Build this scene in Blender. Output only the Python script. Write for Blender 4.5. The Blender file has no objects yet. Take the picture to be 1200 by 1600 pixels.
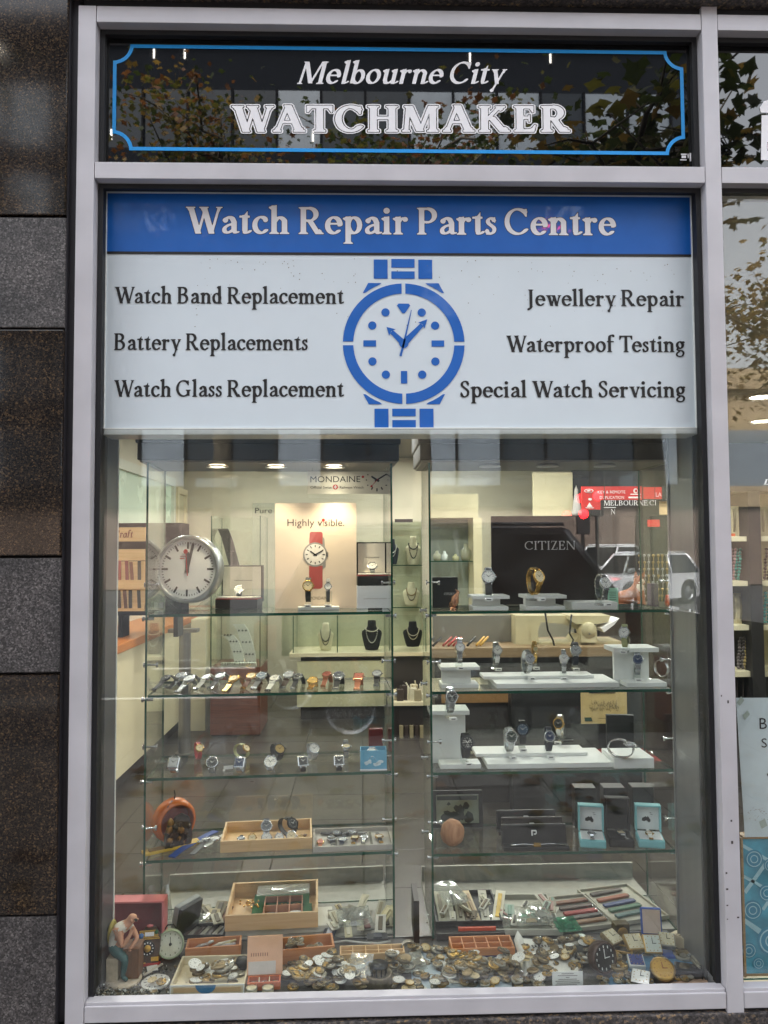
import bpy, bmesh, math, random
import numpy as np
from mathutils import Matrix, Vector
R_ = math.radians
random.seed(7)
SC = bpy.context.scene
COL = SC.collection

# ------------------------------------------------------------------ camera
CAM_LOC = Vector((0.0, -1.95, 1.55))
PITCH, YAW, ROLL = R_(2.738), R_(1.612), R_(-0.329)
F_PX = 1200.0
_w = Vector((math.sin(YAW)*math.cos(PITCH), math.cos(YAW)*math.cos(PITCH), math.sin(PITCH)))
_r = Vector((math.cos(YAW), -math.sin(YAW), 0)); _u = _r.cross(_w)
CR = _r*math.cos(ROLL) + _u*math.sin(ROLL); CU = -_r*math.sin(ROLL) + _u*math.cos(ROLL); CW = _w
cd = bpy.data.cameras.new('camera'); cam = bpy.data.objects.new('camera', cd); COL.objects.link(cam)
cam.matrix_world = Matrix(((CR.x, CU.x, -CW.x, CAM_LOC.x), (CR.y, CU.y, -CW.y, CAM_LOC.y), (CR.z, CU.z, -CW.z, CAM_LOC.z), (0, 0, 0, 1)))
cd.sensor_width = 36; cd.lens = 27; cd.clip_start = 0.05; cd.clip_end = 2000
SC.camera = cam

# ------------------------------------------------------------------ sky, sun, exposure
SUN_EL, SUN_AZ = R_(52), R_(-15)
wd = bpy.data.worlds.new('World'); SC.world = wd; wd.use_nodes = True
nt = wd.node_tree; bg = nt.nodes['Background']
sky = nt.nodes.new('ShaderNodeTexSky'); sky.sky_type = 'NISHITA'; sky.sun_disc = False
sky.sun_elevation = SUN_EL; sky.sun_rotation = SUN_AZ; sky.dust_density = 6; sky.air_density = 1.2; sky.ozone_density = 1.0
hs = nt.nodes.new('ShaderNodeHueSaturation'); hs.inputs['Saturation'].default_value = 0.22   # an overcast, nearly neutral sky
nt.links.new(sky.outputs[0], hs.inputs['Color']); nt.links.new(hs.outputs[0], bg.inputs['Color'])
bg.inputs['Strength'].default_value = 0.15
sl = bpy.data.lights.new('sun', 'SUN'); sl.energy = 1.5; sl.angle = R_(25); sl.color = (1, .96, .9)
so = bpy.data.objects.new('sun', sl); COL.objects.link(so)
so.rotation_euler = (R_(-38), 0, R_(15))     # from behind the shop: the shopfront itself gets only sky light; so.location = (-4, -8, 12)
SC.view_settings.view_transform = 'Standard'; SC.view_settings.look = 'None'
SC.view_settings.gamma = 1; SC.view_settings.use_curve_mapping = False
SC.view_settings.exposure = 2.7
SC.cycles.use_denoising = True
SC.cycles.max_bounces = 12; SC.cycles.transparent_max_bounces = 48; SC.cycles.glossy_bounces = 6
SC.cycles.diffuse_bounces = 4; SC.cycles.sample_clamp_indirect = 6; SC.cycles.caustics_reflective = False; SC.cycles.caustics_refractive = False

# ------------------------------------------------------------------ measuring helpers (a point of the photograph at a real depth or height)
def ray(px, py):
    return CR*((px-600)/F_PX) - CU*((py-800)/F_PX) + CW
def at(px, py, Y):
    d = ray(px, py); t = (Y-CAM_LOC.y)/d.y
    return CAM_LOC + d*t
def on(px, py, z):
    d = ray(px, py); t = (z-CAM_LOC.z)/d.z
    return CAM_LOC + d*t
def rect(x0, y0, x1, y1, Y):
    "world X0, Z0, X1, Z1 of an upright rectangle seen at x0..x1, y0..y1 at depth Y"
    xm, ym = (x0+x1)/2, (y0+y1)/2
    return at(x0, ym, Y).x, at(xm, y1, Y).z, at(x1, ym, Y).x, at(xm, y0, Y).z

# ------------------------------------------------------------------ materials
def lin(c):
    return tuple(((v/255)/12.92 if v/255 <= .04045 else ((v/255+.055)/1.055)**2.4) for v in c)
MATS = {}
def pm(name, rgb, rough=.5, metal=0, var=.08, scale=40, bump=0, spec=.5, coat=0, alpha=1, stretch=None, emit=None, es=0):
    if name in MATS: return MATS[name]
    m = bpy.data.materials.new(name); m.use_nodes = True; n = m.node_tree; p = n.nodes['Principled BSDF']
    col = lin(rgb)
    p.inputs['Roughness'].default_value = rough; p.inputs['Metallic'].default_value = metal
    p.inputs['Specular IOR Level'].default_value = spec; p.inputs['Coat Weight'].default_value = coat
    p.inputs['Base Color'].default_value = (*col, 1)
    if var or bump:
        tc = n.nodes.new('ShaderNodeTexCoord'); mp = n.nodes.new('ShaderNodeMapping'); nz = n.nodes.new('ShaderNodeTexNoise')
        n.links.new(tc.outputs['Object'], mp.inputs[0]); n.links.new(mp.outputs[0], nz.inputs['Vector'])
        nz.inputs['Scale'].default_value = scale; nz.inputs['Detail'].default_value = 5
        if stretch: mp.inputs['Scale'].default_value = stretch
        if var:
            rp = n.nodes.new('ShaderNodeMapRange'); rp.inputs[1].default_value = .25; rp.inputs[2].default_value = .75
            rp.inputs[3].default_value = 1-var*1.6; rp.inputs[4].default_value = 1+var
            mx = n.nodes.new('ShaderNodeVectorMath'); mx.operation = 'SCALE'; mx.inputs[0].default_value = col
            n.links.new(nz.outputs[0], rp.inputs[0]); n.links.new(rp.outputs[0], mx.inputs['Scale'])
            n.links.new(mx.outputs[0], p.inputs['Base Color'])
            r2 = n.nodes.new('ShaderNodeMapRange'); r2.inputs[3].default_value = max(.02, rough-.08); r2.inputs[4].default_value = min(1, rough+.1)
            n.links.new(nz.outputs[0], r2.inputs[0]); n.links.new(r2.outputs[0], p.inputs['Roughness'])
        if bump:
            bp = n.nodes.new('ShaderNodeBump'); bp.inputs['Strength'].default_value = bump; bp.inputs['Distance'].default_value = .002
            n.links.new(nz.outputs[0], bp.inputs['Height']); n.links.new(bp.outputs[0], p.inputs['Normal'])
    if emit:
        p.inputs['Emission Color'].default_value = (*lin(emit), 1); p.inputs['Emission Strength'].default_value = es
    MATS[name] = m
    return m
def glass(name, tint=(.985, .99, .985), f0=.042, rough=0.0, haze=0.0, hcol=(150, 155, 150)):
    if name in MATS: return MATS[name]
    m = bpy.data.materials.new(name); m.use_nodes = True; n = m.node_tree; n.nodes.clear()
    out = n.nodes.new('ShaderNodeOutputMaterial'); tr = n.nodes.new('ShaderNodeBsdfTransparent'); tr.inputs[0].default_value = (*tint, 1)
    gl = n.nodes.new('ShaderNodeBsdfGlossy'); gl.inputs['Roughness'].default_value = rough; gl.inputs[0].default_value = (1, 1, 1, 1)
    lw = n.nodes.new('ShaderNodeLayerWeight'); lw.inputs[0].default_value = .5
    pw = n.nodes.new('ShaderNodeMath'); pw.operation = 'POWER'; pw.inputs[1].default_value = 5
    ma = n.nodes.new('ShaderNodeMath'); ma.operation = 'MULTIPLY_ADD'; ma.inputs[1].default_value = 1-f0; ma.inputs[2].default_value = f0
    mx = n.nodes.new('ShaderNodeMixShader')
    n.links.new(lw.outputs['Facing'], pw.inputs[0]); n.links.new(pw.outputs[0], ma.inputs[0]); n.links.new(ma.outputs[0], mx.inputs[0])
    base = tr
    if haze:
        df = n.nodes.new('ShaderNodeBsdfDiffuse'); df.inputs[0].default_value = (*lin(hcol), 1)
        m2 = n.nodes.new('ShaderNodeMixShader'); m2.inputs[0].default_value = haze
        nz = n.nodes.new('ShaderNodeTexNoise'); nz.inputs['Scale'].default_value = 18; nz.inputs['Detail'].default_value = 8
        mr = n.nodes.new('ShaderNodeMapRange'); mr.inputs[1].default_value = .35; mr.inputs[2].default_value = .75; mr.inputs[3].default_value = 0; mr.inputs[4].default_value = haze*2
        n.links.new(nz.outputs[0], mr.inputs[0]); n.links.new(mr.outputs[0], m2.inputs[0])
        n.links.new(tr.outputs[0], m2.inputs[1]); n.links.new(df.outputs[0], m2.inputs[2]); base = m2
    n.links.new(base.outputs[0], mx.inputs[1]); n.links.new(gl.outputs[0], mx.inputs[2]); n.links.new(mx.outputs[0], out.inputs[0])
    MATS[name] = m
    return m
def wood(name, c1, c2, rough=.5, scale=(3, 60, 60)):
    if name in MATS: return MATS[name]
    m = pm(name, c1, rough, var=0); n = m.node_tree; p = n.nodes['Principled BSDF']
    tc = n.nodes.new('ShaderNodeTexCoord'); mp = n.nodes.new('ShaderNodeMapping'); mp.inputs['Scale'].default_value = scale
    nz = n.nodes.new('ShaderNodeTexNoise'); nz.inputs['Scale'].default_value = 1; nz.inputs['Detail'].default_value = 6; nz.inputs['Distortion'].default_value = 1.2
    cr = n.nodes.new('ShaderNodeValToRGB'); cr.color_ramp.elements[0].position = .3; cr.color_ramp.elements[1].position = .7
    cr.color_ramp.elements[0].color = (*lin(c1), 1); cr.color_ramp.elements[1].color = (*lin(c2), 1)
    n.links.new(tc.outputs['Object'], mp.inputs[0]); n.links.new(mp.outputs[0], nz.inputs['Vector'])
    n.links.new(nz.outputs[0], cr.inputs[0]); n.links.new(cr.outputs[0], p.inputs['Base Color'])
    return m

# ------------------------------------------------------------------ mesh builder
class B:
    def __init__(s, mat=None, T=None):
        s.v, s.f, s.mi, s.sm, s.mats = [], [], [], [], []; s.T = T or Matrix.Identity(4); s.cur = 0
        if mat: s.mat(mat)
    def mat(s, m):
        if m not in s.mats: s.mats.append(m)
        s.cur = s.mats.index(m); return s
    def add(s, vs, fs, smooth=False):
        o = len(s.v); s.v += [s.T @ Vector(p) for p in vs]
        for f in fs:
            s.f.append([o+i for i in f]); s.mi.append(s.cur); s.sm.append(smooth)
        return s
    def box(s, x0, y0, z0, x1, y1, z1, bev=0):
        if x0 > x1: x0, x1 = x1, x0
        if y0 > y1: y0, y1 = y1, y0
        if z0 > z1: z0, z1 = z1, z0
        vs = [(x, y, z) for z in (z0, z1) for y in (y0, y1) for x in (x0, x1)]
        fs = [(0, 2, 3, 1), (4, 5, 7, 6), (0, 1, 5, 4), (2, 6, 7, 3), (0, 4, 6, 2), (1, 3, 7, 5)]
        if not bev: return s.add(vs, fs)
        bm = bmesh.new(); bv = [bm.verts.new(p) for p in vs]
        for f in fs: bm.faces.new([bv[i] for i in f])
        bmesh.ops.bevel(bm, geom=bm.edges[:], offset=bev, segments=2, affect='EDGES', profile=.6)
        bm.verts.index_update()
        s.add([tuple(v.co) for v in bm.verts], [[v.index for v in f.verts] for f in bm.faces]); bm.free(); return s
    def glassbox(s, x0, y0, z0, x1, y1, z1, face, edge, axis):
        "a pane: the two faces across AXIS are clear, its edges show the glass colour"
        vs = [(x, y, z) for z in (z0, z1) for y in (y0, y1) for x in (x0, x1)]
        F = {2: [(0, 2, 3, 1), (4, 5, 7, 6)], 1: [(0, 1, 5, 4), (2, 6, 7, 3)], 0: [(0, 4, 6, 2), (1, 3, 7, 5)]}
        for a in F:
            s.mat(face if a == axis else edge).add(vs, F[a])
        return s
    def cyl(s, p0, p1, r0, r1=None, n=16, caps=True, smooth=True):
        p0, p1 = Vector(p0), Vector(p1); r1 = r0 if r1 is None else r1; d = (p1-p0).normalized()
        a = d.orthogonal().normalized(); b = d.cross(a)
        cs = [(math.cos(2*math.pi*i/n), math.sin(2*math.pi*i/n)) for i in range(n)]
        vs = [p0+(a*c+b*q)*r0 for c, q in cs]+[p1+(a*c+b*q)*r1 for c, q in cs]
        s.add(vs, [(i, (i+1) % n, n+(i+1) % n, n+i) for i in range(n)], smooth)
        if caps:
            s.add(vs[:n], [list(range(n))[::-1]]); s.add(vs[n:], [list(range(n))])
        return s
    def lathe(s, prof, n=24, axis='z', c=(0, 0, 0), smooth=True):
        vs = []; fs = []; k = len(prof)
        for i in range(n):
            a = 2*math.pi*i/n
            for r, h in prof:
                x, y, z = r*math.cos(a), r*math.sin(a), h
                if axis == 'y': x, y, z = r*math.cos(a), h, r*math.sin(a)
                if axis == 'x': x, y, z = h, r*math.cos(a), r*math.sin(a)
                vs.append((x+c[0], y+c[1], z+c[2]))
        for i in range(n):
            j = (i+1) % n
            for q in range(k-1): fs.append((i*k+q, j*k+q, j*k+q+1, i*k+q+1))
        return s.add(vs, fs, smooth)
    def tube(s, pts, r, n=8, rs=None, closed=False):
        pts = [Vector(p) for p in pts]; m = len(pts); vs = []; fs = []
        up = None
        for i, p in enumerate(pts):
            d = (pts[(i+1) % m]-pts[i-1]) if closed else (pts[min(i+1, m-1)]-pts[max(i-1, 0)])
            d.normalize(); a = d.orthogonal() if up is None else (up-d*up.dot(d)); a.normalize(); up = a; b = d.cross(a)
            rr = rs[i] if rs else r
            vs += [p+(a*math.cos(2*math.pi*k/n)+b*math.sin(2*math.pi*k/n))*rr for k in range(n)]
        for i in range(m if closed else m-1):
            j = (i+1) % m
            for k in range(n): fs.append((i*n+k, i*n+(k+1) % n, j*n+(k+1) % n, j*n+k))
        if not closed: fs += [list(range(n))[::-1], [(m-1)*n+k for k in range(n)]]
        return s.add(vs, fs, True)
    def prism(s, poly, y0, y1, axis='y', smooth=False):
        "extrude a 2-D outline (x, z) from y0 to y1"
        n = len(poly)
        def P(a, b, h): return (a, h, b) if axis == 'y' else ((a, b, h) if axis == 'z' else (h, a, b))
        vs = [P(a, b, y0) for a, b in poly]+[P(a, b, y1) for a, b in poly]
        s.add(vs, [list(range(n)), [n+i for i in range(n)][::-1]])
        return s.add(vs, [(i, n+i, n+(i+1) % n, (i+1) % n) for i in range(n)], smooth)
    def ribbon(s, path, w, th, links=False):
        "strap: path of (y, z), widths w[i] across x, thickness th"
        n = len(path); vs = []; fs = []
        for i, (y, z) in enumerate(path):
            a = Vector(path[min(i+1, n-1)])-Vector(path[max(i-1, 0)]); a.normalize(); nx, nz = -a.y*th/2, a.x*th/2
            ww = (w[i] if isinstance(w, (list, tuple)) else w)/2
            if links and i % 2: ww *= .86
            vs += [(-ww, y+nx, z+nz), (ww, y+nx, z+nz), (ww, y-nx, z-nz), (-ww, y-nx, z-nz)]
        for i in range(n-1):
            for k in range(4): fs.append((i*4+k, i*4+(k+1) % 4, i*4+4+(k+1) % 4, i*4+4+k))
        fs += [(0, 1, 2, 3), (n*4-1, n*4-2, n*4-3, n*4-4)]
        return s.add(vs, fs)
    def ico(s, c, r, sub=2, sq=(1, 1, 1), jit=0, seed=0, smooth=True):
        bm = bmesh.new(); bmesh.ops.create_icosphere(bm, subdivisions=sub, radius=1); bm.verts.index_update(); rn = random.Random(seed)
        s.add([(c[0]+v.co.x*r*sq[0]*(1+rn.uniform(-jit, jit)), c[1]+v.co.y*r*sq[1]*(1+rn.uniform(-jit, jit)), c[2]+v.co.z*r*sq[2]*(1+rn.uniform(-jit, jit))) for v in bm.verts],
              [[v.index for v in f.verts] for f in bm.faces], smooth); bm.free(); return s
    def mesh(s, name):
        me = bpy.data.meshes.new(name); me.from_pydata([tuple(p) for p in s.v], [], s.f)
        for m in s.mats: me.materials.append(m)
        me.polygons.foreach_set('material_index', s.mi); me.polygons.foreach_set('use_smooth', s.sm)
        bm = bmesh.new(); bm.from_mesh(me); bmesh.ops.recalc_face_normals(bm, faces=bm.faces[:]); bm.to_mesh(me); bm.free()
        me.update(); return me

def tag(o, label=None, cat=None, group=None, kind=None):
    if label: o['label'] = label
    if cat: o['category'] = cat
    if group: o['group'] = group
    if kind: o['kind'] = kind
    return o
def thing(name, label, cat, loc=(0, 0, 0), rz=0, group=None):
    o = bpy.data.objects.new(name, None); COL.objects.link(o); o.empty_display_size = .02
    o.location = loc; o.rotation_euler = (0, 0, rz)
    return tag(o, label, cat, group)
def part(name, b, parent, world=False, label=None):
    "one mesh under its thing; world=True when its points are already in world coordinates"
    o = bpy.data.objects.new(name, b.mesh(name) if isinstance(b, B) else b); COL.objects.link(o); o.parent = parent
    if world:
        P = Matrix.Identity(4); q = parent
        while q: P = q.matrix_parent_inverse @ Matrix.LocRotScale(q.location, q.rotation_euler, None) @ P if q.parent else Matrix.LocRotScale(q.location, q.rotation_euler, None) @ P; q = q.parent
        o.matrix_parent_inverse = P.inverted()
    if label: o['label'] = label
    return o
def solo(name, b, label, cat, loc=(0, 0, 0), rz=0, group=None, kind=None):
    o = bpy.data.objects.new(name, b.mesh(name) if isinstance(b, B) else b); COL.objects.link(o); o.location = loc; o.rotation_euler = (0, 0, rz)
    return tag(o, label, cat, group, kind)
KIDS = {}
def copy_tree(o, parent=None):
    c = o.copy(); COL.objects.link(c); c.parent = parent
    for ch in list(o.children): copy_tree(ch, c)
    return c
# ------------------------------------------------------------------ lettering: letters drawn with a broad nib, filled and cut as thin vinyl
RES = 110; GX0, GX1, GY0, GY1 = -.35, 1.75, -.6, 1.35
_xs = np.arange(int((GX1-GX0)*RES))/RES+GX0; _ys = np.arange(int((GY1-GY0)*RES))/RES+GY0
XX, YY = np.meshgrid(_xs, _ys)
def m_poly(pts):
    m = np.zeros(XX.shape, bool); n = len(pts)
    for i in range(n):
        (x0, y0), (x1, y1) = pts[i], pts[(i+1) % n]
        if y0 == y1: continue
        c = ((YY >= min(y0, y1)) & (YY < max(y0, y1)) & (XX < (x1-x0)*(YY-y0)/(y1-y0)+x0)); m ^= c
    return m
def spline(pts, k=14):
    P = [np.array(p, float) for p in pts]
    if len(P) == 2: return [P[0]+(P[1]-P[0])*i/k for i in range(k+1)]
    P = [2*P[0]-P[1]]+P+[2*P[-1]-P[-2]]; o = []
    for i in range(1, len(P)-2):
        a, b, c, d = P[i-1:i+3]
        for j in range(k):
            t = j/k; o.append(.5*((2*b)+(-a+c)*t+(2*a-5*b+4*c-d)*t*t+(-a+3*b-3*c+d)*t**3))
    return o+[P[-2]]
class Face:
    "a serif face: W stem, T hairline, S serif length, H serif thickness, all in cap heights"
    def __init__(s, W=.165, T=.07, S=.085, H=.05, ang=14, italic=False):
        s.W, s.T, s.S, s.H, s.ang, s.it, s.cache = W, T, S, H, ang, italic, {}
    def nib(s, pts, w=None, t=None, raw=False):
        w = (w or s.W)/2; t = (t or s.T)/2; a = math.radians(s.ang); ca, sa = math.cos(a), math.sin(a)
        m = np.zeros(XX.shape, bool)
        for p in (pts if raw else spline(pts)):
            dx, dy = XX-p[0], YY-p[1]; u = dx*ca+dy*sa; v = -dx*sa+dy*ca
            m |= (u/w)**2+(v/t)**2 <= 1
        return m
    def oval(s, cx, cy, rx, ry, a0=0, a1=360, **k):
        n = max(12, int(abs(a1-a0)/6))
        return s.nib([(cx+rx*math.cos(math.radians(a0+(a1-a0)*i/n)), cy+ry*math.sin(math.radians(a0+(a1-a0)*i/n))) for i in range(n+1)], raw=True, **k)
    def dot(s, x, y, r): return (XX-x)**2+(YY-y)**2 <= r*r
    def bar(s, x0, y0, x1, y1): return (XX >= x0) & (XX <= x1) & (YY >= y0) & (YY <= y1)
    def serif(s, x, y, w, d, up, L=None):
        L = L or s.S; e = x+d*w/2; q = []
        for i in range(7):
            t = i/6; q.append((e+d*L*(1-t)**2, y+up*(s.H*.8+(s.H*.2+s.S*.9)*t**2)))
        return m_poly([(x, y), (e+d*L, y)]+q+[(x, y+up*.2)])
    def stem(s, x, y0, y1, bot='lr', top='lr', w=None):
        w = w or s.W; m = s.bar(x-w/2, y0, x+w/2, y1)
        for c in bot: m |= s.serif(x, y0, w, -1 if c == 'l' else 1, 1)
        for c in top:
            if c == 'f': m |= m_poly([(x-w/2-s.S*1.2, y1-.10), (x-w/2-s.S*1.2, y1-.055), (x+w/2, y1+.02), (x+w/2, y1-.1), (x-w/2, y1-.17)])
            else: m |= s.serif(x, y1, w, -1 if c == 'l' else 1, -1)
        return m
    def diag(s, x0, y0, x1, y1, w): return m_poly([(x0-w/2, y0), (x0+w/2, y0), (x1+w/2, y1), (x1-w/2, y1)])
    def sf(s, x, y, up, w, d='lr'):
        m = s.bar(9, 9, 9, 9)
        for c in d: m |= s.serif(x, y, w, -1 if c == 'l' else 1, up)
        return m
    def draw(s, c):
        W, T, S, H = s.W, s.T, s.S, s.H; L = W/2+S; xh = .66; n = s.nib
        it = s.it; lf = 'f'; lb = '' if it else 'lr'
        def tail(x): return n([(x, .16), (x+.03, .045), (x+.13, .06), (x+.17, .1)], w=W*.8, t=T*.75) if it else s.bar(9, 9, 9, 9)
        if c == 'W':
            a, b = L, L+.27
            m = s.diag(a, 1, b, 0, W*1.08) | s.diag(b, 0, b+.25, 1, T*1.1) | s.diag(b+.19, 1, b+.46, 0, W*1.08) | s.diag(b+.46, 0, b+.72, 1, T*1.1)
            m |= s.sf(a, 1, -1, W) | s.sf(b+.19, 1, -1, W) | s.sf(b+.72, 1, -1, T); return m, b+.72+T/2+S
        if c == 'A' :
            a = T/2+S; m = s.diag(a, 0, a+.34, 1.02, T*1.15) | s.diag(a+.33, 1.02, a+.69, 0, W*1.1) | s.bar(a+.1, .32, a+.52, .32+T)
            return m | s.sf(a, 0, 1, T) | s.sf(a+.69, 0, 1, W), a+.69+L
        if c == 'V': pass
        if c == 'T':
            x = .42; m = s.stem(x, 0, 1, 'lr', '') | s.bar(.02, 1-T, .82, 1)
            for d in (0, 1):
                e = .02+.8*d; k = 1-2*d; m |= m_poly([(e, 1), (e, .74), (e+k*.05, .74), (e+k*.15, 1-T*.9), (e+k*.15, 1)])
            return m, .84
        if c in 'CG':
            rx = .40; m = s.oval(.44, .5, rx-W*.1, .46, 48, 318)
            m |= m_poly([(.76, .98), (.76, .68), (.71, .68), (.6, .86), (.62, .95)])
            if c == 'C': return m, .84
            return m | s.stem(.73, .06, .42, '', 'lr'), .92
        if c in 'OQ': return s.oval(.46, .5, .37, .46), .92
        if c == 'H': return s.stem(L, 0, 1) | s.stem(L+.58, 0, 1) | s.bar(L, .48, L+.58, .48+T), L*2+.58
        if c == 'I': return s.stem(L, 0, 1), 2*L
        if c == 'L': return s.stem(L, 0, 1) | s.bar(L, 0, L+.44, T) | m_poly([(L+.5, .28), (L+.44, 0), (L+.25, 0), (L+.25, T), (L+.38, T+.04), (L+.46, .28)]), L+.54
        if c in 'EF':
            m = s.stem(L, 0, 1) | s.bar(L, 1-T, L+.4, 1) | s.bar(L, .49, L+.3, .49+T) | s.bar(L+.27, .38, L+.32, .67)
            m |= m_poly([(L+.44, 1), (L+.44, .74), (L+.39, .74), (L+.31, 1-T), (L+.31, 1)])
            if c == 'E': m |= s.bar(L, 0, L+.42, T) | m_poly([(L+.51, .28), (L+.45, 0), (L+.25, 0), (L+.25, T), (L+.38, T+.04), (L+.46, .28)])
            return m, L+.54
        if c == 'M':
            a = T/2+S; m = s.diag(a, 0, a+.07, 1, T*1.3) | s.diag(a+.09, 1, a+.44, .02, W*1.1) | s.diag(a+.44, .02, a+.76, 1, T*1.2) | s.stem(a+.84, 0, 1, 'lr', 'r')
            return m | s.sf(a, 0, 1, T) | s.sf(a+.07, 1, -1, T, 'l'), a+.84+L
        if c == 'N':
            a = T/2+S; m = s.bar(a-T/2, 0, a+T/2, 1) | s.diag(a+.03, 1, a+.66, 0, W*1.15) | s.bar(a+.66-T/2, 0, a+.66+T/2, 1)
            return m | s.sf(a, 0, 1, T) | s.sf(a, 1, -1, T, 'l') | s.sf(a+.66, 1, -1, T), a+.66+T/2+S
        if c == 'K':
            m = s.stem(L, 0, 1) | s.diag(L+.05, .42, L+.50, 1, T*1.3) | s.diag(L+.2, .58, L+.60, 0, W*1.15) | s.sf(L+.5, 1, -1, T*1.5) | s.sf(L+.62, 0, 1, W, 'r'); return m, L+.62+L
        if c == 'R':
            m = s.stem(L, 0, 1) | s.bar(L, 1-T, L+.22, 1) | s.bar(L, .46, L+.22, .46+T) | s.oval(L+.2, .73, .24, .235, -90, 90)
            return m | s.diag(L+.22, .5, L+.52, 0, W*1.1) | s.sf(L+.54, 0, 1, W, 'r'), L+.54+L*.95
        if c in 'PB':
            m = s.stem(L, 0, 1) | s.bar(L, 1-T, L+.2, 1)
            if c == 'P': return m | s.bar(L, .42, L+.2, .42+T) | s.oval(L+.2, .71, .25, .255, -90, 90), L+.58
            return m | s.bar(L, .5, L+.2, .5+T) | s.oval(L+.19, .765, .21, .2, -90, 90) | s.bar(L, 0, L+.2, T) | s.oval(L+.2, .285, .26, .25, -90, 90), L+.6
        if c == 'S':
            m = n([(.46, .80), (.40, .93), (.27, .965), (.13, .88), (.11, .73), (.22, .60), (.36, .49), (.46, .35), (.43, .14), (.28, .035), (.13, .08), (.07, .22)], w=W*.85)
            return m | m_poly([(.49, .98), (.49, .70), (.45, .70), (.38, .88)]) | m_poly([(.04, .02), (.04, .32), (.08, .32), (.14, .14)]), .56
        if c == 'J': return s.stem(L+.02, -.02, 1, '', 'lr') | n([(L+.02, .1), (L, -.12), (L-.12, -.22)], t=T) | s.dot(L-.12, -.2, W*.42), 2*L+.06
        if c == 'Z': return s.bar(.06, 1-T, .62, 1) | s.bar(.04, 0, .64, T) | s.diag(.14, 0, .56, 1, W) | s.bar(.06, .78, .1, 1) | s.bar(.6, 0, .645, .25), .7
        if c == 'U': return s.stem(L, .28, 1, '', 'lr') | s.stem(L+.52, .28, 1, '', 'lr', w=T*1.1) | s.oval(L+.26, .3, .27, .27, 180, 360), L+.56+S
        # lower case
        if c == 'o': return s.oval(.31, .33, .225, .295), .62
        if c == 'c': return s.oval(.30, .33, .22, .295, 55, 318) | s.dot(.45, .52, W*.47), .52
        if c == 'e': return s.oval(.30, .33, .22, .295, 0, 315) | s.bar(.1, .35, .5, .35+T*.9), .57
        if c == 'a':
            if it: return s.oval(.28, .32, .2, .29) | s.bar(.42, .1, .42+W, .64) | tail(.42+W/2), .62
            m = s.bar(.36, .1, .36+W, .46) | n([(.15, .52), (.27, .61), (.39, .57), (.36+W/2, .44)]) | s.dot(.16, .5, W*.5)
            m |= n([(.42, .36), (.25, .31), (.13, .2), (.15, .07), (.28, .05), (.42, .14)], w=W*.85) | n([(.36+W/2, .14), (.5, .045), (.58, .06)], w=W*.8, t=T*.8); return m, .58
        if c == 't': return s.bar(.1, .1, .1+W, .7) | m_poly([(.1, .6), (.1+W, .6), (.1+W, .86)]) | s.bar(0, .6, .36, .6+T*.95) | n([(.1+W/2, .15), (.2, .045), (.31, .055), (.37, .1)], w=W*.8, t=T*.9), .4
        if c == 'h': return s.stem(L, 0, 1.06, lb, lf) | s._arch(L, .36, xh) | s.stem(L+.36, 0, .46, lb, '') | tail(L+.36), L*2+.36
        if c == 'n': return s.stem(L, 0, xh, lb, lf) | s._arch(L, .36, xh) | s.stem(L+.36, 0, .46, lb, '') | tail(L+.36), L*2+.36
        if c == 'm': return s.stem(L, 0, xh, lb, lf) | s._arch(L, .35, xh) | s.stem(L+.35, 0, .46, lb, '') | s._arch(L+.35, .35, xh) | s.stem(L+.7, 0, .46, lb, ''), L*2+.7
        if c == 'r': return s.stem(L, 0, xh, lb, lf) | n([(L+.03, .46), (L+.12, .58), (L+.24, .6)], w=W*.8) | s.dot(L+.25, .56, W*.5), L+.34
        if c == 'i': return s.stem(L, 0, xh, lb, lf) | s.dot(L, .88, W*.6) | tail(L), 2*L
        if c == 'l': return s.stem(L, 0, 1.06, lb, lf) | tail(L), 2*L
        if c == 'd': return s.stem(.45, 0, 1.06, 'r', lf) | s.oval(.28, .32, .2, .29), .45+L
        if c == 'b': return s.stem(L, .02, 1.06, '', lf) | s.oval(L+.2, .32, .2, .29), L+.48
        if c == 'p': return s.stem(L, -.36, xh, lb or 'lr', lf) | s.oval(L+.2, .33, .2, .29), L+.48
        if c == 'f': return s.stem(L, 0, .85, lb, '') | n([(L, .8), (L+.03, .98), (L+.16, 1.03), (L+.22, 1.01)]) | s.dot(L+.24, .98, W*.45) | s.bar(0, .6, L+.26, .6+T*.95), L+.26
        if c == 's':
            return n([(.31, .52), (.26, .6), (.17, .61), (.09, .53), (.12, .42), (.22, .34), (.31, .24), (.29, .1), (.18, .04), (.09, .07), (.05, .16)], w=W*.78) | s.bar(.31, .45, .35, .66) | s.bar(.03, 0, .07, .22), .39
        if c == 'u': return s.stem(L, .14, xh, '', lf) | n([(L, .2), (L+.06, .05), (L+.2, .05), (L+.36, .2)]) | s.stem(L+.36, 0, xh, '' if it else 'r', lf) | tail(L+.36), L*2+.36
        if c == 'v': return s.diag(L, xh, L+.2, 0, W) | s.diag(L+.2, 0, L+.38, xh, T*1.1) | s.sf(L, xh, -1, W) | s.sf(L+.38, xh, -1, T), L+.38+S
        if c == 'y':
            m = s.diag(L, xh, L+.21, 0, W) | s.diag(L+.07, -.3, L+.40, xh, T*1.2) | s.sf(L, xh, -1, W) | s.sf(L+.4, xh, -1, T) | s.dot(L+.06, -.29, W*.5); return m, L+.4+S
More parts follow.
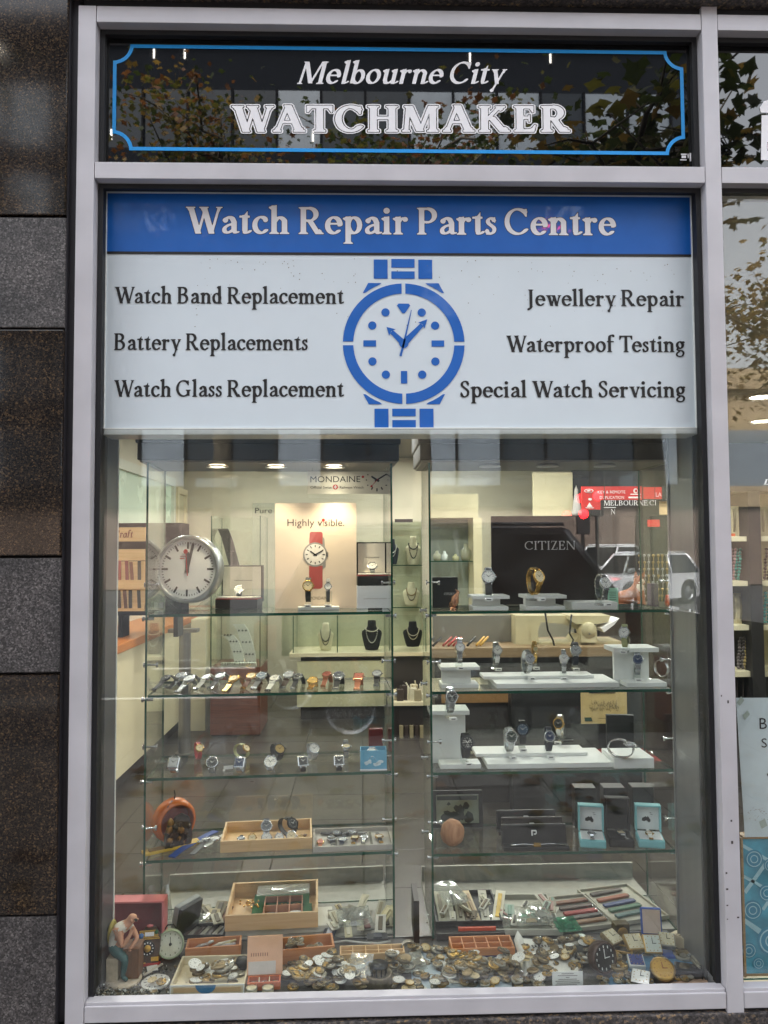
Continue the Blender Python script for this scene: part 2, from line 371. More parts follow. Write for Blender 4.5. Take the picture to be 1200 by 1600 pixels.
        if c == 'w':
            m = s.diag(L, xh, L+.18, 0, W) | s.diag(L+.18, 0, L+.34, xh, T*1.1) | s.diag(L+.3, xh, L+.48, 0, W) | s.diag(L+.48, 0, L+.64, xh, T*1.1)
            return m | s.sf(L, xh, -1, W) | s.sf(L+.3, xh, -1, W, 'l') | s.sf(L+.64, xh, -1, T), L+.64+S
        if c == 'g':
            m = s.oval(.27, .43, .17, .2) | n([(.16, .26), (.1, .17), (.2, .1), (.4, .07), (.48, -.06), (.4, -.22), (.22, -.26), (.07, -.19), (.08, -.07), (.2, .02)], w=W*.72) | n([(.38, .57), (.46, .63), (.52, .6)], w=W*.6); return m, .56
        return s.bar(9, 9, 9, 9), .28
    def _arch(s, x, d, xh): return s.nib([(x+.03, xh-.2), (x+.12, xh-.075), (x+d*.66, xh-.055), (x+d, xh-.17), (x+d, xh-.3)])
    def contour(s, c, grow=0):
        key = (c, grow)
        if key in s.cache: return s.cache[key]
        m, adv = s.draw(c); f = m.astype(float)
        g = int(round(grow*RES*1.0))
        if g:
            d = np.zeros_like(f)
            for i in range(-g, g+1):
                for j in range(-g, g+1):
                    if i*i+j*j <= (g+.3)**2: d = np.maximum(d, np.roll(np.roll(f, i, 0), j, 1))
            f = d
        for _ in range(2):
            for ax in (0, 1): f = (np.roll(f, 1, ax)+2*f+np.roll(f, -1, ax))/4
        s.cache[key] = (march(f), adv); return s.cache[key]
def march(f):
    h, w = f.shape; b = f > .5; nx = {}
    mix = b[:-1, :-1].astype(int)+b[:-1, 1:]+b[1:, :-1]+b[1:, 1:]
    def pt(k):
        (y, x, o) = k
        a = f[y, x]; c = f[y, x+1] if o == 0 else f[y+1, x]; t = (.5-a)/(c-a)
        return (GX0+(x+(t if o == 0 else 0))/RES, GY0+(y+(t if o else 0))/RES)
    for y, x in zip(*np.nonzero((mix > 0) & (mix < 4))):
        y, x = int(y), int(x)
        c = [b[y, x], b[y, x+1], b[y+1, x+1], b[y+1, x]]; e = [(y, x, 0), (y, x+1, 1), (y+1, x, 0), (y, x, 1)]
        outs = [i for i in range(4) if c[i] and not c[(i+1) % 4]]; ins = [i for i in range(4) if not c[i] and c[(i+1) % 4]]
        for o in outs:
            i = min(ins, key=lambda q: (o-q) % 4); nx[e[i]] = e[o]
    loops = []
    while nx:
        k0 = next(iter(nx)); k = k0; L = []
        while k in nx:
            L.append(pt(k)); k = nx.pop(k)
        if len(L) > 8: loops.append(rdp(L))
    return loops
def rdp(L, eps=.0022):
    P = np.array(L); keep = np.zeros(len(P), bool); far = int(np.argmax(((P-P[0])**2).sum(1))); keep[0] = keep[far] = True
    st = [(0, far), (far, len(P))]
    while st:
        a, b = st.pop()
        if b-a < 2: continue
        A, Bq = P[a], P[b % len(P)]; d = Bq-A; l = np.hypot(*d)+1e-9; q = P[a+1:b]; ds = np.abs((q[:, 0]-A[0])*d[1]-(q[:, 1]-A[1])*d[0])/l
        i = int(np.argmax(ds))
        if ds[i] > eps: keep[a+1+i] = True; st += [(a, a+1+i), (a+1+i, b)]
    return [tuple(p) for p in P[keep]]
def fill(loops):
    "triangulate closed outlines (holes by even-odd)"
    cu = bpy.data.curves.new('tmp', 'CURVE'); cu.dimensions = '2D'; cu.fill_mode = 'BOTH'
    for L in loops:
        sp = cu.splines.new('POLY'); sp.points.add(len(L)-1); sp.use_cyclic_u = True
        for p, q in zip(sp.points, L): p.co = (q[0], q[1], 0, 1)
    return curve_mesh(cu)
def curve_mesh(cu):
    ob = bpy.data.objects.new('tmp', cu); COL.objects.link(ob); bpy.context.view_layer.update()
    me = ob.evaluated_get(bpy.context.evaluated_depsgraph_get()).to_mesh()
    vs = [tuple(v.co) for v in me.vertices]; fs = [tuple(p.vertices) for p in me.polygons]
    ob.evaluated_get(bpy.context.evaluated_depsgraph_get()).to_mesh_clear()
    bpy.data.objects.remove(ob); bpy.data.curves.remove(cu)
    return vs, fs
FILLS = {}; KERN = {'Wa': .12, 'WA': .15, 'AT': .1, 'Te': .11, 'Pa': .05, 'TC': .03, 'rt': .02}
def serif_text(b, txt, face, X0, X1, Z, cap, Y, mat, grow=0, ring=None, sp=.06, shear=0, tilt=0):
    "lettering on an upright plane facing -Y, from X0 to X1 on the baseline Z (tilt raises its end)"
    adv = []; x = 0
    for i, ch in enumerate(txt):
        x -= KERN.get(txt[max(i-1, 0):i+1], 0)
        a = face.contour(ch)[1] if ch != ' ' else .26
        adv.append((x, ch)); x += a+(sp if ch != ' ' else 0)
    x -= sp; k = (X1-X0)/x
    b.mat(mat)
    for ox, ch in adv:
        if ch == ' ': continue
        key = (id(face), ch, grow, ring)
        if key not in FILLS:
            L = face.contour(ch, grow)[0]
            if ring is not None: L = L+face.contour(ch, ring)[0]
            FILLS[key] = fill(L)
        vs, fs = FILLS[key]
        b.add([(X0+(ox+v[0]+v[1]*shear)*k, Y, Z+v[1]*cap+tilt*(ox+v[0])/x) for v in vs], fs)
    return b
def sans_text(b, txt, X0, X1, Z, cap, Y, mat, shear=0, tilt=0, rotm=None):
    key = ('sans', txt)
    if key not in FILLS:
        cu = bpy.data.curves.new('tmp', 'FONT'); cu.body = txt; cu.resolution_u = 3; cu.fill_mode = 'FRONT'
        FILLS[key] = curve_mesh(cu)
    vs, fs = FILLS[key]
    if not vs: return b
    x0 = min(v[0] for v in vs); x1 = max(v[0] for v in vs); k = (X1-X0)/(x1-x0); b.mat(mat)
    kc = cap/.73
    return b.add([(X0+(v[0]-x0)*k+v[1]*shear*kc, Y, Z+v[1]*kc+tilt*(v[0]-x0)/(x1-x0)) for v in vs], fs)
F_BOLD = Face(.19, .085, .075, .055)
F_TEXT = Face(.175, .08, .07, .052)
F_FAT = Face(.215, .105, .075, .08, ang=8)
F_ITAL = Face(.165, .075, .07, .045, ang=20, italic=True)
F_ROM = Face(.12, .05, .08, .04, ang=4)
# ------------------------------------------------------------------ ground, road, footpath
YG = 0.05                                   # depth of the shop glass
m_alu = pm('anodised_aluminium', (194, 191, 195), .42, .1, .07, 7, .05)
m_alud = pm('dark_gasket', (26, 26, 28), .55, 0, .1)
m_asph = pm('asphalt', (62, 62, 64), .85, 0, .25, 120, .4)
m_pave = pm('bluestone_paving', (120, 116, 112), .8, 0, .2, 30, .2)
m_kerb = pm('kerb_stone', (105, 104, 104), .8, 0, .2, 40, .3)
m_line = pm('road_paint', (225, 225, 220), .7, 0, .1, 30)
b = B(m_asph); b.add([(-400, -400, -.14), (400, -400, -.14), (400, 400, -.14), (-400, 400, -.14)], [(0, 1, 2, 3)])
solo('ground', b, 'grey asphalt ground of the street and city', 'ground', kind='structure')
b = B(m_pave)
for i in range(-26, 27):
    for j in range(7): b.box(i*.6+.004, -.3-j*.6+.296, -.13, i*.6+.596, -.3-j*.6-.296, 0, .004)
solo('pavement', b, 'bluestone footpath in front of the shop', 'footpath', kind='structure')
b = B(m_kerb); b.box(-16, -4.42, -.13, 16, -4.205, 0.0, .02); solo('kerb', b, 'stone kerb of the footpath', 'kerb', kind='structure')
b = B(m_line)
for i in range(-8, 9): b.box(i*3, -9.1, -.139, i*3+1.6, -9.0, -.134)
b.box(-24, -6.9, -.139, 24, -6.8, -.134)
solo('road_markings', b, 'white lines painted on the road', 'road markings', kind='structure')
m_leaf = [pm('leaf_olive', (96, 92, 38), .6, 0, .25, 6), pm('leaf_gold', (132, 106, 50), .6, 0, .25, 6), pm('leaf_rust', (116, 76, 42), .6, 0, .25, 6), pm('leaf_green', (62, 72, 34), .6, 0, .25, 6)]
for m in m_leaf:       # leaves let light through
    n = m.node_tree; p = n.nodes['Principled BSDF']; tl = n.nodes.new('ShaderNodeBsdfTranslucent'); mx = n.nodes.new('ShaderNodeMixShader'); mx.inputs[0].default_value = .5
    n.links.new(p.inputs['Base Color'].links[0].from_socket, tl.inputs[0]); n.links.new(p.outputs[0], mx.inputs[1]); n.links.new(tl.outputs[0], mx.inputs[2]); n.links.new(mx.outputs[0], n.nodes['Material Output'].inputs[0])
rn = random.Random(3); b = B()
for i in range(230):
    x, y = rn.uniform(-3, 3), rn.uniform(-3.6, -.15); a = rn.uniform(0, 6.28); r = rn.uniform(.04, .09); b.mat(m_leaf[rn.choice([1, 2, 2, 0])])
    z = .006+rn.uniform(0, .004); b.add([(x+r*q*math.cos(a+k), y+r*q*math.sin(a+k), z+rn.uniform(0, .02)) for k, q in ((0, 1), (.7, .6), (1.5, .9), (2.4, .6), (3.1, .8), (4, .55), (4.7, .9), (5.6, .6))], [list(range(8))])
solo('fallen_leaves', b, 'brown plane tree leaves fallen on the footpath', 'leaves', kind='stuff')

# ------------------------------------------------------------------ granite pier, lintel, plinth
def granite(name, base, fleck, rough, sc=160, coat=0, fl2=(150, 125, 90)):
    if name in MATS: return MATS[name]
    m = pm(name, base, rough, var=0, coat=coat); n = m.node_tree; p = n.nodes['Principled BSDF']
    tc = n.nodes.new('ShaderNodeTexCoord')
    v = n.nodes.new('ShaderNodeTexVoronoi'); v.inputs['Scale'].default_value = sc
    nz = n.nodes.new('ShaderNodeTexNoise'); nz.inputs['Scale'].default_value = sc*.55; nz.inputs['Detail'].default_value = 6; nz.inputs['Roughness'].default_value = .7
    big = n.nodes.new('ShaderNodeTexNoise'); big.inputs['Scale'].default_value = 9; big.inputs['Detail'].default_value = 4
    cr = n.nodes.new('ShaderNodeValToRGB'); e = cr.color_ramp.elements
    e[0].position = .38; e[0].color = (*lin(base), 1); e[1].position = .62; e[1].color = (*lin(fleck), 1)
    x = e.new(.74); x.color = (*lin(fl2), 1)
    mul = n.nodes.new('ShaderNodeMix'); mul.data_type = 'RGBA'; mul.blend_type = 'MULTIPLY'; mul.inputs[0].default_value = .6
    c2 = n.nodes.new('ShaderNodeValToRGB'); c2.color_ramp.elements[0].color = (.35, .35, .35, 1); c2.color_ramp.elements[1].color = (1.3, 1.25, 1.2, 1)
    c2.color_ramp.elements[0].position = .3; c2.color_ramp.elements[1].position = .7
    add = n.nodes.new('ShaderNodeMath'); add.operation = 'MULTIPLY_ADD'; add.inputs[1].default_value = .35
    sep = n.nodes.new('ShaderNodeSeparateColor')
    for k in (v, nz, big): n.links.new(tc.outputs['Object'], k.inputs['Vector'])
    n.links.new(v.outputs['Color'], sep.inputs[0]); n.links.new(sep.outputs[0], add.inputs[0])
    mm = n.nodes.new('ShaderNodeMath'); mm.operation = 'MULTIPLY'; mm.inputs[1].default_value = .68; n.links.new(nz.outputs[0], mm.inputs[0]); n.links.new(mm.outputs[0], add.inputs[2])
    n.links.new(add.outputs[0], cr.inputs[0]); n.links.new(big.outputs[0], c2.inputs[0])
    n.links.new(cr.outputs[0], mul.inputs[6]); n.links.new(c2.outputs[0], mul.inputs[7]); n.links.new(mul.outputs[2], p.inputs['Base Color'])
    return m
m_gpol = granite('polished_brown_granite', (27, 22, 20), (52, 44, 37), .07, 280, fl2=(98, 78, 56))
m_gfl = granite('flamed_grey_granite', (42, 40, 40), (88, 84, 84), .5, 280, fl2=(126, 122, 122))
GJ = [at(50, y, 0).z for y in (340, 515, 870, 1052, 1428, 1780)]
g = thing('granite_pier', 'dark granite pier of polished and rough blocks left of the shop window', 'stone pier', (-1.5, 0, 0))
b = B(); top = 3.35
for k, zb in enumerate(GJ):
    b.mat(m_gpol if k % 2 == 0 else m_gfl); b.box(-2.6, -.012 if k % 2 == 0 else -.008, max(zb, 0)+.003, -.752, .25, top-.003, .003); top = zb
part('block', b, g, True)
b = B(pm('joint_mortar', (20, 18, 18), .9)); b.box(-2.6, .006, 0, -.756, .24, 3.34); part('joint', b, g, True)
b = B(pm('dark_flashing', (52, 50, 54), .45, .4)); b.box(-.752, .012, .02, -.731, .2, 3.0); b.box(-.752, -.004, .02, -.7495, .02, 3.0)
solo('metal_flashing', b, 'narrow dark metal flashing between granite pier and window frame', 'flashing')
m_glin = granite('grey_granite_lintel', (48, 45, 45), (92, 88, 88), .5, 180)
b = B(m_glin); b.box(-.752, -.03, 2.985, 2.6, .3, 3.6, .004)
b.mat(m_alud); b.box(-.72, .01, 2.964, 2.6, .2, 2.985)
solo('stone_lintel', b, 'grey granite lintel running above the whole shopfront', 'lintel')
b = B(m_glin); b.box(-.752, -.004, 0, 2.6, .28, .388, .003); b.mat(m_alud); b.box(-.75, .012, .388, 2.6, .2, .3965)
solo('stone_plinth', b, 'dark granite plinth below the bottom window rail', 'plinth')
# the building above the shop, which also closes off the interior
b = B(m_glin); b.box(-9, .02, 3.6, 12, 6, 12); b.box(-9, .02, 0, -2.6, .3, 3.6); b.box(2.6, .02, 0, 12, .3, 3.6)
solo('building_above', b, 'grey stone office building above the watchmaker shop', 'building')

# ------------------------------------------------------------------ aluminium shopfront frame
fr = thing('shopfront_frame', 'pale aluminium shopfront frame with mullions and rails around the glass', 'window frame', (0, 0, .396))
XA, XB, XC, XD, XE = -.731, -.686, .906, .948, 2.58
b = B(m_alu); b.box(XA, 0, .31, XB, .11, 2.964, .0015); part('mullion', b, fr, True)
b = B(m_alu); b.box(XC, 0, .30, XD, .11, 2.985, .0015)
rr = random.Random(2)
b.mat(pm('paint_chip', (70, 62, 60), .8))
for i in range(9): z = rr.uniform(.5, 1.2); x = rr.choice([XC+.004, XC+.02, XD-.012]); b.box(x, -.0006, z, x+rr.uniform(.002, .006), .001, z+rr.uniform(.002, .008))
part('mullion', b, fr, True)
for (x0, x1) in ((XB+.0015, XC-.0015), (XD+.0015, XE)):
    b = B(m_alu); b.box(x0, .001, 2.921, x1, .11, 2.964, .0015); part('top_rail', b, fr, True)
    b = B(m_alu); b.box(x0, .001, 2.506, x1, .11, 2.549, .0015); part('transom', b, fr, True)
    b = B(m_alu); b.box(x0, .0012, .3968, x1, .035, .436, .002); b.box(x0, .006, .436, x1, .035, .4435, .0015); b.box(x0, .036, .398, x1, .057, .408); part('bottom_rail', b, fr, True)
    b = B(m_alud)
    for (z0, z1) in ((2.549, 2.921), (.4435, 2.506)):
        gt = .013
        b.box(x0+.0004, .03, z0, x0+gt, .047, z1); b.box(x1-gt, .03, z0, x1-.0004, .047, z1); b.box(x0+gt, .03, z1-gt, x1-gt, .047, z1)
        if z0 > 1: b.box(x0+gt, .03, z0, x1-gt, .047, z0+.006)
        b.box(x0+.0004, .056, z0, x0+.008, .10, z1); b.box(x1-.008, .056, z0, x1-.0004, .10, z1)
    part('gasket', b, fr, True)

# ------------------------------------------------------------------ glass panes
gm = glass('window_glass', (.97, .985, .975), .06, haze=.02); ge = pm('glass_edge', (30, 90, 70), .15, var=0)
def pane(name, x0, z0, x1, z1, label):
    b = B(); b.glassbox(x0, .0475, z0, x1, .0555, z1, gm, ge, 1); return solo(name, b, label, 'window pane')
LBZ = (at(155, 680.5, .068).z+at(1096, 678, .068).z)/2
pane('window_glass', XB+.004, .42, XC-.004, LBZ+.012, 'large clear shop window pane below the lightbox sign, full of watches')
pane('window_glass', XD+.004, .44, XE, 2.504, 'narrow clear window pane right of the mullion with posters behind')
m_blk = pm('black_fascia', (9, 9, 10), .015, var=0, spec=.8, coat=1)
m_blk.node_tree.nodes['Principled BSDF'].inputs['Coat Roughness'].default_value = .01
m_white = pm('white_vinyl', (238, 236, 238), .5, var=.02); m_cyan = pm('sky_blue_vinyl', (20, 150, 225), .4, var=.03)

# ------------------------------------------------------------------ fascia sign
def clear_letters(px0, px1, py, cap, Y):
    a = at(px0, py, Y); c = at(px1, py, Y); return a.x, c.x, a.z, cap*(Y+1.95)/F_PX, c.z-a.z
sg = thing('fascia_sign', 'black glass fascia sign with blue border naming the city watchmaker', 'shop sign', (0.1, .05, 2.55))
b = B(m_blk); b.box(XB+.002, .048, 2.547, XC-.002, .06, 2.923); part('glass_panel', b, sg, True)
YS = .0465
b = B(m_cyan)
c = [(203, 69), (1041, 80), (1069, 104), (1069, 219), (1047, 242), (202, 235), (176, 211), (176, 92)]
def P2(x, y): p = at(x, y, YS); return (p.x, p.z)
out = [P2(*q) for q in c]
x0 = (out[6][0]+out[7][0])/2; x1 = (out[2][0]+out[3][0])/2; z1 = (out[0][1]+out[1][1])/2; z0 = (out[4][1]+out[5][1])/2; rr_ = .045; w = .0095
def ticket(i):
    X0, X1, Z0, Z1 = x0+i, x1-i, z0+i, z1-i; o = []; r = rr_
    def arc(cx, cz, a0, a1): return [(cx+(r+i)*math.cos(R_(a0+(a1-a0)*k/10)), cz+(r+i)*math.sin(R_(a0+(a1-a0)*k/10))) for k in range(11)]
    cx0, cx1, cz0, cz1 = x0, x1, z0, z1
    # concave quarter circles centred on the corners, clipped to the inset rectangle
    a = math.degrees(math.asin(i/(r+i)))
    o += arc(cx0, cz0, 90-a, a); o += arc(cx1, cz0, 180-a, 90+a); o += arc(cx1, cz1, 270-a, 180+a); o += arc(cx0, cz1, 360-a, 270+a); return o
A, C = ticket(0), ticket(w); n = len(A)
b.add([(p[0], YS, p[1]) for p in A]+[(p[0], YS, p[1]) for p in C], [(i, (i+1) % n, n+(i+1) % n, n+i) for i in range(n)])
part('border', b, sg, True)
b = B(); X0, X1, Z, cap, t = clear_letters(464, 786, 131, 37, YS)
serif_text(b, 'Melbourne City', F_ITAL, X0, X1, Z, cap, YS, m_white, shear=.24, tilt=t, sp=.05); part('script_lettering', b, sg, True)
b = B(); X0, X1, Z, cap, t = clear_letters(362, 890, 206, 43, YS)
serif_text(b, 'WATCHMAKER', F_FAT, X0, X1, Z, cap, YS, m_white, tilt=t, sp=.13)
serif_text(b, 'WATCHMAKER', F_FAT, X0, X1, Z, cap, YS, m_white, grow=.028, ring=.068, tilt=t, sp=.13); part('lettering', b, sg, True)
b = B(m_white)
for q in ((1064, 240, 1073, 242), (1065, 243, 1072, 247), (1063, 249, 1073, 250.5), (1074.5, 240, 1076, 247), (1077.5, 239, 1080, 252)):
    X0, Z0, X1, Z1 = rect(*q, YS); b.add([(X0, YS, Z0), (X1, YS, Z0), (X1, YS, Z1), (X0, YS, Z1)], [(0, 1, 2, 3)])
part('maker_mark', b, sg, True)
sg2 = thing('fascia_sign', 'black glass fascia panel right of the mullion with part of a white emblem', 'shop sign', (1.4, .05, 2.55))
b = B(m_blk); b.box(XD+.002, .048, 2.547, XE, .06, 2.923); part('glass_panel', b, sg2, True)
b = B(m_white)
def flat(b, pts, Y):
    b.add([(p.x, Y, p.z) for p in (at(x, y, Y) for x, y in pts)], [list(range(len(pts)))])
flat(b, [(1187, 168), (1194, 158), (1230, 148), (1230, 176), (1196, 176), (1189, 176)], YS)
flat(b, [(1190, 180), (1230, 180), (1230, 222), (1199, 222), (1199, 236), (1230, 236), (1230, 252), (1189, 250)], YS)
part('emblem', b, sg2, True)

# ------------------------------------------------------------------ light box sign behind the glass
YL = .068
m_panel = pm('sign_panel_white', (213, 222, 227), .45, var=.015, scale=8); m_blue = pm('sign_blue', (18, 98, 186), .4, var=.06, scale=14, coat=.8)
m_ink = pm('sign_ink', (22, 20, 20), .5, var=.02); m_frame = pm('sign_frame', (214, 216, 212), .4, .2, .05)
lb = thing('lightbox_sign', 'white lightbox sign with blue title band listing watch repair services', 'shop sign', (.1, .1, 1.75))
X0, Z0, X1, Z1 = rect(156, 292, 1092, 680, YL)
Z0 = (at(155, 680.5, YL).z+at(1096, 678, YL).z)/2; Z1 = (at(157, 291.5, YL).z+at(1090, 299, YL).z)/2
LBX0, LBX1, LBZ0, LBZ1 = X0, X1, Z0, Z1
b = B(m_panel); b.box(X0+.003, YL+.006, Z0+.003, X1-.003, YL+.07, Z1-.003); part('panel', b, lb, True)
b = B(m_frame); f = .015
b.box(X0, YL, Z0, X0+f, YL+.08, Z1, .002); b.box(X1-f, YL, Z0, X1, YL+.08, Z1, .002); b.box(X0+f, YL, Z1-f, X1-f, YL+.08, Z1, .002); b.box(X0+f, YL-.004, Z0, X1-f, YL+.08, Z0+.019, .002)
part('frame', b, lb, True)
YP = YL+.005
zb = at(600, 395, YP).z
b = B(m_blue); b.add([(X0+f, YP, zb), (X1-f, YP, zb), (X1-f, YP, Z1-f), (X0+f, YP, Z1-f)], [(0, 1, 2, 3)])
b.mat(m_ink); b.add([(X0+f, YP-.0006, zb-.007), (X1-f, YP-.0006, zb-.007), (X1-f, YP-.0006, zb), (X0+f, YP-.0006, zb)], [(0, 1, 2, 3)]); part('title_band', b, lb, True)
b = B(); tx0, tx1, tz, cap, t = clear_letters(290, 961, 365, 43.5, YP)
serif_text(b, 'Watch Repair Parts Centre', F_BOLD, tx0, tx1, tz, cap, YP-.0003, m_ink, grow=.02, tilt=t*.3)
serif_text(b, 'Watch Repair Parts Centre', F_BOLD, tx0, tx1, tz, cap, YP-.0006, m_white, tilt=t*.3); part('title_lettering', b, lb, True)
for px0, px1, py, txt in ((179, 537, 474, 'Watch Band Replacement'), (178, 481, 547, 'Battery Replacements'), (178, 537, 620, 'Watch Glass Replacement'),
                          (825, 1069, 478, 'Jewellery Repair'), (791, 1070, 550, 'Waterproof Testing'), (719, 1071, 621, 'Special Watch Servicing')):
    b = B(); tx0, tx1, tz, cap, t = clear_letters(px0, px1, py, 26.5, YP); serif_text(b, txt, F_TEXT, tx0, tx1, tz, cap, YP-.0003, m_ink, tilt=t*.3); part('service_lettering', b, lb, True)
# the watch emblem
E0 = at(631, 536.7, YP); EK = (YP+1.95)/F_PX; EY = YP-.0003
def ep(u, v): return (E0.x+u*EK, EY, E0.z-v*EK)
b = B(m_blue)
for q in range(4):
    a0 = q*90; vs = []
    for i in range(19):
        for r in (96.4, 80):
            lo = math.degrees(math.asin(3/r)); a = R_(a0+lo+(90-2*lo)*i/18); vs.append(ep(r*math.cos(a), -r*math.sin(a)))
    b.add(vs, [(2*i, 2*i+1, 2*i+3, 2*i+2) for i in range(18)])
def er(u0, v0, u1, v1): b.add([ep(u0, v0), ep(u1, v0), ep(u1, v1), ep(u0, v1)], [(0, 1, 2, 3)])
for sgn in (1, -1):
    ys = lambda v: v*sgn
    er(-47, ys(-135), -25, ys(-104)); er(24, ys(-135), 46, ys(-104)); er(-19, ys(-136), 18, ys(-122)); er(-19, ys(-116), 18, ys(-104))
    for sx in (1, -1):
        pts = [(sx*64.5, ys(-81)), (sx*56, ys(-97)), (sx*35, ys(-97))]+[(sx*101.5*math.sin(R_(a)), ys(-101.5*math.cos(R_(a)))) for a in (22, 27, 32, 37)]
        b.add([ep(*p) for p in pts], [list(range(len(pts)))])
def disc(u, v, r): b.add([ep(u+r*math.cos(k*math.pi/10), v+r*math.sin(k*math.pi/10)) for k in range(20)], [list(range(20))])
for a in (30, 60, 120, 150, 210, 240, 300, 330): disc(57.5*math.sin(R_(a)), -57.5*math.cos(R_(a)), 6.6)
er(-64, -5, -44, 5); er(44, -5, 64, 5); er(-5, 44, 5, 64)
b.add([ep(*p) for p in ((-10.5, -61), (-8, -64), (8, -64), (10.5, -61), (2, -48.5), (-2, -48.5))], [range(6)])
part('watch_emblem', b, lb, True)
EY = YP-.0006; b = B(m_blue)
def hand(a, l, w0, w1, head):
    a = R_(a); d = (math.sin(a), -math.cos(a)); n_ = (-d[1], d[0])
    q = lambda s, t: ep(d[0]*s+n_[0]*t, d[1]*s+n_[1]*t)
    b.add([q(0, -w0), q(0, w0), q(l-head, w1), q(l-head, -w1)], [(0, 1, 2, 3)])
    if head: b.add([q(l-head-2, -w1*2.2), q(l-head+1, 0), q(l-head-2, w1*2.2), q(l, 0)], [(0, 1, 2, 3)])
hand(-46, 38, 5, 3.4, 11); hand(44, 54, 5.5, 3.2, 12); part('emblem_hand', b, lb, True)
EY = YP-.0009; b = B(m_blue); hand(13, 55, 1.6, .5, 0); hand(195, 21, 1.6, 1.8, 0); disc(0, 0, 7.5); part('emblem_second_hand', b, lb, True)
rr = random.Random(5); b = B(pm('fly_specks', (120, 112, 96), .8, var=0))
for i in range(110):
    u = rr.gauss(0, 1); px = rr.uniform(300, 560) if i % 2 else rr.uniform(620, 1060); py = min(650, 404+abs(rr.gauss(0, 55)))
    p = at(px, py, YP-.0009); r = rr.uniform(.0006, .0016); b.add([(p.x+r*math.cos(k), YP-.0009, p.z+r*math.sin(k)) for k in (0, 1, 2.1, 3.1, 4.2, 5.2)], [range(6)])
part('dirt_specks', b, lb, True)
# ------------------------------------------------------------------ the street behind the camera, which the glass reflects
def mirror(px, py, L):
    "where a thing L in front of the glass line stands whose reflection is seen at px, py"
    p = at(px, py, 2*YG+L); return Vector((p.x, -L, p.z))
m_bglass = pm('office_glass', (30, 38, 46), .12, var=.15, scale=2, spec=.25); m_conc = pm('office_concrete', (150, 146, 142), .8, 0, .1, 3)
m_mull = pm('office_mullion', (24, 25, 28), .9, spec=.05, var=.05); m_pan = pm('office_spandrel', (112, 122, 132), .35, var=.08, scale=2); m_tan = pm('tan_cladding', (158, 138, 108), .7, 0, .1, 2)
m_lit = pm('lit_ceiling_tube', (255, 250, 240), .5, var=0, emit=(255, 248, 235), es=2)
def office(name, label, x0, x1, y, top, dep, floor_h, bay, wallm, lit=0, seed=1):
    t = thing(name, label, 'building', ((x0+x1)/2, y, -.13)); rn = random.Random(seed)
    b = B(wallm); b.box(x0, y-dep, -.13, x1, y-.35, top); b.box(x0, y-.35, top-.9, x1, y, top); part('wall', b, t, True)
    gb = B(); mb = B(m_mull); n = int((x1-x0)/bay); z = 4.2; k = 0
    sp = B(wallm)
    while z+floor_h < top:
        sp.box(x0, y-.34, z-.9, x1, y-.02, z)
        for i in range(n):
            a = x0+i*bay; gb.mat(m_pan if rn.random() < .3 else m_bglass).box(a+.05, y-.3, z, a+bay-.05, y-.26, z+floor_h-.9)
            mb.box(a-.05, y-.32, z, a+.05, y-.12, z+floor_h-.9)
        z += floor_h; k += 1
    part('spandrel', sp, t, True); part('window', gb, t, True); part('mullion', mb, t, True)
    if lit:
        for i in range(lit): a = rn.uniform(x0+4, x1-3); lt = B(m_lit); zz = top-1.3-rn.choice([0, floor_h]); lt.box(a, y-.24, zz-.45, a+.07, y-.22, zz); part('ceiling_tube', lt, t, True)
    g_ = B(pm('pale_shop_stone', (112, 96, 86), .6, 0, .2, 1)); g_.box(x0+.01, y-.3, -.1, x1-.01, y-.2, 3.29); part('ground_floor_front', g_, t, True)
    return t
office('office_building', 'tall grey office block with dark window bands across the street', -34, 15.5, -30, 24.4, 14, 3.6, 1.9, pm('dark_office_stone', (30, 33, 38), .9, 0, .1, 3, spec=.05), 14)
office('low_building', 'low tan building beside the office block across the street', 15.6, 60, -31, 9.4, 12, 3.4, 3.2, m_tan, 0, 4)
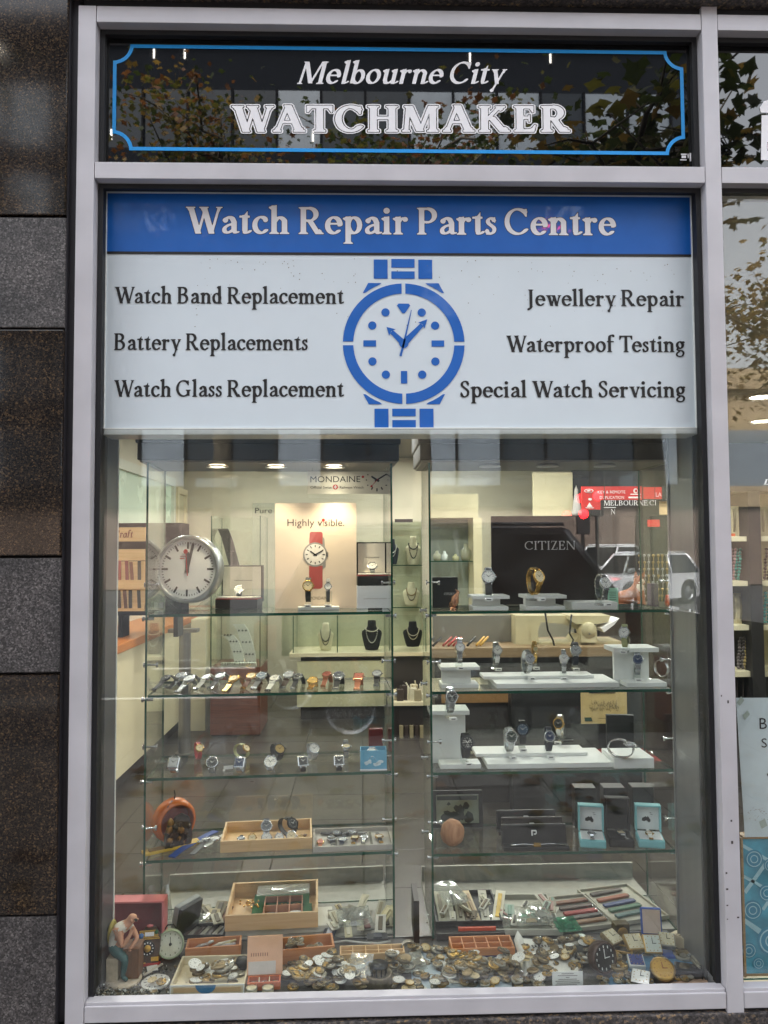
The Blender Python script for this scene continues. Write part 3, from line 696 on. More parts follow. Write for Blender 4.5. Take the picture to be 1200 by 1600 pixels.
# trees
m_bark = pm('plane_bark', (92, 84, 70), .85, 0, .3, 9, .5)
def tree(label, x, y, h, r, n, cols, seed, zc=None, leaf=.13, flat=.75):
    rn = random.Random(seed); t = thing('plane_tree', label, 'tree', (x, y, -.13 if y < -4.3 else 0), group='street trees')
    zc = zc or h-r*flat; b = B(m_bark)
    z0 = t.location.z; b.tube([(x, y, z0), (x+.05, y+.03, zc*.4), (x-.04, y+.05, zc*.75), (x+.03, y, zc)], .12, 9, [.17, .13, .10, .07])
    part('trunk', b, t, True); b = B(m_bark); tips = []
    for i in range(15):
        a = rn.uniform(0, 6.28); e = rn.uniform(-.1, 1.1); l = r*rn.uniform(.6, 1); s = Vector((x, y, zc*rn.uniform(.72, 1)))
        q = [s]; d = Vector((math.cos(a)*math.cos(e), math.sin(a)*math.cos(e), math.sin(e)*flat))
        for k in range(1, 5): q.append(s+d*l*k/4+Vector((rn.uniform(-.1, .1), rn.uniform(-.1, .1), rn.uniform(-.08, .08)))*k)
        b.tube(q, .03, 6, [.045, .032, .022, .014, .006]); tips += q[1:]
        for k in range(4):
            p = q[rn.randint(1, 3)]; dd = Vector((rn.uniform(-1, 1), rn.uniform(-1, 1), rn.uniform(-.5, .8)))*.35*r; b.tube([p, p+dd*.5+Vector((0, 0, .04)), p+dd], .012, 5, [.014, .009, .004]); tips += [p+dd*.5, p+dd]
    part('limb', b, t, True); b = B()
    cl = [(p, rn.choice(cols)) for p in tips]
    for i in range(n):
        p, c = rn.choice(cl); b.mat(m_leaf[c if rn.random() < .75 else rn.choice(cols)]); s = leaf*rn.uniform(.6, 1.25)
        o = p+Vector((rn.gauss(0, .22*r*.55), rn.gauss(0, .22*r*.55), rn.gauss(0, .16*r*.55)))
        M = Matrix.Rotation(rn.uniform(0, 6.28), 3, 'Z') @ Matrix.Rotation(rn.gauss(0, .9), 3, 'X')
        b.add([o+M @ Vector(v)*s for v in ((0, -.5, 0), (.28, -.2, .06), (.55, .02, 0), (.26, .16, .03), (.18, .5, -.05), (0, .32, .02), (-.2, .5, -.05), (-.26, .14, .03), (-.52, .0, 0), (-.27, -.22, .06))], [range(10)])
    part('crown', b, t, True); return t
p = mirror(345, 175, 9.5); tree('rusty leaved plane tree reflected at the left of the fascia', p.x, p.y, 9.3, 2.2, 4200, [1, 2, 3, 3, 0], 11, zc=p.z-.6, leaf=.10)
p = mirror(640, 190, 9.0); tree('green plane tree mid road, reflected behind the fascia lettering', p.x+.1, p.y, 9, 2.4, 4200, [3, 3, 0, 2], 12, zc=p.z-.7, leaf=.10)
p = mirror(960, 150, 4.7); tree('kerbside plane tree with large leaves, reflected at the right of the fascia', p.x+.2, p.y, 6.5, 1.5, 1100, [3, 0, 1, 3], 13, zc=p.z-.5, leaf=.15)
p = mirror(1215, 420, 9.5); tree('golden plane tree with thin foliage, reflected in the narrow pane', p.x+.6, p.y, 8, 2.5, 2600, [1, 1, 0], 14, zc=p.z-.3, leaf=.12)
p = mirror(-40, 60, 10.); tree('bare topped plane tree reflected in the polished granite', p.x-.6, p.y, 11, 2.3, 900, [3, 2, 0], 15, zc=p.z-.6)
# red lights seen in the glass
m_neon = pm('red_neon', (255, 40, 90), .4, var=0, emit=(255, 40, 100), es=7); m_rlamp = pm('red_lamp', (255, 30, 30), .4, var=0, emit=(255, 24, 30), es=9)
p = mirror(872, 352, 29.5); t = thing('neon_sign', 'pink red neon sign on the office block, reflected in the word Centre', 'neon sign', tuple(p)); b = B(m_black0 := pm('sign_case', (20, 20, 22), .5)); b.box(p.x-.95, p.y-.1, p.z-.35, p.x+.95, p.y-.01, p.z+.35, .03); part('case', b, t, True)
b = B(m_neon)
for k in range(4): x = p.x-.72+k*.48; b.tube([(x-.14, p.y+.04, p.z-.22), (x-.14, p.y+.04, p.z+.22), (x+.14, p.y+.04, p.z+.22-.2*(k % 2)), (x+.14, p.y+.04, p.z-.22)], .06, 8)
part('neon_tube', b, t, True)
for px, py, lab in ((934, 775, 'upper red traffic lamp on a pole across the street'), (912, 803, 'lower red traffic lamp on a pole across the street')):
    p = mirror(px, py, 24); t = thing('traffic_light', lab, 'traffic light', (p.x, p.y, -.13)); b = B(pm('sign_case', (20, 20, 22), .5)); b.cyl((p.x, p.y-.15, -.13), (p.x, p.y-.15, p.z+.3), .06, n=10); b.box(p.x-.22, p.y-.2, p.z-.7, p.x+.22, p.y-.02, p.z+.3, .03); part('case', b, t, True)
    b = B(m_rlamp); b.ico((p.x, p.y, p.z), .17, 2, (1, .4, 1)); part('lamp', b, t, True)
# cars
m_tyre = pm('tyre_rubber', (24, 24, 25), .8); m_rim = pm('alloy_rim', (170, 172, 176), .25, .9, .03); m_cglass = pm('car_glass', (14, 17, 19), .04, var=0, spec=.8)
m_head = pm('headlamp', (215, 220, 225), .1, var=0); m_tail = pm('tail_lamp', (150, 14, 14), .2, var=0); m_trim = pm('black_plastic', (22, 22, 23), .6)
def car(label, loc, rz, paint, L=4.6, W=1.85, H=1.65, gc=.2, roofr=.3, group='cars in the street'):
    t = thing('parked_car', label, 'car', loc, rz, group); wr = .34; f, r_ = L/2-.85, -L/2+.8; belt = H*.6
    def arch(cx): return [(cx+(wr+.06)*math.cos(a), wr+(wr+.06)*math.sin(a)) for a in [math.pi*(1-i/10) for i in range(11)]]
    low = [(-L/2+.03, .32)]+[(r_-wr-.06, gc)]+arch(r_)+[(r_+wr+.06, gc)]+[(f-wr-.06, gc)]+arch(f)+[(f+wr+.06, gc), (L/2-.04, .3), (L/2, .55), (L/2-.05, belt-.25), (L/2-.35, belt-.1), (L/2-1.15, belt+.02), (-L/2+.1, belt+.02), (-L/2, belt-.25)]
    b = B(paint); b.prism(low, -W/2, W/2); 
    me = b.mesh('body'); bm = bmesh.new(); bm.from_mesh(me); bmesh.ops.bevel(bm, geom=[e for e in bm.edges if abs(e.verts[0].co.y-e.verts[1].co.y) < 1e-4 and e.verts[0].co.z > .45 and e.verts[1].co.z > .45 and len(e.link_faces) == 2 and e.calc_face_angle(0) > 1], offset=.09, segments=3, affect='EDGES'); bm.to_mesh(me); bm.free()
    for q in me.polygons: q.use_smooth = True
    me.set_sharp_from_angle(angle=.6); part('body', me, t)
    a0, a1, c0, c1 = -L/2+.15, L/2-1.55, -L/2+.55, L/2-2.05; wi = W/2-.04; wt = W/2-.24
    vs = [(a0, -wi, belt), (a1, -wi, belt), (a1, wi, belt), (a0, wi, belt), (c0, -wt, H-.05), (c1, -wt, H-.05), (c1, wt, H-.05), (c0, wt, H-.05)]
    b = B(m_cglass); b.add(vs, [(0, 1, 5, 4), (2, 3, 7, 6), (1, 2, 6, 5), (3, 0, 4, 7)]); part('windows', b, t)
    b = B(paint); b.box(c0-.02, -wt-.01, H-.07, c1+.02, wt+.01, H, .035)
    for sy in (-1, 1):
        for (xa, xb) in ((a0, c0), (a1, c1), ((a0+a1)/2+.1, (c0+c1)/2+.1)): b.tube([(xa, sy*wi, belt), (xb, sy*wt, H-.03)], .035, 6)
        b.tube([(c0, sy*(wt-.05), H+.03), (c1, sy*(wt-.05), H+.03)], .018, 6)
    part('roof', b, t)
    for cx in (f, r_):
        for sy in (-1, 1):
            w_ = B(m_tyre); y = sy*(W/2-.11); w_.lathe([(wr*.62, -.1), (wr*.95, -.1), (wr, -.07), (wr, .07), (wr*.95, .1), (wr*.62, .1)], 24, 'y', (cx, y, wr)); o = part('wheel', w_, t)
            w_ = B(m_rim); w_.lathe([(.0, sy*.09), (.05, sy*.09), (wr*.55, sy*.06), (wr*.66, sy*.1)], 20, 'y', (cx, y, wr), False); part('rim', w_, o)
    for sy in (-1, 1):
        b = B(m_head); b.box(L/2-.32, sy*(W/2-.42), belt-.34, L/2-.005, sy*(W/2-.04), belt-.18, .04); part('headlight', b, t)
        b = B(m_tail); b.box(-L/2-.012, sy*(W/2-.3), belt-.3, -L/2+.2, sy*(W/2+.004), belt-.05, .03); part('tail_light', b, t)
        b = B(paint); b.box(a1-.25, sy*(W/2+.02), belt+.02, a1-.07, sy*(W/2+.2), belt+.16, .04); part('door_mirror', b, t)
        b = B(m_trim); b.box(-.3, sy*(W/2+.012), belt-.18, -.12, sy*(W/2-.01), belt-.15); part('door_handle', b, t); b = B(m_trim); b.box(.75, sy*(W/2+.012), belt-.18, .93, sy*(W/2-.01), belt-.15); part('door_handle', b, t)
    return t
m_suv = pm('charcoal_car_paint', (60, 62, 66), .14, .2, .03, coat=1); m_sil = pm('silver_car_paint', (226, 228, 232), .2, .1, .03, coat=1); m_wht = pm('white_car_paint', (226, 228, 230), .2, 0, .02, coat=1)
xs = (mirror(205, 900, 4.45).x+mirror(1110, 900, 4.45).x)/2
car('charcoal station wagon parked at the kerb, its dark side reflected in the window', (xs+.95, -5.4, -.13), 0, m_suv, 4.75, 1.9, 1.86)
p = mirror(992, 935, 20.5); car('silver hatchback parked across the road, reflected right of the dark wagon', (p.x, p.y, -.13), R_(148), m_sil, 4.3, 1.78, 1.5)
p = mirror(950, 900, 25.5); car('tall silver wagon parked beyond the silver hatchback', (p.x, p.y, -.13), R_(150), m_wht, 4.6, 1.9, 1.75)
# ------------------------------------------------------------------ the shop interior
def pbox(b, x0, y0, x1, y1, Y, dep, bev=0, zfloor=None):
    X0, Z0, X1, Z1 = rect(x0, y0, x1, y1, Y)
    return b.box(X0, Y, Z0 if zfloor is None else zfloor, X1, Y+dep, Z1, bev)
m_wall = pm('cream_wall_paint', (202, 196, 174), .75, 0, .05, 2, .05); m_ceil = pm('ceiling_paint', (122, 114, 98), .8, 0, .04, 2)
m_tile = pm('dark_floor_tile', (52, 47, 41), .3, 0, .22, 5); m_cream = pm('cream_laminate', (216, 206, 172), .4, 0, .04, 6); m_dark = pm('dark_panel', (42, 36, 34), .45, 0, .1, 8)
m_grey = pm('grey_laminate', (128, 126, 118), .45, 0, .06, 8); m_steel = pm('brushed_steel', (150, 146, 140), .32, .9, .1, 40, stretch=(1, 1, .05)); m_black = pm('black_card', (24, 24, 25), .5, 0, .12)
m_org = wood('orange_timber', (176, 98, 36), (205, 128, 56), .3); m_redp = pm('red_orange_laminate', (190, 70, 34), .4, 0, .06); m_brown = wood('red_brown_veneer', (82, 44, 30), (112, 64, 44), .35)
m_pale = wood('pale_pine', (206, 168, 118), (224, 190, 142), .5); m_cedar = wood('cedar_box', (186, 118, 70), (206, 142, 90), .5)
CEIL = 2.56; WL, WR, WB = -1.97, 3.9, 6.55
b = B(m_tile)
for i in range(-5, 10):
    for j in range(16): b.box(-.006+i*.45, .29+j*.45, -.1, i*.45+.4415, .29+j*.45+.4475, 0, .002)
solo('interior_floor', b, 'dark tiled floor of the shop', 'floor', kind='structure')
b = B(m_wall); b.box(WL-.1, .3, 0, WL, WB, CEIL); b.box(WL-.1, WB, 0, WR+.1, WB+.1, CEIL); b.box(WR, .3, 0, WR+.1, WB, CEIL); b.box(WL-.1, .11, 0, XA-.05, .3, CEIL)
solo('interior_wall', b, 'cream walls of the shop interior', 'wall', kind='structure')
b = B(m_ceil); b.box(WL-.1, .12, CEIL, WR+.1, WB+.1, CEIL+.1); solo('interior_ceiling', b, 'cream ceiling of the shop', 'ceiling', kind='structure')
b = B(m_blk); b.box(XA, .13, CEIL-.01, XE, .16, 2.99); solo('ceiling_bulkhead', b, 'dark bulkhead behind the fascia', 'bulkhead', kind='structure')
m_lamp = pm('lamp_diffuser', (255, 250, 235), .5, var=0, emit=(255, 244, 220), es=5); m_ring = pm('lamp_ring', (225, 222, 214), .4, 0, .03)
def downlight(x, y, label, power):
    t = thing('ceiling_downlight', label, 'ceiling light', (x, y, CEIL), 0, 'ceiling downlights of the shop')
    b = B(m_ring); b.lathe([(.075, 0), (.095, -.003), (.1, -.008), (.078, -.01), (.072, -.002)], 24); part('ring', b, t)
    b = B(m_lamp); b.lathe([(0, -.004), (.074, -.004)], 24); part('diffuser', b, t)
    l = bpy.data.lights.new('downlight', 'AREA'); l.shape = 'DISK'; l.size = .15; l.energy = power; l.color = (1, .98, .93)
    o = bpy.data.objects.new('downlight_lamp', l); COL.objects.link(o); o.parent = t; o.location = (0, 0, -.02)
DL = [on(1190, 620, CEIL-.004), on(1190, 658, CEIL-.004)]
downlight(DL[0].x, DL[0].y, 'bright round ceiling downlight, nearer of the two above the bracelet shelves', 5)
downlight(DL[1].x, DL[1].y, 'bright round ceiling downlight, farther of the two above the bracelet shelves', 5)
for x, y in ((-1.2, 1.6), (-1.0, 3.4), (-.9, 5.4), (.6, 1.7), (.5, 3.6), (.6, 5.6), (1.75, 2.2), (1.6, 4.6), (2.9, 1.3)):
    downlight(x, y, 'round ceiling downlight in the shop ceiling hidden behind the lightbox sign', 4.2)

# left counter
ct = thing('shop_counter', 'long cream counter with orange timber top along the left wall', 'counter', (-1.75, 4.5, 0))
tz = at(175, 1012, 2.86).z; fx = at(176, 1015, 2.86).x
b = B(m_org); b.box(WL+.002, 2.86, tz-.055, fx, 6.4, tz, .004); part('top', b, ct, True)
b = B(m_cream)
for y0, y1 in ((2.93, 4.55), (4.553, 5.4), (5.403, 6.38)): b.box(WL+.002, y0, .1, fx-.02, y1, tz-.056)
part('panel', b, ct, True)
b = B(m_redp); b.box(WL+.002, 2.88, 0, fx-.004, 2.928, tz-.056); part('end_panel', b, ct, True)
b = B(m_dark); b.box(WL+.002, 2.94, 0, fx-.06, 6.38, .098); part('plinth', b, ct, True)
p = on(288, 1178, 0); b = B(m_steel); b.cyl((p.x, p.y, 0), (p.x, p.y, tz-.03), .045, n=20); b.cyl((p.x, p.y, 0), (p.x, p.y, .012), .07, n=20)
b.box(p.x-.12, p.y-.05, tz-.03, p.x+.1, p.y+.05, tz-.004); solo('steel_post', b, 'round brushed steel post standing in front of the cream counter', 'post')
# strap rack on the counter
def srect(x0, y0, x1, y1, Y): return rect(x0, y0, x1, y1, Y)
YR = 3.35
sr = thing('strap_rack', 'wooden counter rack of leather straps with a lettered header board', 'display rack', (at(228, 960, YR).x, YR, tz))
b = B(m_dark); zt = at(228, 817, YR).z; X0, X1 = at(174, 900, YR).x, at(282, 900, YR).x
zq = at(228, 962, YR).z; b.box(X0, YR+.02, zq, X1, YR+.26, zt)
for x in (X0+.03, X1-.06): b.box(x, YR+.06, tz+.0005, x+.03, YR+.22, zq-.0005); part('case', b, sr, True)
X2 = at(226, 900, YR).x
b = B(m_pale)
def rb(y0, y1, d=.0, e=.016): z1, z0 = at(200, y0, YR).z, at(200, y1, YR).z; b.box(X0+.004, YR-d, z0, X2, YR+e, z1)
rb(824, 846); rb(858, 876); b2 = b
part('header_board', b, sr, True)
b = B(m_pale); rb(877, 906); part('rail', b, sr, True)
b = B(m_pale); rb(908, 955, -.012, .019); part('back_board', b, sr, True)
b = B(m_pale); rb(906, 920, .004); rb(943, 955, .004); part('rail', b, sr, True)
b = B(); lx = at(178, 840, YR).x; F = F_ITAL
serif_text(b, 'Craft', F_ITAL, lx, at(207, 840, YR).x, at(190, 840, YR).z, .05, YR-.003, pm('burnt_lettering', (120, 46, 22), .7), shear=.2); part('lettering', b, sr, True)
for k, (px, ytop, ybot, cc) in enumerate(((187, 876, 906, (150, 50, 40)), (198, 876, 906, (130, 52, 52)), (205, 878, 906, (120, 70, 52)), (218, 876, 906, (52, 46, 42)),
                                         (186, 922, 950, (58, 42, 34)), (195, 922, 950, (96, 58, 40)), (204, 922, 950, (44, 36, 32)), (217, 922, 950, (56, 50, 42)))):
    b = B(pm('strap_leather_%d' % k, cc, .5, 0, .1)); z1, z0 = at(px, ytop, YR).z, at(px, ybot, YR).z; x = at(px, ytop, YR).x
    b.prism([(x-.010, z1), (x+.012, z1), (x+.014+.004*(k % 3), z0), (x-.008+.004*(k % 3), z0)], YR-.012, YR-.007)
    tag(part('watch_strap', b, sr, True))
# sliding window on the left wall, door beyond
wn = thing('sliding_window', 'pale framed sliding window of frosted glass on the left wall', 'window', (WL, 5, 1.5))
ya, yb = 4.0, 6.0; z0, z1 = 1.42, 2.28
b = B(pm('white_window_frame', (196, 198, 182), .5, 0, .04))
b.box(WL, ya, z1-.08, WL+.05, yb, z1); b.box(WL, ya, z0, WL+.05, yb, z0+.05); b.box(WL, yb-.07, z0+.05, WL+.05, yb, z1-.08); b.box(WL, ya, z0+.05, WL+.05, ya+.06, z1-.08); part('frame', b, wn, True)
b = B(pm('frosted_glass', (196, 214, 196), .25, 0, .05, 3)); b.box(WL+.001, ya+.06, z0+.05, WL+.02, yb-.07, z1-.08); part('pane', b, wn, True)
dr = thing('cream_door', 'plain cream door at the far end of the left wall', 'door', (WL, 6.2, 0))
b = B(m_cream); b.box(WL+.001, 6.06, 0, WL+.06, 6.12, 2.2); b.box(WL+.001, 6.44, 0, WL+.06, 6.5, 2.2); b.box(WL+.001, 6.12, 2.14, WL+.06, 6.44, 2.2); part('frame', b, dr, True)
b = B(pm('door_leaf_paint', (200, 192, 160), .5, 0, .04)); b.box(WL+.001, 6.122, .9, WL+.035, 6.438, 2.138); part('leaf', b, dr, True)
b = B(m_cream); pbox(b, 298, 968, 321, 1143, 4.75, .5, .003, 0.0); solo('cream_cupboard', b, 'narrow cream cupboard between steel post and brown showcase base', 'cupboard')
# tall glass showcase on brown base
m_cg = glass('cabinet_glass', (.965, .985, .972), .04); m_gedge = pm('green_glass_edge', (18, 74, 56), .12, 0, .1, 30, spec=.7)
YS1 = 4.55; X0, Z0, X1, Z1 = rect(329, 806, 407, 1043, YS1)
ts = thing('glass_showcase', 'tall square glass showcase on a red brown wooden base', 'showcase', ((X0+X1)/2, YS1+.25, 0))
b = B(m_brown); b.box(X0, YS1, .012, X1, YS1+.5, Z0, .004); part('base', b, ts, True)
b = B(m_dark); b.box(X0+.01, YS1+.01, 0, X1-.01, YS1+.49, .012); part('plinth', b, ts, True)
b = B(); e = .008
b.glassbox(X0, YS1, Z0+.001, X1, YS1+e, Z1, m_cg, m_gedge, 1); b.glassbox(X0, YS1+.49, Z0+.001, X1, YS1+.498, Z1, m_cg, m_gedge, 1); b.glassbox(X0, YS1+e+.001, Z0+.001, X0+e, YS1+.489, Z1, m_cg, m_gedge, 0); b.glassbox(X1-e, YS1+e+.001, Z0+.001, X1, YS1+.489, Z1, m_cg, m_gedge, 0)
zs = at(368, 962, YS1).z; b.glassbox(X0+.01, YS1+.01, zs, X1-.01, YS1+.48, zs+.008, m_cg, m_gedge, 2); part('glass', b, ts, True)
def bust(label, x0, y0, x1, y1, Y, mat, strands, rz=0, seed=0):
    "necklace display neck with strands of beads"
    X0, Z0, X1, Z1 = rect(x0, y0, x1, y1, Y); h = Z1-Z0; w = (X1-X0)/2; cx = (X0+X1)/2
    t = thing('necklace_bust', label, 'display bust', (cx, Y+.05, Z0), rz)
    b = B(mat); sec = [(.0, .62, .25), (.12, .74, .3), (.4, .92, .32), (.56, 1, .33), (.64, .93, .33), (.72, .55, .3), (.8, .42, .28), (.95, .40, .28), (1, .36, .25)]
    vs = []; n = 16
    for s_, rx, ry in sec: vs += [(w*rx*math.cos(2*math.pi*i/n), w*ry*1.6*math.sin(2*math.pi*i/n)-.0*s_, h*s_) for i in range(n)]
    fs = [(a*n+i, a*n+(i+1) % n, (a+1)*n+(i+1) % n, (a+1)*n+i) for a in range(len(sec)-1) for i in range(n)]+[[(len(sec)-1)*n+i for i in range(n)], list(range(n))[::-1]]
    b.add(vs, fs, True); part('neck_form', b, t)
    for k, (drop, col) in enumerate(strands):
        b = B(pm('beads_%d_%d_%d' % col, col, .3, .3, .1)); rb_ = h*.022
        for i in range(25):
            a = math.pi*(1+i/24); px = w*.62*math.cos(a)*(1-.1*k); pz = h*(.76+drop*math.sin(a)); b.ico((px, -w*.56-.004, pz), rb_, 1)
        part('necklace', b, t)
    return t
m_blackv = pm('black_velvet', (20, 20, 22), .95, 0, .1); m_creamv = pm('cream_linen', (208, 200, 170), .9, 0, .06); m_whitel = pm('white_leatherette', (196, 196, 184), .6, 0, .05)
def ramp(label, pts, w, mat, beads=(40, 34, 30)):
    "curved bracelet ramp: world points along its spine, leaning strip"
    base = pts[-1]; t = thing('bracelet_ramp', label, 'display stand', tuple(base))
    b = B(mat); vs = []; n = len(pts)
    for p in pts: vs += [(p[0]-w/2, p[1], p[2]), (p[0]+w/2, p[1], p[2]), (p[0]+w/2, p[1]+.03, p[2]-.004), (p[0]-w/2, p[1]+.03, p[2]-.004)]
    b.add(vs, [(4*i+k, 4*i+(k+1) % 4, 4*i+4+(k+1) % 4, 4*i+4+k) for i in range(n-1) for k in range(4)]+[(0, 1, 2, 3), (4*n-1, 4*n-2, 4*n-3, 4*n-4)]); part('ramp', b, t, True)
    b = B(pm('beads_%d_%d_%d' % beads, beads, .3, .3, .1))
    for i in range(1, n-1):
        for dx in (-w*.3, 0, w*.3): b.ico((pts[i][0]+dx, pts[i][1]-.004, pts[i][2]), w*.1, 1)
    part('chain', b, t, True)
    return t
A_ = lambda *l: [tuple(at(x, y, Y)) for x, y, Y in l]
ramp('grey strap shaped ramp with dark chain on the upper shelf of the glass showcase', A_((348, 826, 4.8), (354, 840, 4.8), (360, 862, 4.78), (366, 884, 4.76), (367, 898, 4.76), (367, 961, 4.75)), .09, pm('charcoal_felt', (52, 56, 54), .9))
ramp('white curved bracelet ramp in the lower part of the glass showcase', A_((347, 993, 4.66), (356, 992, 4.66), (365, 1002, 4.66), (371, 1018, 4.66), (374, 1034, 4.66), (374, 1042, 4.66)), .085, m_whitel)
ramp('tall white curved ramp with grey band behind the lower bracelet ramp', A_((372, 975, 4.82), (379, 985, 4.82), (385, 1003, 4.82), (390, 1022, 4.82), (391, 1034, 4.82), (391, 1042, 4.82)), .10, m_whitel, (90, 90, 84))
b = B(m_whitel); pbox(b, 345, 1036, 400, 1042, 4.58, .06)
for i in range(14): b.mat(pm('ring_silver', (190, 186, 172), .25, .8)); p = at(348+i*3.8, 1037, 4.57); b.ico(tuple(p), .009, 1)
solo('ring_tray', b, 'low white tray of rings at the front of the glass showcase', 'ring tray')
# long jewellery showcase against the back
YJ = 5.1; X0, Z0, X1, Z1 = rect(456, 962, 668, 1020, YJ)
js = thing('jewellery_showcase', 'low glass jewellery showcase on a cream shelf with cream panel below', 'showcase', ((X0+X1)/2, YJ+.2, 0))
b = B(m_cream); pbox(b, 452, 1020, 672, 1026, YJ-.02, .5, .003); part('shelf', b, js, True)
b = B(pm('sage_panel', (196, 192, 156), .5, 0, .04)); pbox(b, 464, 1033, 602, 1104, YJ+.02, .03); part('front_panel', b, js, True)
b = B(m_dark); pbox(b, 470, 1027, 664, 1110, YJ+.06, .38, 0, 0.0); part('cabinet', b, js, True)
b = B(); b.glassbox(X0, YJ, Z0, X1, YJ+.007, Z1, m_cg, m_gedge, 1)
for px in (458, 527, 612): x = at(px, 990, YJ).x; b.glassbox(x-.004, YJ+.008, Z0, x+.004, YJ+.44, Z1, m_cg, m_gedge, 0)
part('glass', b, js, True)
b = B(pm('sage_back', (182, 184, 156), .6, 0, .04)); pbox(b, 440, 930, 668, 1024, YJ+.46, .02); part('back_panel', b, js, True)
bust('cream necklace bust with two bead strands in the low showcase', 496, 974, 521, 1017, YJ+.12, m_creamv, [(.42, (60, 60, 56)), (.55, (90, 80, 60))])
bust('black velvet necklace bust with pearl choker in the low showcase', 565, 970, 597, 1016, YJ+.12, m_blackv, [(.12, (220, 214, 196)), (.5, (200, 196, 184))])
bust('dark necklace bust with hanging silver chains in the gap between cabinets', 630, 972, 661, 1011, YJ+.12, m_blackv, [(.3, (210, 204, 190)), (.45, (200, 190, 160))])
YU = 5.3
bust('cream necklace bust with black bead strands, upper one in the gap', 634, 838, 658, 884, YU+.05, m_creamv, [(.2, (36, 34, 34)), (.5, (36, 34, 34))])
bust('cream necklace bust with leafy gold necklace, lower one in the gap', 630, 910, 656, 948, YU+.05, m_creamv, [(.3, (150, 120, 60)), (.5, (70, 64, 50))])
bust('dark blue draped necklace bust beside the cabinet edge', 602, 842, 624, 882, YU+.05, pm('navy_velvet', (40, 46, 58), .9), [(.3, (210, 210, 200)), (.45, (190, 190, 190))])
X0, Z0, X1, Z1 = rect(600, 814, 668, 955, YU)
wc = thing('wall_showcase', 'glass wall showcase with necklace busts seen between the two cabinets', 'showcase', ((X0+X1)/2, YU, Z0))
b = B(pm('sage_back', (182, 184, 156), .6)); b.box(X0, YU+.28, Z0, X1, YU+.3, Z1); part('back_panel', b, wc, True)
b = B(m_black); pbox(b, 617, 811, 645, 816, YU-.01, .04); part('top_rail', b, wc, True)
b = B()
for py in (884, 950): z = at(640, py, YU).z; b.glassbox(X0, YU, z, X1, YU+.27, z+.008, m_cg, m_gedge, 2)
b.glassbox(X0, YU-.008, Z0, X1, YU-.001, Z1, m_cg, m_gedge, 1); part('glass', b, wc, True)
# counter and drawers in the gap
YC = 4.4; gc = thing('work_counter', 'cluttered cream work counter seen through the gap between cabinets', 'counter', (at(645, 1098, YC).x, YC+.2, 0))
b = B(m_cream); pbox(b, 606, 1097, 690, 1103, YC, .6, .003); part('top', b, gc, True)
b = B(m_dark); pbox(b, 608, 1104, 688, 1198, YC+.05, .5, 0, 0.0); part('cabinet', b, gc, True)
b = B(m_pale); pbox(b, 618, 1160, 661, 1168, YC+.01, .04); part('drawer_front', b, gc, True)
rn = random.Random(8); ctop = at(640, 1097, YC).z
for k in range(12):
    px = 622+k*3.9; c = rn.choice([(205, 200, 176), (150, 140, 110), (96, 84, 60), (190, 180, 150), (60, 50, 44)]); p = at(px, 1096, YC+rn.uniform(.02, .2)); h = rn.uniform(.03, .13)
    b = B(pm('clutter_%d' % c[0], c, .5, 0, .1)); b.box(-.03, -.02, 0, rn.uniform(.0, .05), .03, h, .004); b.cyl((0, 0, h), (.02*rn.uniform(-1, 1), 0, h+.03), .006)
    solo('parts_box', b, 'small pale parts box among the clutter on the work counter', 'box', (p.x, p.y, ctop+.0005), rn.uniform(-.5, .5), 'clutter on the work counter')
for k in range(5):
    b = B(pm('clutter_%d' % (60 if k % 2 else 150), (60, 50, 44) if k % 2 else (150, 140, 110), .5)); px = 624+k*8; X0, Z0, X1, Z1 = rect(px, 1134, px+6, 1160, YC+.015)
    b.box(X0, YC+.005, Z0, X1, YC+.045, Z1, .003); solo('tool_case', b, 'small tool case standing on the open drawer below the work counter', 'case', group='tool cases in the drawer')
# cream cabinet behind the right display
YK = 4.85; X0, Z0, X1, Z1 = rect(664, 772, 748, 955, YK)
kc = thing('cream_cabinet', 'tall cream cabinet with an open grey glass shelf of ornaments', 'cabinet', ((X0+X1)/2, YK+.2, 0))
b = B(m_cream); xw = X1-.016; zt = at(700, 809, YK).z
b.box(X0, YK, zt, X1, YK+.4, Z1); b.box(xw-.03, YK, 0, X1+.03, YK+.4, zt-.001); b.box(X0, YK, 0, xw-.031, YK+.4, at(700, 955, YK).z); part('carcass', b, kc, True)
b = B(pm('grey_green_back', (140, 148, 138), .5, 0, .05)); b.box(X0, YK+.34, Z0, xw-.031, YK+.39, zt-.001); part('back_panel', b, kc, True)
b = B(); zs = at(700, 878, YK).z; b.glassbox(X0, YK+.02, zs, xw-.032, YK+.33, zs+.008, m_cg, m_gedge, 2); part('glass_shelf', b, kc, True)
for px, w_, h_, c, lab in ((683, .035, .09, (150, 152, 130), 'small dark framed ornament'), (695, .03, .085, (196, 204, 200), 'small silver cup ornament'), (712, .03, .06, (190, 190, 150), 'small pale glass ornament'), (728, .045, .15, (150, 190, 160), 'pale green glass bottle')):
    p = at(px, 877, YK+.1); b = B(pm('orn_%d' % c[0], c, .2, 0, .05)); b.lathe([(0, 0), (w_*.8, 0), (w_, h_*.2), (w_, h_*.6), (w_*.4, h_*.8), (w_*.4, h_), (0, h_)], 14)
    solo('ornament', b, lab+' on the grey cabinet shelf', 'ornament', (p.x, p.y, zs+.009))
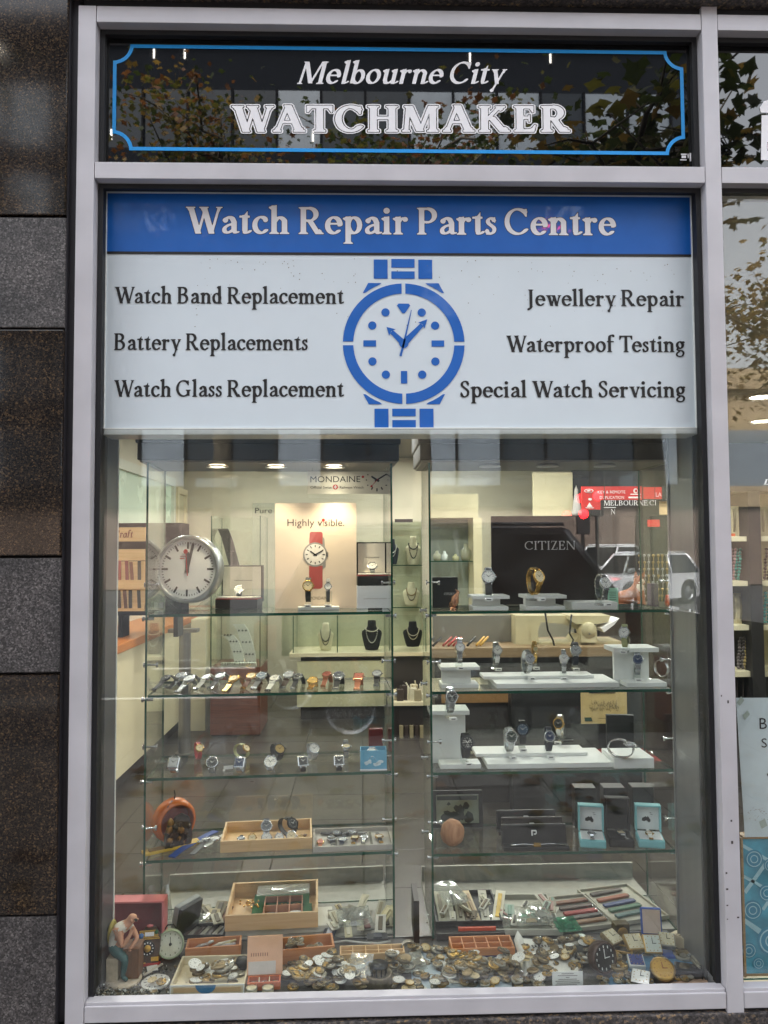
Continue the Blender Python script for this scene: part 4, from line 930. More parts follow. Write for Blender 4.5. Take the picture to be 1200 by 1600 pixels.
# dark slatted wall and signs at the right
Yd = 5.6; b = B(pm('taupe_panelling', (42, 36, 34), .5, 0, .08, 4))
X0, Z0, X1, Z1 = rect(896, 600, 1190, 1010, Yd); b.box(X0, Yd, 0, WR-.002, Yd+.05, CEIL-.003)
solo('dark_panelling', b, 'dark taupe panelling at the right rear of the shop', 'wall panel')
b = B(m_cream); pbox(b, 833, 738, 895, 806, Yd-.06, .04); solo('cream_board', b, 'cream board on the rear wall left of the red signs', 'board')
m_sred = pm('sign_red', (206, 44, 40), .4, 0, .03)
YQ = 4.7
s1 = thing('key_sign', 'red sign for key and remote duplication with white emblems', 'sign', (at(955, 780, YQ).x, YQ, at(955, 808, YQ).z))
b = B(m_sred); pbox(b, 909, 760, 1003, 780, YQ, .02); X0, Z0, X1, Z1 = rect(909, 760, 1003, 780, YQ); b.box(X0, YQ, at(950, 796, YQ).z, at(939, 790, YQ).x, YQ+.02, Z0-.0005)
b.box(at(939, 790, YQ).x+.0005, YQ, at(970, 781, YQ).z, X1, YQ+.02, Z0-.0005); part('board', b, s1, True)
b = B()
for txt, x0, x1, y in (('KEY & REMOTE', 934, 977, 771), ('DUPLICATION', 937, 975, 779.5)):
    a = at(x0, y, YQ); c = at(x1, y, YQ); sans_text(b, txt, a.x, c.x, a.z, .026, YQ-.002, m_white)
part('lettering', b, s1, True)
b = B(m_white)
def oval(b, cx, cy, rx, ry, Y, n=18, ang=0):
    p = at(cx, cy, Y); k = (Y+1.95)/F_PX; b.add([(p.x+k*(rx*math.cos(t)), Y, p.z+k*ry*math.sin(t)) for t in [2*math.pi*i/n for i in range(n)]], [range(n)])
oval(b, 920, 767, 7.5, 3.2, YQ-.002); oval(b, 993, 767, 3.5, 4, YQ-.002); oval(b, 922, 780, 3, 2, YQ-.002)
flat(b, [(985, 771.5), (1001, 771.5), (1001, 773), (985, 773)], YQ-.002); flat(b, [(982, 776), (1001, 776), (1001, 778.5), (982, 778.5)], YQ-.002); flat(b, [(917, 792), (921, 785), (926, 792)], YQ-.002); flat(b, [(915, 793), (928, 793), (928, 794), (915, 794)], YQ-.002)
b.mat(m_sred); oval(b, 920, 767, 6, 2.2, YQ-.004); oval(b, 994, 767, 2, 2.5, YQ-.004)
b.mat(m_white); oval(b, 920, 767, 3.5, 1, YQ-.006); part('emblem', b, s1, True)
s2 = thing('engraving_sign', 'red sign with a dark service list above the key rack', 'sign', (at(1040, 770, YQ).x, YQ, at(1040, 780, YQ).z))
b = B(m_sred); pbox(b, 1005.5, 761, 1034, 779.5, YQ, .02); part('board', b, s2, True)
b = B(m_black); pbox(b, 1034.3, 759, 1085, 783, YQ-.002, .02); part('list_board', b, s2, True)
b = B()
for txt, x0, x1, y, c in (('LA', 1024.5, 1033.5, 776, .04), ('- Leather & Watch', 1040, 1084, 767.5, .022), ('- Metal & Plastic', 1040, 1082, 774.5, .022), ('- Repairs', 1040, 1062, 781.5, .022)):
    a = at(x0, y, YQ); d = at(x1, y, YQ); sans_text(b, txt, a.x, d.x, a.z, c, YQ-.005, m_white)
part('lettering', b, s2, True)
b = B(); YW = 3.0
for txt, x0, x1, y, c in (('MELBOURNE CI', 943, 1025, 790, 8), ('N', 954, 961, 803.5, 8)):
    a = at(x0, y, YW); d = at(x1, y, YW); serif_text(b, txt, F_ROM, a.x, d.x, a.z, c*(YW+1.95)/F_PX, YW-.006, m_white)
X0, Z0, X1, Z1 = rect(943, 792.5, 962, 793.5, YW); b.add([(X0, YW-.006, Z0), (X1, YW-.006, Z0), (X1, YW-.006, Z1), (X0, YW-.006, Z1)], [(0, 1, 2, 3)])
me = b; dl = thing('hanging_door_sign', 'dark hanging board with small white serif shop lettering', 'sign', (at(985, 795, YW).x, YW, at(985, 806, YW).z))
bb = B(m_dark); pbox(bb, 939, 781.5, 1030, 805, YW, .01); bb.cyl((at(945, 782, YW).x, YW+.005, at(945, 782, YW).z), (at(945, 782, YW).x, YW+.005, CEIL), .002); bb.cyl((at(1024, 782, YW).x, YW+.005, at(1024, 782, YW).z), (at(1024, 782, YW).x, YW+.005, CEIL), .002); part('board', bb, dl, True); part('lettering', me, dl, True)
p = at(901, 805, Yd-.1); b = B(pm('pearl_ornament', (196, 192, 190), .3)); b.lathe([(0, 0), (.045, 0), (.05, .03), (.035, .12), (.02, .2), (.018, .25), (0, .3)], 14)
shelfb = B(m_dark); pbox(shelfb, 893, 805, 930, 809, Yd-.2, .2); solo('wall_shelf', shelfb, 'short dark wall shelf below the red key sign', 'shelf')
solo('tall_ornament', b, 'tall pale tapering ornament left of the red key sign', 'ornament', (p.x, p.y, at(901, 805, Yd-.2).z+.001))
b = B(pm('kraft_card', (214, 184, 140), .7)); pbox(b, 1028, 783, 1086, 804, YQ+.05, .2, .004); solo('cardboard_box', b, 'open cardboard box above the key rack', 'box')
# key rack
YX = 4.75; b = B(pm('key_board_black', (26, 24, 24), .6)); pbox(b, 995, 805, 1092, 946, YX, .03)
kr = solo('key_rack', b, 'black board of hooks behind rows of key blanks', 'key rack')
proto = None; rn = random.Random(4)
for row in range(7):
    for col in range(13):
        px = 1000+col*7+rn.uniform(-.8, .8); py = 866+row*10.5; p = at(px, py, YX-.012)
        if proto is None:
            b = B(pm('key_brass', (176, 150, 96), .3, .9, .1)); b.lathe([(.004, -.0015), (.012, -.0015), (.012, .0015), (.004, .0015), (.004, -.0015)], 12, 'y', (0, 0, -.012)); b.box(-.0035, -.001, -.058, .0035, .001, -.022)
            proto = solo('key_blank', b, 'small metal key blank hanging in a row on the black key board', 'key', group='key blanks on the key board'); o = proto
            b2 = B(pm('key_nickel', (176, 178, 180), .3, .9, .1)); b2.v, b2.f, b2.mi, b2.sm = b.v, b.f, b.mi, b.sm; me2 = b2.mesh('key_blank')
        else:
            o = proto.copy(); COL.objects.link(o)
            if rn.random() < .5: o.data = me2
        o.location = p
b = B(m_sred); pbox(b, 1012, 812, 1031, 823, YX-.02, .015, .003); solo('red_tag', b, 'small red tag hanging on the key board', 'tag')
# right rear counter with things on it
YN = 3.9; cz = at(1000, 950, YN).z
rc = thing('rear_counter', 'dark counter carrying the orange cat and pots at the right rear', 'counter', (at(1010, 960, YN).x, YN+.3, 0))
b = B(m_dark); X0 = at(975, 960, YN).x; b.box(X0, YN, cz-.03, 2.9, YN+.7, cz, .003); part('top', b, rc, True)
b = B(pm('dark_wood_front', (48, 34, 30), .5, 0, .1)); b.box(X0+.02, YN+.03, 0, 2.88, YN+.68, cz-.031); part('carcass', b, rc, True)
m_ging = pm('ginger_fur', (150, 88, 52), .9, 0, .25, 25); m_wfur = pm('white_fur', (222, 206, 186), .9)
p = on(995, 950, cz); ctg = thing('cat_figurine', 'orange and white sitting cat figurine on the rear counter', 'cat figurine', (p.x, YN+.12, cz))
b = B(m_ging)
sp_ = [((-.11, .0, .045), .05), ((-.06, 0, .065), .062), ((0, -.01, .085), .062), ((.035, -.02, .13), .05), ((.05, -.03, .175), .04), ((.055, -.035, .205), .045), ((.058, -.05, .21), .035)]
b.tube(spline_pts := [s_[0] for s_ in sp_], .05, 14, [s_[1] for s_ in sp_])
for sx in (-.016, .018): b.tube([(.045+sx, -.045, .15), (.048+sx, -.075, .08), (.05+sx, -.08, .012), (.052+sx, -.1, .01)], .015, 8, [.02, .017, .015, .013])
for sx in (-.026, .026): b.cyl((.055+sx, -.035, .235), (.06+sx*1.3, -.035, .275), .018, .003, 8)
b.tube([(-.13, .01, .03), (-.17, -.03, .02), (-.13, -.075, .018), (-.07, -.085, .018)], .016, 8); part('body', b, ctg)
b = B(m_wfur); b.ico((.05, -.052, .15), .034, 2, (1, .8, 1.5)); b.ico((.06, -.082, .2), .018, 2); part('bib', b, ctg)
b = B(m_black)
for sx in (-.017, .017): b.ico((.058+sx, -.083, .22), .006, 1)
part('eye', b, ctg)
for (x0, x1, y0, c, nm, lab) in ((1017, 1029, 912, (76, 58, 96), 'purple_box', 'upright purple box beside the cat figurine'),):
    b = B(pm(nm, c, .6)); X0, Z0, X1, Z1 = rect(x0, y0, x1, 946, YN+.12); b.box(X0, YN+.12, cz+.001, X1, YN+.2, Z1, .003); solo(nm, b, lab, 'box')
for px, r, h, c, nm, lab in ((1046, .035, .09, (200, 74, 52), 'red_pot', 'round red pot on the rear counter'), (1064, .03, .12, (130, 62, 40), 'brown_vase', 'brown vase at the right end of the rear counter')):
    p = at(px, 949, YN+.1); b = B(pm(nm, c, .35)); b.lathe([(0, 0), (r*.75, 0), (r, h*.3), (r*.95, h*.7), (r*.7, h*.86), (r*.8, h), (r*.6, h), (r*.5, h*.8), (0, h*.7)], 18); solo(nm, b, lab, 'pot', (p.x, p.y, cz+.001))
b = B(m_white); p = at(1068, 946, YN+.05); b.box(-.07, -.03, 0, .07, .06, .006); b.box(-.05, -.02, .0065, .08, .07, .009); solo('paper_stack', b, 'white papers lying on the rear counter', 'paper', (p.x, YN+.06, cz+.001), .2)
# bench with the cream key cutting machine
YB = 2.75; bz = at(800, 1012, YB).z
wb = thing('work_bench', 'plain timber work bench below the cream key machine', 'bench', (at(830, 1010, YB).x, YB+.2, 0))
X0, X1 = at(672, 1010, YB).x, at(996, 1010, YB).x
b = B(wood('bench_timber', (128, 106, 78), (150, 126, 94), .5)); b.box(X0, YB, bz-.06, X1, YB+.55, bz, .004); part('top', b, wb, True)
b = B(m_dark); b.box(X0+.03, YB+.04, 0, X1-.03, YB+.5, bz-.061); part('carcass', b, wb, True)
b = B(pm('ochre_drawer', (150, 112, 66), .5)); pbox(b, 690, 1078, 800, 1098, YB+.025, .012); part('drawer_front', b, wb, True)
b = B(m_grey); pbox(b, 676, 962, 800, 1006, YB+.3, .02); solo('pegboard', b, 'grey tool board at the back of the work bench', 'tool board')
rn = random.Random(9)
for k, (px, c) in enumerate(((672, (40, 40, 40)), (684, (44, 42, 40)), (700, (150, 60, 48)), (708, (160, 52, 44)), (716, (150, 56, 50)), (738, (40, 48, 40)), (752, (196, 150, 60)), (758, (200, 158, 70)))):
    b = B(pm('pen_%d' % c[0], c, .4)); p = at(px, 1012, YB+.06); b.tube([(-.03, 0, .005), (.03, .08, .045)], .008, 6); b.cyl((.03, .08, .045), (.035, .095, .05), .005, .002, 6)
    solo('hand_tool', b, 'small coloured hand tool lying on the work bench', 'tool', (p.x, p.y, bz+.004), 0, 'hand tools on the bench')
m_mach = pm('cream_enamel', (196, 186, 150), .38, 0, .06, 12)
km = thing('key_machine', 'cream enamelled key cutting machine with rounded motor housing', 'machine', (at(880, 1010, YB).x, YB+.25, bz))
Yq = YB+.15
def mpoly(b, pts, Y, dep): b.prism([(at(x, y, Y).x, at(x, y, Y).z) for x, y in pts], Y, Y+dep)
b = B(m_mach); mpoly(b, [(806, 1008), (806, 962), (824, 962), (828, 1000), (836, 1008)], Yq, .2); mpoly(b, [(822, 962), (905, 962), (905, 985), (880, 975), (846, 972), (840, 984), (842, 1004), (828, 1004)], Yq+.02, .15)
mpoly(b, [(842, 1004), (898, 1004), (904, 992), (940, 1002), (968, 1002), (970, 1006), (842, 1010)], Yq-.02, .22); part('base', b, km, True)
b = B(m_mach); c = at(920, 985, Yq-.05); r = .05; b.lathe([(0, -.0), (r*.9, 0), (r, .01), (r, .12), (0, .13)], 24, 'y', (c.x, Yq-.06, c.z)); b.prism([(c.x-r, c.z), (c.x+r, c.z), (c.x+r*1.0, c.z-.075), (c.x-r*1.0, c.z-.075)], Yq-.055, Yq+.05); b.mat(m_steel); b.ico((c.x, Yq-.062, c.z-.02), .007, 1); part('motor_housing', b, km, True)
b = B(m_mach); mpoly(b, [(888, 962), (954, 962), (950, 972), (934, 975), (900, 975), (888, 968)], Yq-.03, .2); part('head', b, km, True)
b = B(m_white); mpoly(b, [(940, 982), (968, 966), (960, 976), (944, 988)], Yq-.06, .16); part('tray', b, km, True)
b = B(m_black); b.tube([tuple(at(x, y, Yq-.07)) for x, y in ((850, 945), (856, 985), (864, 1000), (868, 1018), (860, 1028))], .006, 6); part('cable', b, km, True)
b = B(m_black); b.tube([tuple(at(x, y, Yq-.1)) for x, y in ((893, 960), (890, 990), (896, 1000), (892, 1010))], .006, 6); part('cable', b, km, True)
# notice
YO = 2.6; b = B(m_black); X0, Z0, X1, Z1 = rect(800, 1078, 1002, 1260, YO); b.box(X0, YO, 0, X1, YO+.1, Z1); solo('black_cabinet', b, 'black low cabinet carrying the yellow notice', 'cabinet')
nt_ = thing('yellow_notice', 'yellow paper notice with two lines of Arabic writing', 'notice', (at(944, 1130, YO).x, YO-.002, at(944, 1130, YO).z))
m_yel = pm('yellow_paper', (214, 190, 132), .8, 0, .03); b = B(m_yel); vs = [at(x, y, YO-.004) for x, y in ((908, 1131), (980, 1130), (979, 1079), (907, 1079))]
b.prism([(p.x, p.z) for p in vs], YO-.006, YO-.004); part('sheet', b, nt_, True)
b = B(); m_gi = pm('green_ink', (58, 84, 72), .7)
for s_, x0, x1, y in (('\u0629\u0641\u0627\u0638\u0646 \u0649\u0644\u0639 \u0636\u0631\u0639\u0644\u0627 \u0646\u0625', 924, 964, 1101), ('\u0629\u0645\u064a\u0644\u0633 \u0629\u0626\u064a\u0628 \u0649\u0644\u0639 \u0638\u0641\u0627\u062d\u0645', 921, 967, 1108)):
    a = at(x0, y, YO-.008); d = at(x1, y, YO-.008); sans_text(b, s_, a.x, d.x, a.z, .026, YO-.008, m_ink)
flat(b, [(935, 1122), (963, 1122), (963, 1122.6), (935, 1122.6)], YO-.008); flat(b, [(920, 1082), (962, 1082), (962, 1083.4), (920, 1083.4)], YO-.008)
b.mat(m_gi); flat(b, [(913, 1121), (924, 1121), (926, 1127), (914, 1127)], YO-.008); part('writing', b, nt_, True)
# brown door and timber step at the right
b = B(wood('door_timber', (150, 86, 44), (172, 104, 58), .4, (30, 30, 2))); X0, Z0, X1, Z1 = rect(1067, 1028, 1104, 1165, 3.3); b.box(X0, 3.3, 0, X1+.5, 3.36, Z1); solo('brown_door', b, 'orange brown half height timber door at the right', 'door')
b = B(m_steel); pbox(b, 1052, 1020, 1068, 1160, 3.28, .03, 0, 0.0); solo('steel_upright', b, 'slim steel upright beside the half height brown door', 'post')
b = B(wood('red_timber_boards', (128, 66, 44), (150, 84, 58), .4)); p0, p1 = on(1000, 1162, .012), on(1100, 1132, .012); b.box(p0.x, p0.y, 0.001, p1.x+.3, p1.y, .05, .004); solo('timber_platform', b, 'low red brown timber platform in front of the half height door', 'platform')
# ------------------------------------------------------------------ right bay: bracelet shelving, posters
YV = 3.0
bs = thing('bracelet_shelving', 'dark framed cream shelving of bracelets seen in the narrow pane', 'shelving', (at(1180, 900, YV).x, YV+.2, 0))
X0, X1 = at(1105, 900, YV).x, at(1330, 900, YV).x
b = B(m_black); pbox(b, 1110, 692, 1340, 768, YV-.02, .4); pbox(b, 1174, 768.5, 1193, 1180, YV-.03, .3, 0, 0.0); part('frame', b, bs, True)
b = B(); a = at(1193.5, 757, YV-.03); d = at(1215, 757, YV-.03); serif_text(b, 'La', F_ITAL, a.x, d.x, a.z, .035, YV-.024, m_white, shear=.2); part('lettering', b, bs, True)
b = B(pm('shelf_back', (182, 174, 140), .6, 0, .06)); b.box(X0, YV+.26, 0, X1, YV+.28, at(1150, 768, YV).z); part('back_panel', b, bs, True)
SH = [(838, 846), (908, 916), (977, 985), (1049, 1058)]; m_shl = pm('cream_shelf', (222, 216, 186), .5, 0, .03)
for y0, y1 in SH:
    z1, z0 = at(1150, y0, YV).z, at(1150, y1, YV).z; b = B(m_shl); b.box(X0, YV, z0, X1, YV+.255, z1, .002); part('shelf', b, bs, True)
b = B(m_dark); b.box(X0, YV+.02, 0, X1, YV+.25, at(1150, 1095, YV).z)
for px in range(1146, 1340, 9): x = at(px, 1070, YV).x; b.box(x, YV+.03, at(1150, 1095, YV).z, x+.006, YV+.2, at(1150, 1060, YV).z)
part('rack', b, bs, True)
m_card = pm('bracelet_card', (196, 186, 150), .7, 0, .08)
for (yb_) in (838, 977):
    z0 = at(1150, yb_, YV).z+.001
    for k in range(7):
        b = B(m_card); b.box(-.022, -.004, 0, .022, .004, .20, .002); b.mat(pm('bracelet_steel', (150, 140, 110), .4, .6))
        b.ribbon([(-.006-.01*math.sin(math.pi*i/8), .03+.15*i/8) for i in range(9)], .012, .004, True)
        p = at(1136+k*10.5 if k < 4 else 1150+k*10.5, yb_, YV+.1); solo('bracelet_card', b, 'cream card with a bracelet standing in a row on the shelf', 'bracelet card', (p.x, p.y, z0), 0, 'bracelet cards on the shelves')
for px, yb_, c, lab in ((1143, 908, (150, 120, 120), 'dusty pink beaded bracelet hanging on the second shelf'), (1151, 908, (40, 130, 120), 'turquoise beaded bracelet hanging beside the pink one'), (1172, 908, (120, 180, 160), 'pale green beaded bracelet next to the black post'), (1157, 1049, (96, 90, 90), 'grey beaded bracelet on the lowest cream shelf'), (1166, 1049, (180, 160, 100), 'yellow beaded bracelet on the lowest cream shelf'), (1198, 908, (60, 36, 34), 'dark red beaded bracelet right of the black post'), (1197, 977, (50, 150, 140), 'teal beaded bracelet right of the black post')):
    z0 = at(1150, yb_, YV).z+.003; p = at(px, yb_, YV+.06); b = B(pm('bb_%d_%d' % c[:2], c, .3, 0, .15)); rn = random.Random(px)
    for i in range(10):
        for s_ in (-.013, .013): b.ico((s_+rn.uniform(-.003, .003)+i*.002, rn.uniform(-.003, .003), .012+i*.021), .0125, 1)
    solo('beaded_bracelet', b, lab, 'bracelet', (p.x, p.y, z0))
b = B(pm('orange_card', (214, 96, 40), .6)); p = at(1143, 837, YV+.03); b.box(-.028, 0, 0, .025, .012, .018); solo('price_ticket', b, 'small orange ticket on the top bracelet shelf', 'ticket', (p.x, p.y, at(1150, 838, YV).z+.001))
YPp = .075
pt = thing('paper_poster', 'white paper poster taped to the narrow pane', 'poster', (at(1190, 1300, YPp).x, YPp, at(1190, 1306, YPp).z))
m_paper = pm('poster_paper', (214, 224, 228), .6, 0, .02); cs = [(1150, 1090.5), (1280, 1090), (1290, 1306), (1164, 1308)]
b = B(m_paper); b.prism([(at(x, y, YPp).x, at(x, y, YPp).z) for x, y in cs], YPp, YPp+.001); part('sheet', b, pt, True)
b = B()
for tx, x0, x1, y, c in (('B', 1187, 1198.5, 1139, 18), ('EST', 1199.5, 1235, 1139, 18), ('S', 1190, 1198.5, 1168, 15), ('ERVICE', 1200, 1252, 1168, 15)):
    if len(tx) > 1: continue
    a = at(x0, y, YPp-.001); d = at(x1, y, YPp-.001); sans_text(b, tx, a.x, d.x, a.z, c*2.025/F_PX, YPp-.001, m_ink)
a = at(1198.2, 1212, YPp); b.mat(m_ink).box(a.x, YPp-.0016, a.z, a.x+.03, YPp-.001, a.z+.006); part('lettering', b, pt, True)
b = B(pm('sticky_tape', (176, 186, 176), .3))
for q in ([(1151, 1098), (1158, 1088), (1163, 1094), (1156, 1103)], [(1160, 1118), (1168, 1110), (1172, 1116), (1164, 1125)], [(1186, 1284), (1195, 1279), (1199, 1290), (1190, 1295)]): flat(b, q, YPp-.0012)
part('tape', b, pt, True)
b = B(pm('paper_specks', (150, 130, 116), .8)); rn = random.Random(6)
for i in range(30): x, y = rn.uniform(1168, 1200), rn.uniform(1262, 1282); r = rn.uniform(.4, 1.2); flat(b, [(x, y), (x+r, y), (x+r, y+r), (x, y+r)], YPp-.0014)
part('specks', b, pt, True)
YT = .085
bp = thing('blue_picture', 'framed teal blue picture of watch dials and grids under the poster', 'picture', (at(1180, 1500, YT).x, YT, at(1180, 1522, YT).z))
def pz(y): return at(1180, y, YT).z
fx0 = (at(1158, 1310, YT).x+at(1167, 1520, YT).x)/2; fx1 = 2.0
b = B(wood('thin_frame_wood', (150, 118, 70), (176, 142, 92), .5)); w_ = .006
b.box(fx0-w_, YT-.004, pz(1522)-w_, fx0, YT+.03, pz(1308)); b.box(fx0, YT-.004, pz(1310), fx1, YT+.03, pz(1306)); b.box(fx0, YT-.004, pz(1524), fx1, YT+.03, pz(1521)); part('frame', b, bp, True)
b = B(pm('teal_print', (74, 160, 186), .5, 0, .3, 16)); b.box(fx0, YT, pz(1521), fx1, YT+.02, pz(1310)); part('print', b, bp, True)
m_tl = pm('teal_light', (166, 208, 218), .6, 0, .1); m_td = pm('teal_mid', (60, 138, 168), .6, 0, .2, 30)
for k, (mm_, items) in enumerate(((m_tl, [[(1160, 1318), (1230, 1358), (1230, 1364), (1160, 1324)], [(1162, 1392), (1198, 1342), (1203, 1345), (1166, 1397)], [(1160, 1365), (1230, 1405), (1230, 1410), (1160, 1371)], [(1160, 1432), (1190, 1452), (1186, 1460), (1160, 1440)], [(1190, 1420), (1220, 1375), (1224, 1378), (1194, 1423)]]),)):
    for it_ in items:
        b = B(mm_); flat(b, it_, YT-.0008); part('grid_bar', b, bp, True)
for (cx, cy, r) in ((1176, 1422, 15), (1198, 1395, 13), (1178, 1342, 14), (1205, 1470, 22), (1170, 1485, 12), (1185, 1505, 9), (1203, 1352, 10)):
    b = B(m_td); oval(b, cx, cy, r, r, YT-.0010-.00003*cy/100, 24); b.mat(m_tl)
    p = at(cx, cy, YT); k_ = 2.03/F_PX
    for rr__ in (.85, .45): b.lathe([(r*k_*rr__, 0), (r*k_*(rr__-.1), 0)], 22, 'y', (p.x, YT-.0016, p.z), False)
    part('dial_print', b, bp, True)
b = B(m_cream); b.box(XD+.012, .062, .4, XE, .35, pz(1538)); solo('display_ledge', b, 'pale ledge under the teal picture', 'ledge')
# ------------------------------------------------------------------ window display: jambs, deck, two glass cabinets
DZ = at(600, 1553, .066).z
m_jamb = pm('grey_jamb_metal', (150, 150, 148), .38, .5, .06, 6, stretch=(8, 8, .4)); m_deck = pm('grey_deck_board', (84, 82, 80), .6, 0, .3, 60)
b = B(pm('dark_jamb_metal', (96, 96, 98), .4, .4, .06, 6)); b.box(XB, .112, .405, XB+.006, .20, 2.5); b.mat(pm('white_edge', (236, 236, 230), .5, var=0)); b.box(XB, .2003, .405, XB+.008, .206, 1.93)
solo('left_jamb_panel', b, 'grey metal lining with a white edge inside the left of the window', 'jamb')
b = B(m_jamb); b.box(XC-.008, .112, .405, XC, .27, 2.5); b.box(XC-.012, .268, .405, XC+.03, .276, 2.5)
solo('right_jamb_panel', b, 'wide brushed grey metal lining inside the right of the window', 'jamb')
b = B(m_deck); b.box(XB+.007, .06, DZ-.02, XC-.009, .345, DZ); b.mat(pm('deck_edge_metal', (110, 110, 112), .4, .6)); b.box(XB+.01, .346, DZ-.03, XC-.012, .352, DZ+.003)
solo('display_deck', b, 'grey window deck under the heap of watch parts', 'window deck')
m_canopy = pm('dark_canopy', (40, 37, 34), .42, 0, .1, 10); m_under = pm('canopy_underside', (150, 142, 128), .6, 0, .05, 10); m_stud = pm('chrome_stud', (200, 200, 198), .18, 1, .05)
m_base = pm('cabinet_base', (150, 148, 138), .5, .1, .08)
m_sg = glass('shelf_glass', (.968, .984, .972), .045)
class Cab: pass
CABD = .25
def cabinet(key, label, xl, xr, YL_, YR_, ys, ycan, xm, can_px, lit):
    c = Cab(); yl, yr = at(xl, 1085, YL_), at(xr, 1085, YR_)
    c.W = math.hypot(yr.x-yl.x, YR_-YL_); c.rz = math.atan2(YR_-YL_, yr.x-yl.x); Ym = (YL_+YR_)/2
    c.o = Vector((yl.x, YL_, 0)); c.M = Matrix.Translation(c.o) @ Matrix.Rotation(c.rz, 4, 'Z')
    c.z = [at(xm, y, Ym).z for y in ys]; c.zb = DZ+.002; zc = at(xm, ycan, Ym).z
    t = thing('glass_cabinet', label, 'display cabinet', tuple(c.o+Vector((0, 0, DZ-.02))), c.rz, 'glass display cabinets'); c.t = t
    dz = -(DZ-.02); T = Matrix.Translation((0, 0, dz)); W, D = c.W, CABD
    b = B(m_canopy, T); b.box(-.025, -.012, zc+.006, W+.02, D+.02, zc+.055, .003); b.box(-.03, -.016, zc+.055, W+.025, D+.02, 2.02, .004); part('canopy', b, t)
    b = B(m_under, T); b.box(-.018, -.006, zc, W+.013, D+.012, zc+.0055); u = part('canopy_underside', b, t)
    for i in range(3):
        x = W*(.27+.245*i); y = D*.28
        d = B(m_ring, T @ Matrix.Translation((x, y, zc))); d.lathe([(.024, -.001), (.031, -.003), (.034, -.0065), (.026, -.007), (.0235, -.002)], 24); dl_ = part('downlight', d, t)
        d = B(m_lamp if i in lit else pm('unlit_lamp', (190, 188, 178), .3, var=0), T @ Matrix.Translation((x, y, zc))); d.lathe([(0, -.003), (.0236, -.003)], 20); part('lamp_face', d, dl_)
        if i in lit:
            l = bpy.data.lights.new('cabinet_spot', 'SPOT'); l.energy = lit[i]; l.color = (1, .86, .6); l.spot_size = R_(95); l.spot_blend = .8; l.shadow_soft_size = .02
            o = bpy.data.objects.new('cabinet_spot', l); COL.objects.link(o); o.location = c.M @ Vector((x, y, zc-.012))
    th = .006
    for x in (0, W-th):
        b = B(T=T); b.glassbox(x, 0, c.zb, x+th, D, zc-.0005, m_sg, m_gedge, 0); part('side_pane', b, t)
    b = B(T=T); b.glassbox(th+.001, D-.006, c.zb, W-th-.001, D, zc-.0005, m_sg, m_gedge, 1); part('back_pane', b, t)
    for z in c.z:
        b = B(T=T); b.glassbox(th+.0015, .004, z-.008, W-th-.0015, D-.008, z, m_sg, m_gedge, 2); sh = part('shelf', b, t)
        b = B(m_stud, T)
        for x, dx in ((th, 1), (W-th, -1)):
            for y in (.012, D-.03):
                b.cyl((x-dx*.012, y, z-.013), (x+dx*.016, y, z-.013), .0045, n=10); b.cyl((x-dx*.012, y, z-.013), (x-dx*.017, y, z-.013), .0075, n=12)
        part('shelf_stud', b, sh)
        b = B(m_stud, T); zz = z+.085
        for x, dx in ((th, 1), (W-th, -1)):
            b.cyl((x-dx*.01, .02, zz), (x+dx*.022, .02, zz), .0028, n=8); b.cyl((x+dx*.022, .02, zz), (x+dx*.028, .02, zz), .0075, n=12); b.cyl((x-dx*.01, .02, zz), (x-dx*.014, .02, zz), .0075, n=12)
        part('screw_knob', b, sh)
    b = B(m_base, T); b.box(.002, .03, DZ-.019, W-.002, D+.14, DZ+.0008); b.box(.002, D+.14, DZ-.019, W-.002, D+.15, DZ+.05, .001); part('base', b, t)
    return c
CL = cabinet('L', 'tall glass cabinet at the left with the railway clock on its top shelf', 226, 615, .30, .342, (958, 1083, 1211, 1338), 723, 420, 0, {0: .7, 1: .8, 2: 1.3})
CRc = cabinet('R', 'tall glass cabinet at the right with white risers on its shelves', 672, 1055, .332, .336, (954, 1079, 1205, 1332), 722, 860, 0, {})
def shelf_pt(c, k, px, py, clear=.0006):
    "point of shelf k (0 = top, 4 = base) seen at px, py"
    z = (c.z[k] if k < 4 else DZ+.0012)+clear
    p = on(px, py, z); loc = c.M.inverted() @ p
    loc.y = min(max(loc.y, .012), CABD-.02) if k < 4 else loc.y
    return c.M @ loc
# ------------------------------------------------------------------ watches
m_st = pm('watch_steel', (186, 188, 190), .22, .95, .06, 60); m_gold = pm('watch_gold', (206, 164, 88), .22, .95, .06, 60); m_dk = pm('watch_gunmetal', (56, 58, 62), .3, .8, .05)
m_rose = pm('watch_rose_gold', (204, 148, 116), .24, .9, .05)
m_hand = pm('dial_ink', (24, 24, 26), .4, 0, 0); m_handw = pm('dial_lume', (232, 232, 224), .4, 0, 0); m_cryst = pm('clear_acrylic', (222, 228, 226), .08, var=0, spec=.8)
m_acr = glass('acrylic', (.93, .95, .945), .06); m_tagc = pm('price_card', (236, 236, 232), .6, 0, .02)
DIALS = {'white': (232, 230, 222), 'black': (22, 23, 26), 'blue': (34, 50, 84), 'green': (26, 48, 40), 'silver': (190, 192, 194), 'cream': (222, 206, 168), 'pink': (214, 130, 110), 'grey': (90, 94, 100), 'slate': (92, 108, 128), 'gold': (198, 166, 96)}
STR = {'black': (28, 28, 30), 'brown': (92, 58, 38), 'tan': (176, 100, 56), 'white': (222, 222, 216), 'grey': (98, 98, 98), 'red': (156, 34, 36), 'blue': (34, 66, 140), 'navy': (38, 42, 56), 'darkbrown': (58, 40, 30), 'orange': (170, 104, 72), 'olive': (176, 180, 130)}
def mdial(k): return pm('dial_'+k, DIALS[k], .35, 0, .03)
def mstrap(k): return {'steel': m_st, 'gold': m_gold, 'rose': m_rose}.get(k) or pm('strap_'+k, STR[k], .55, 0, .12, 80)
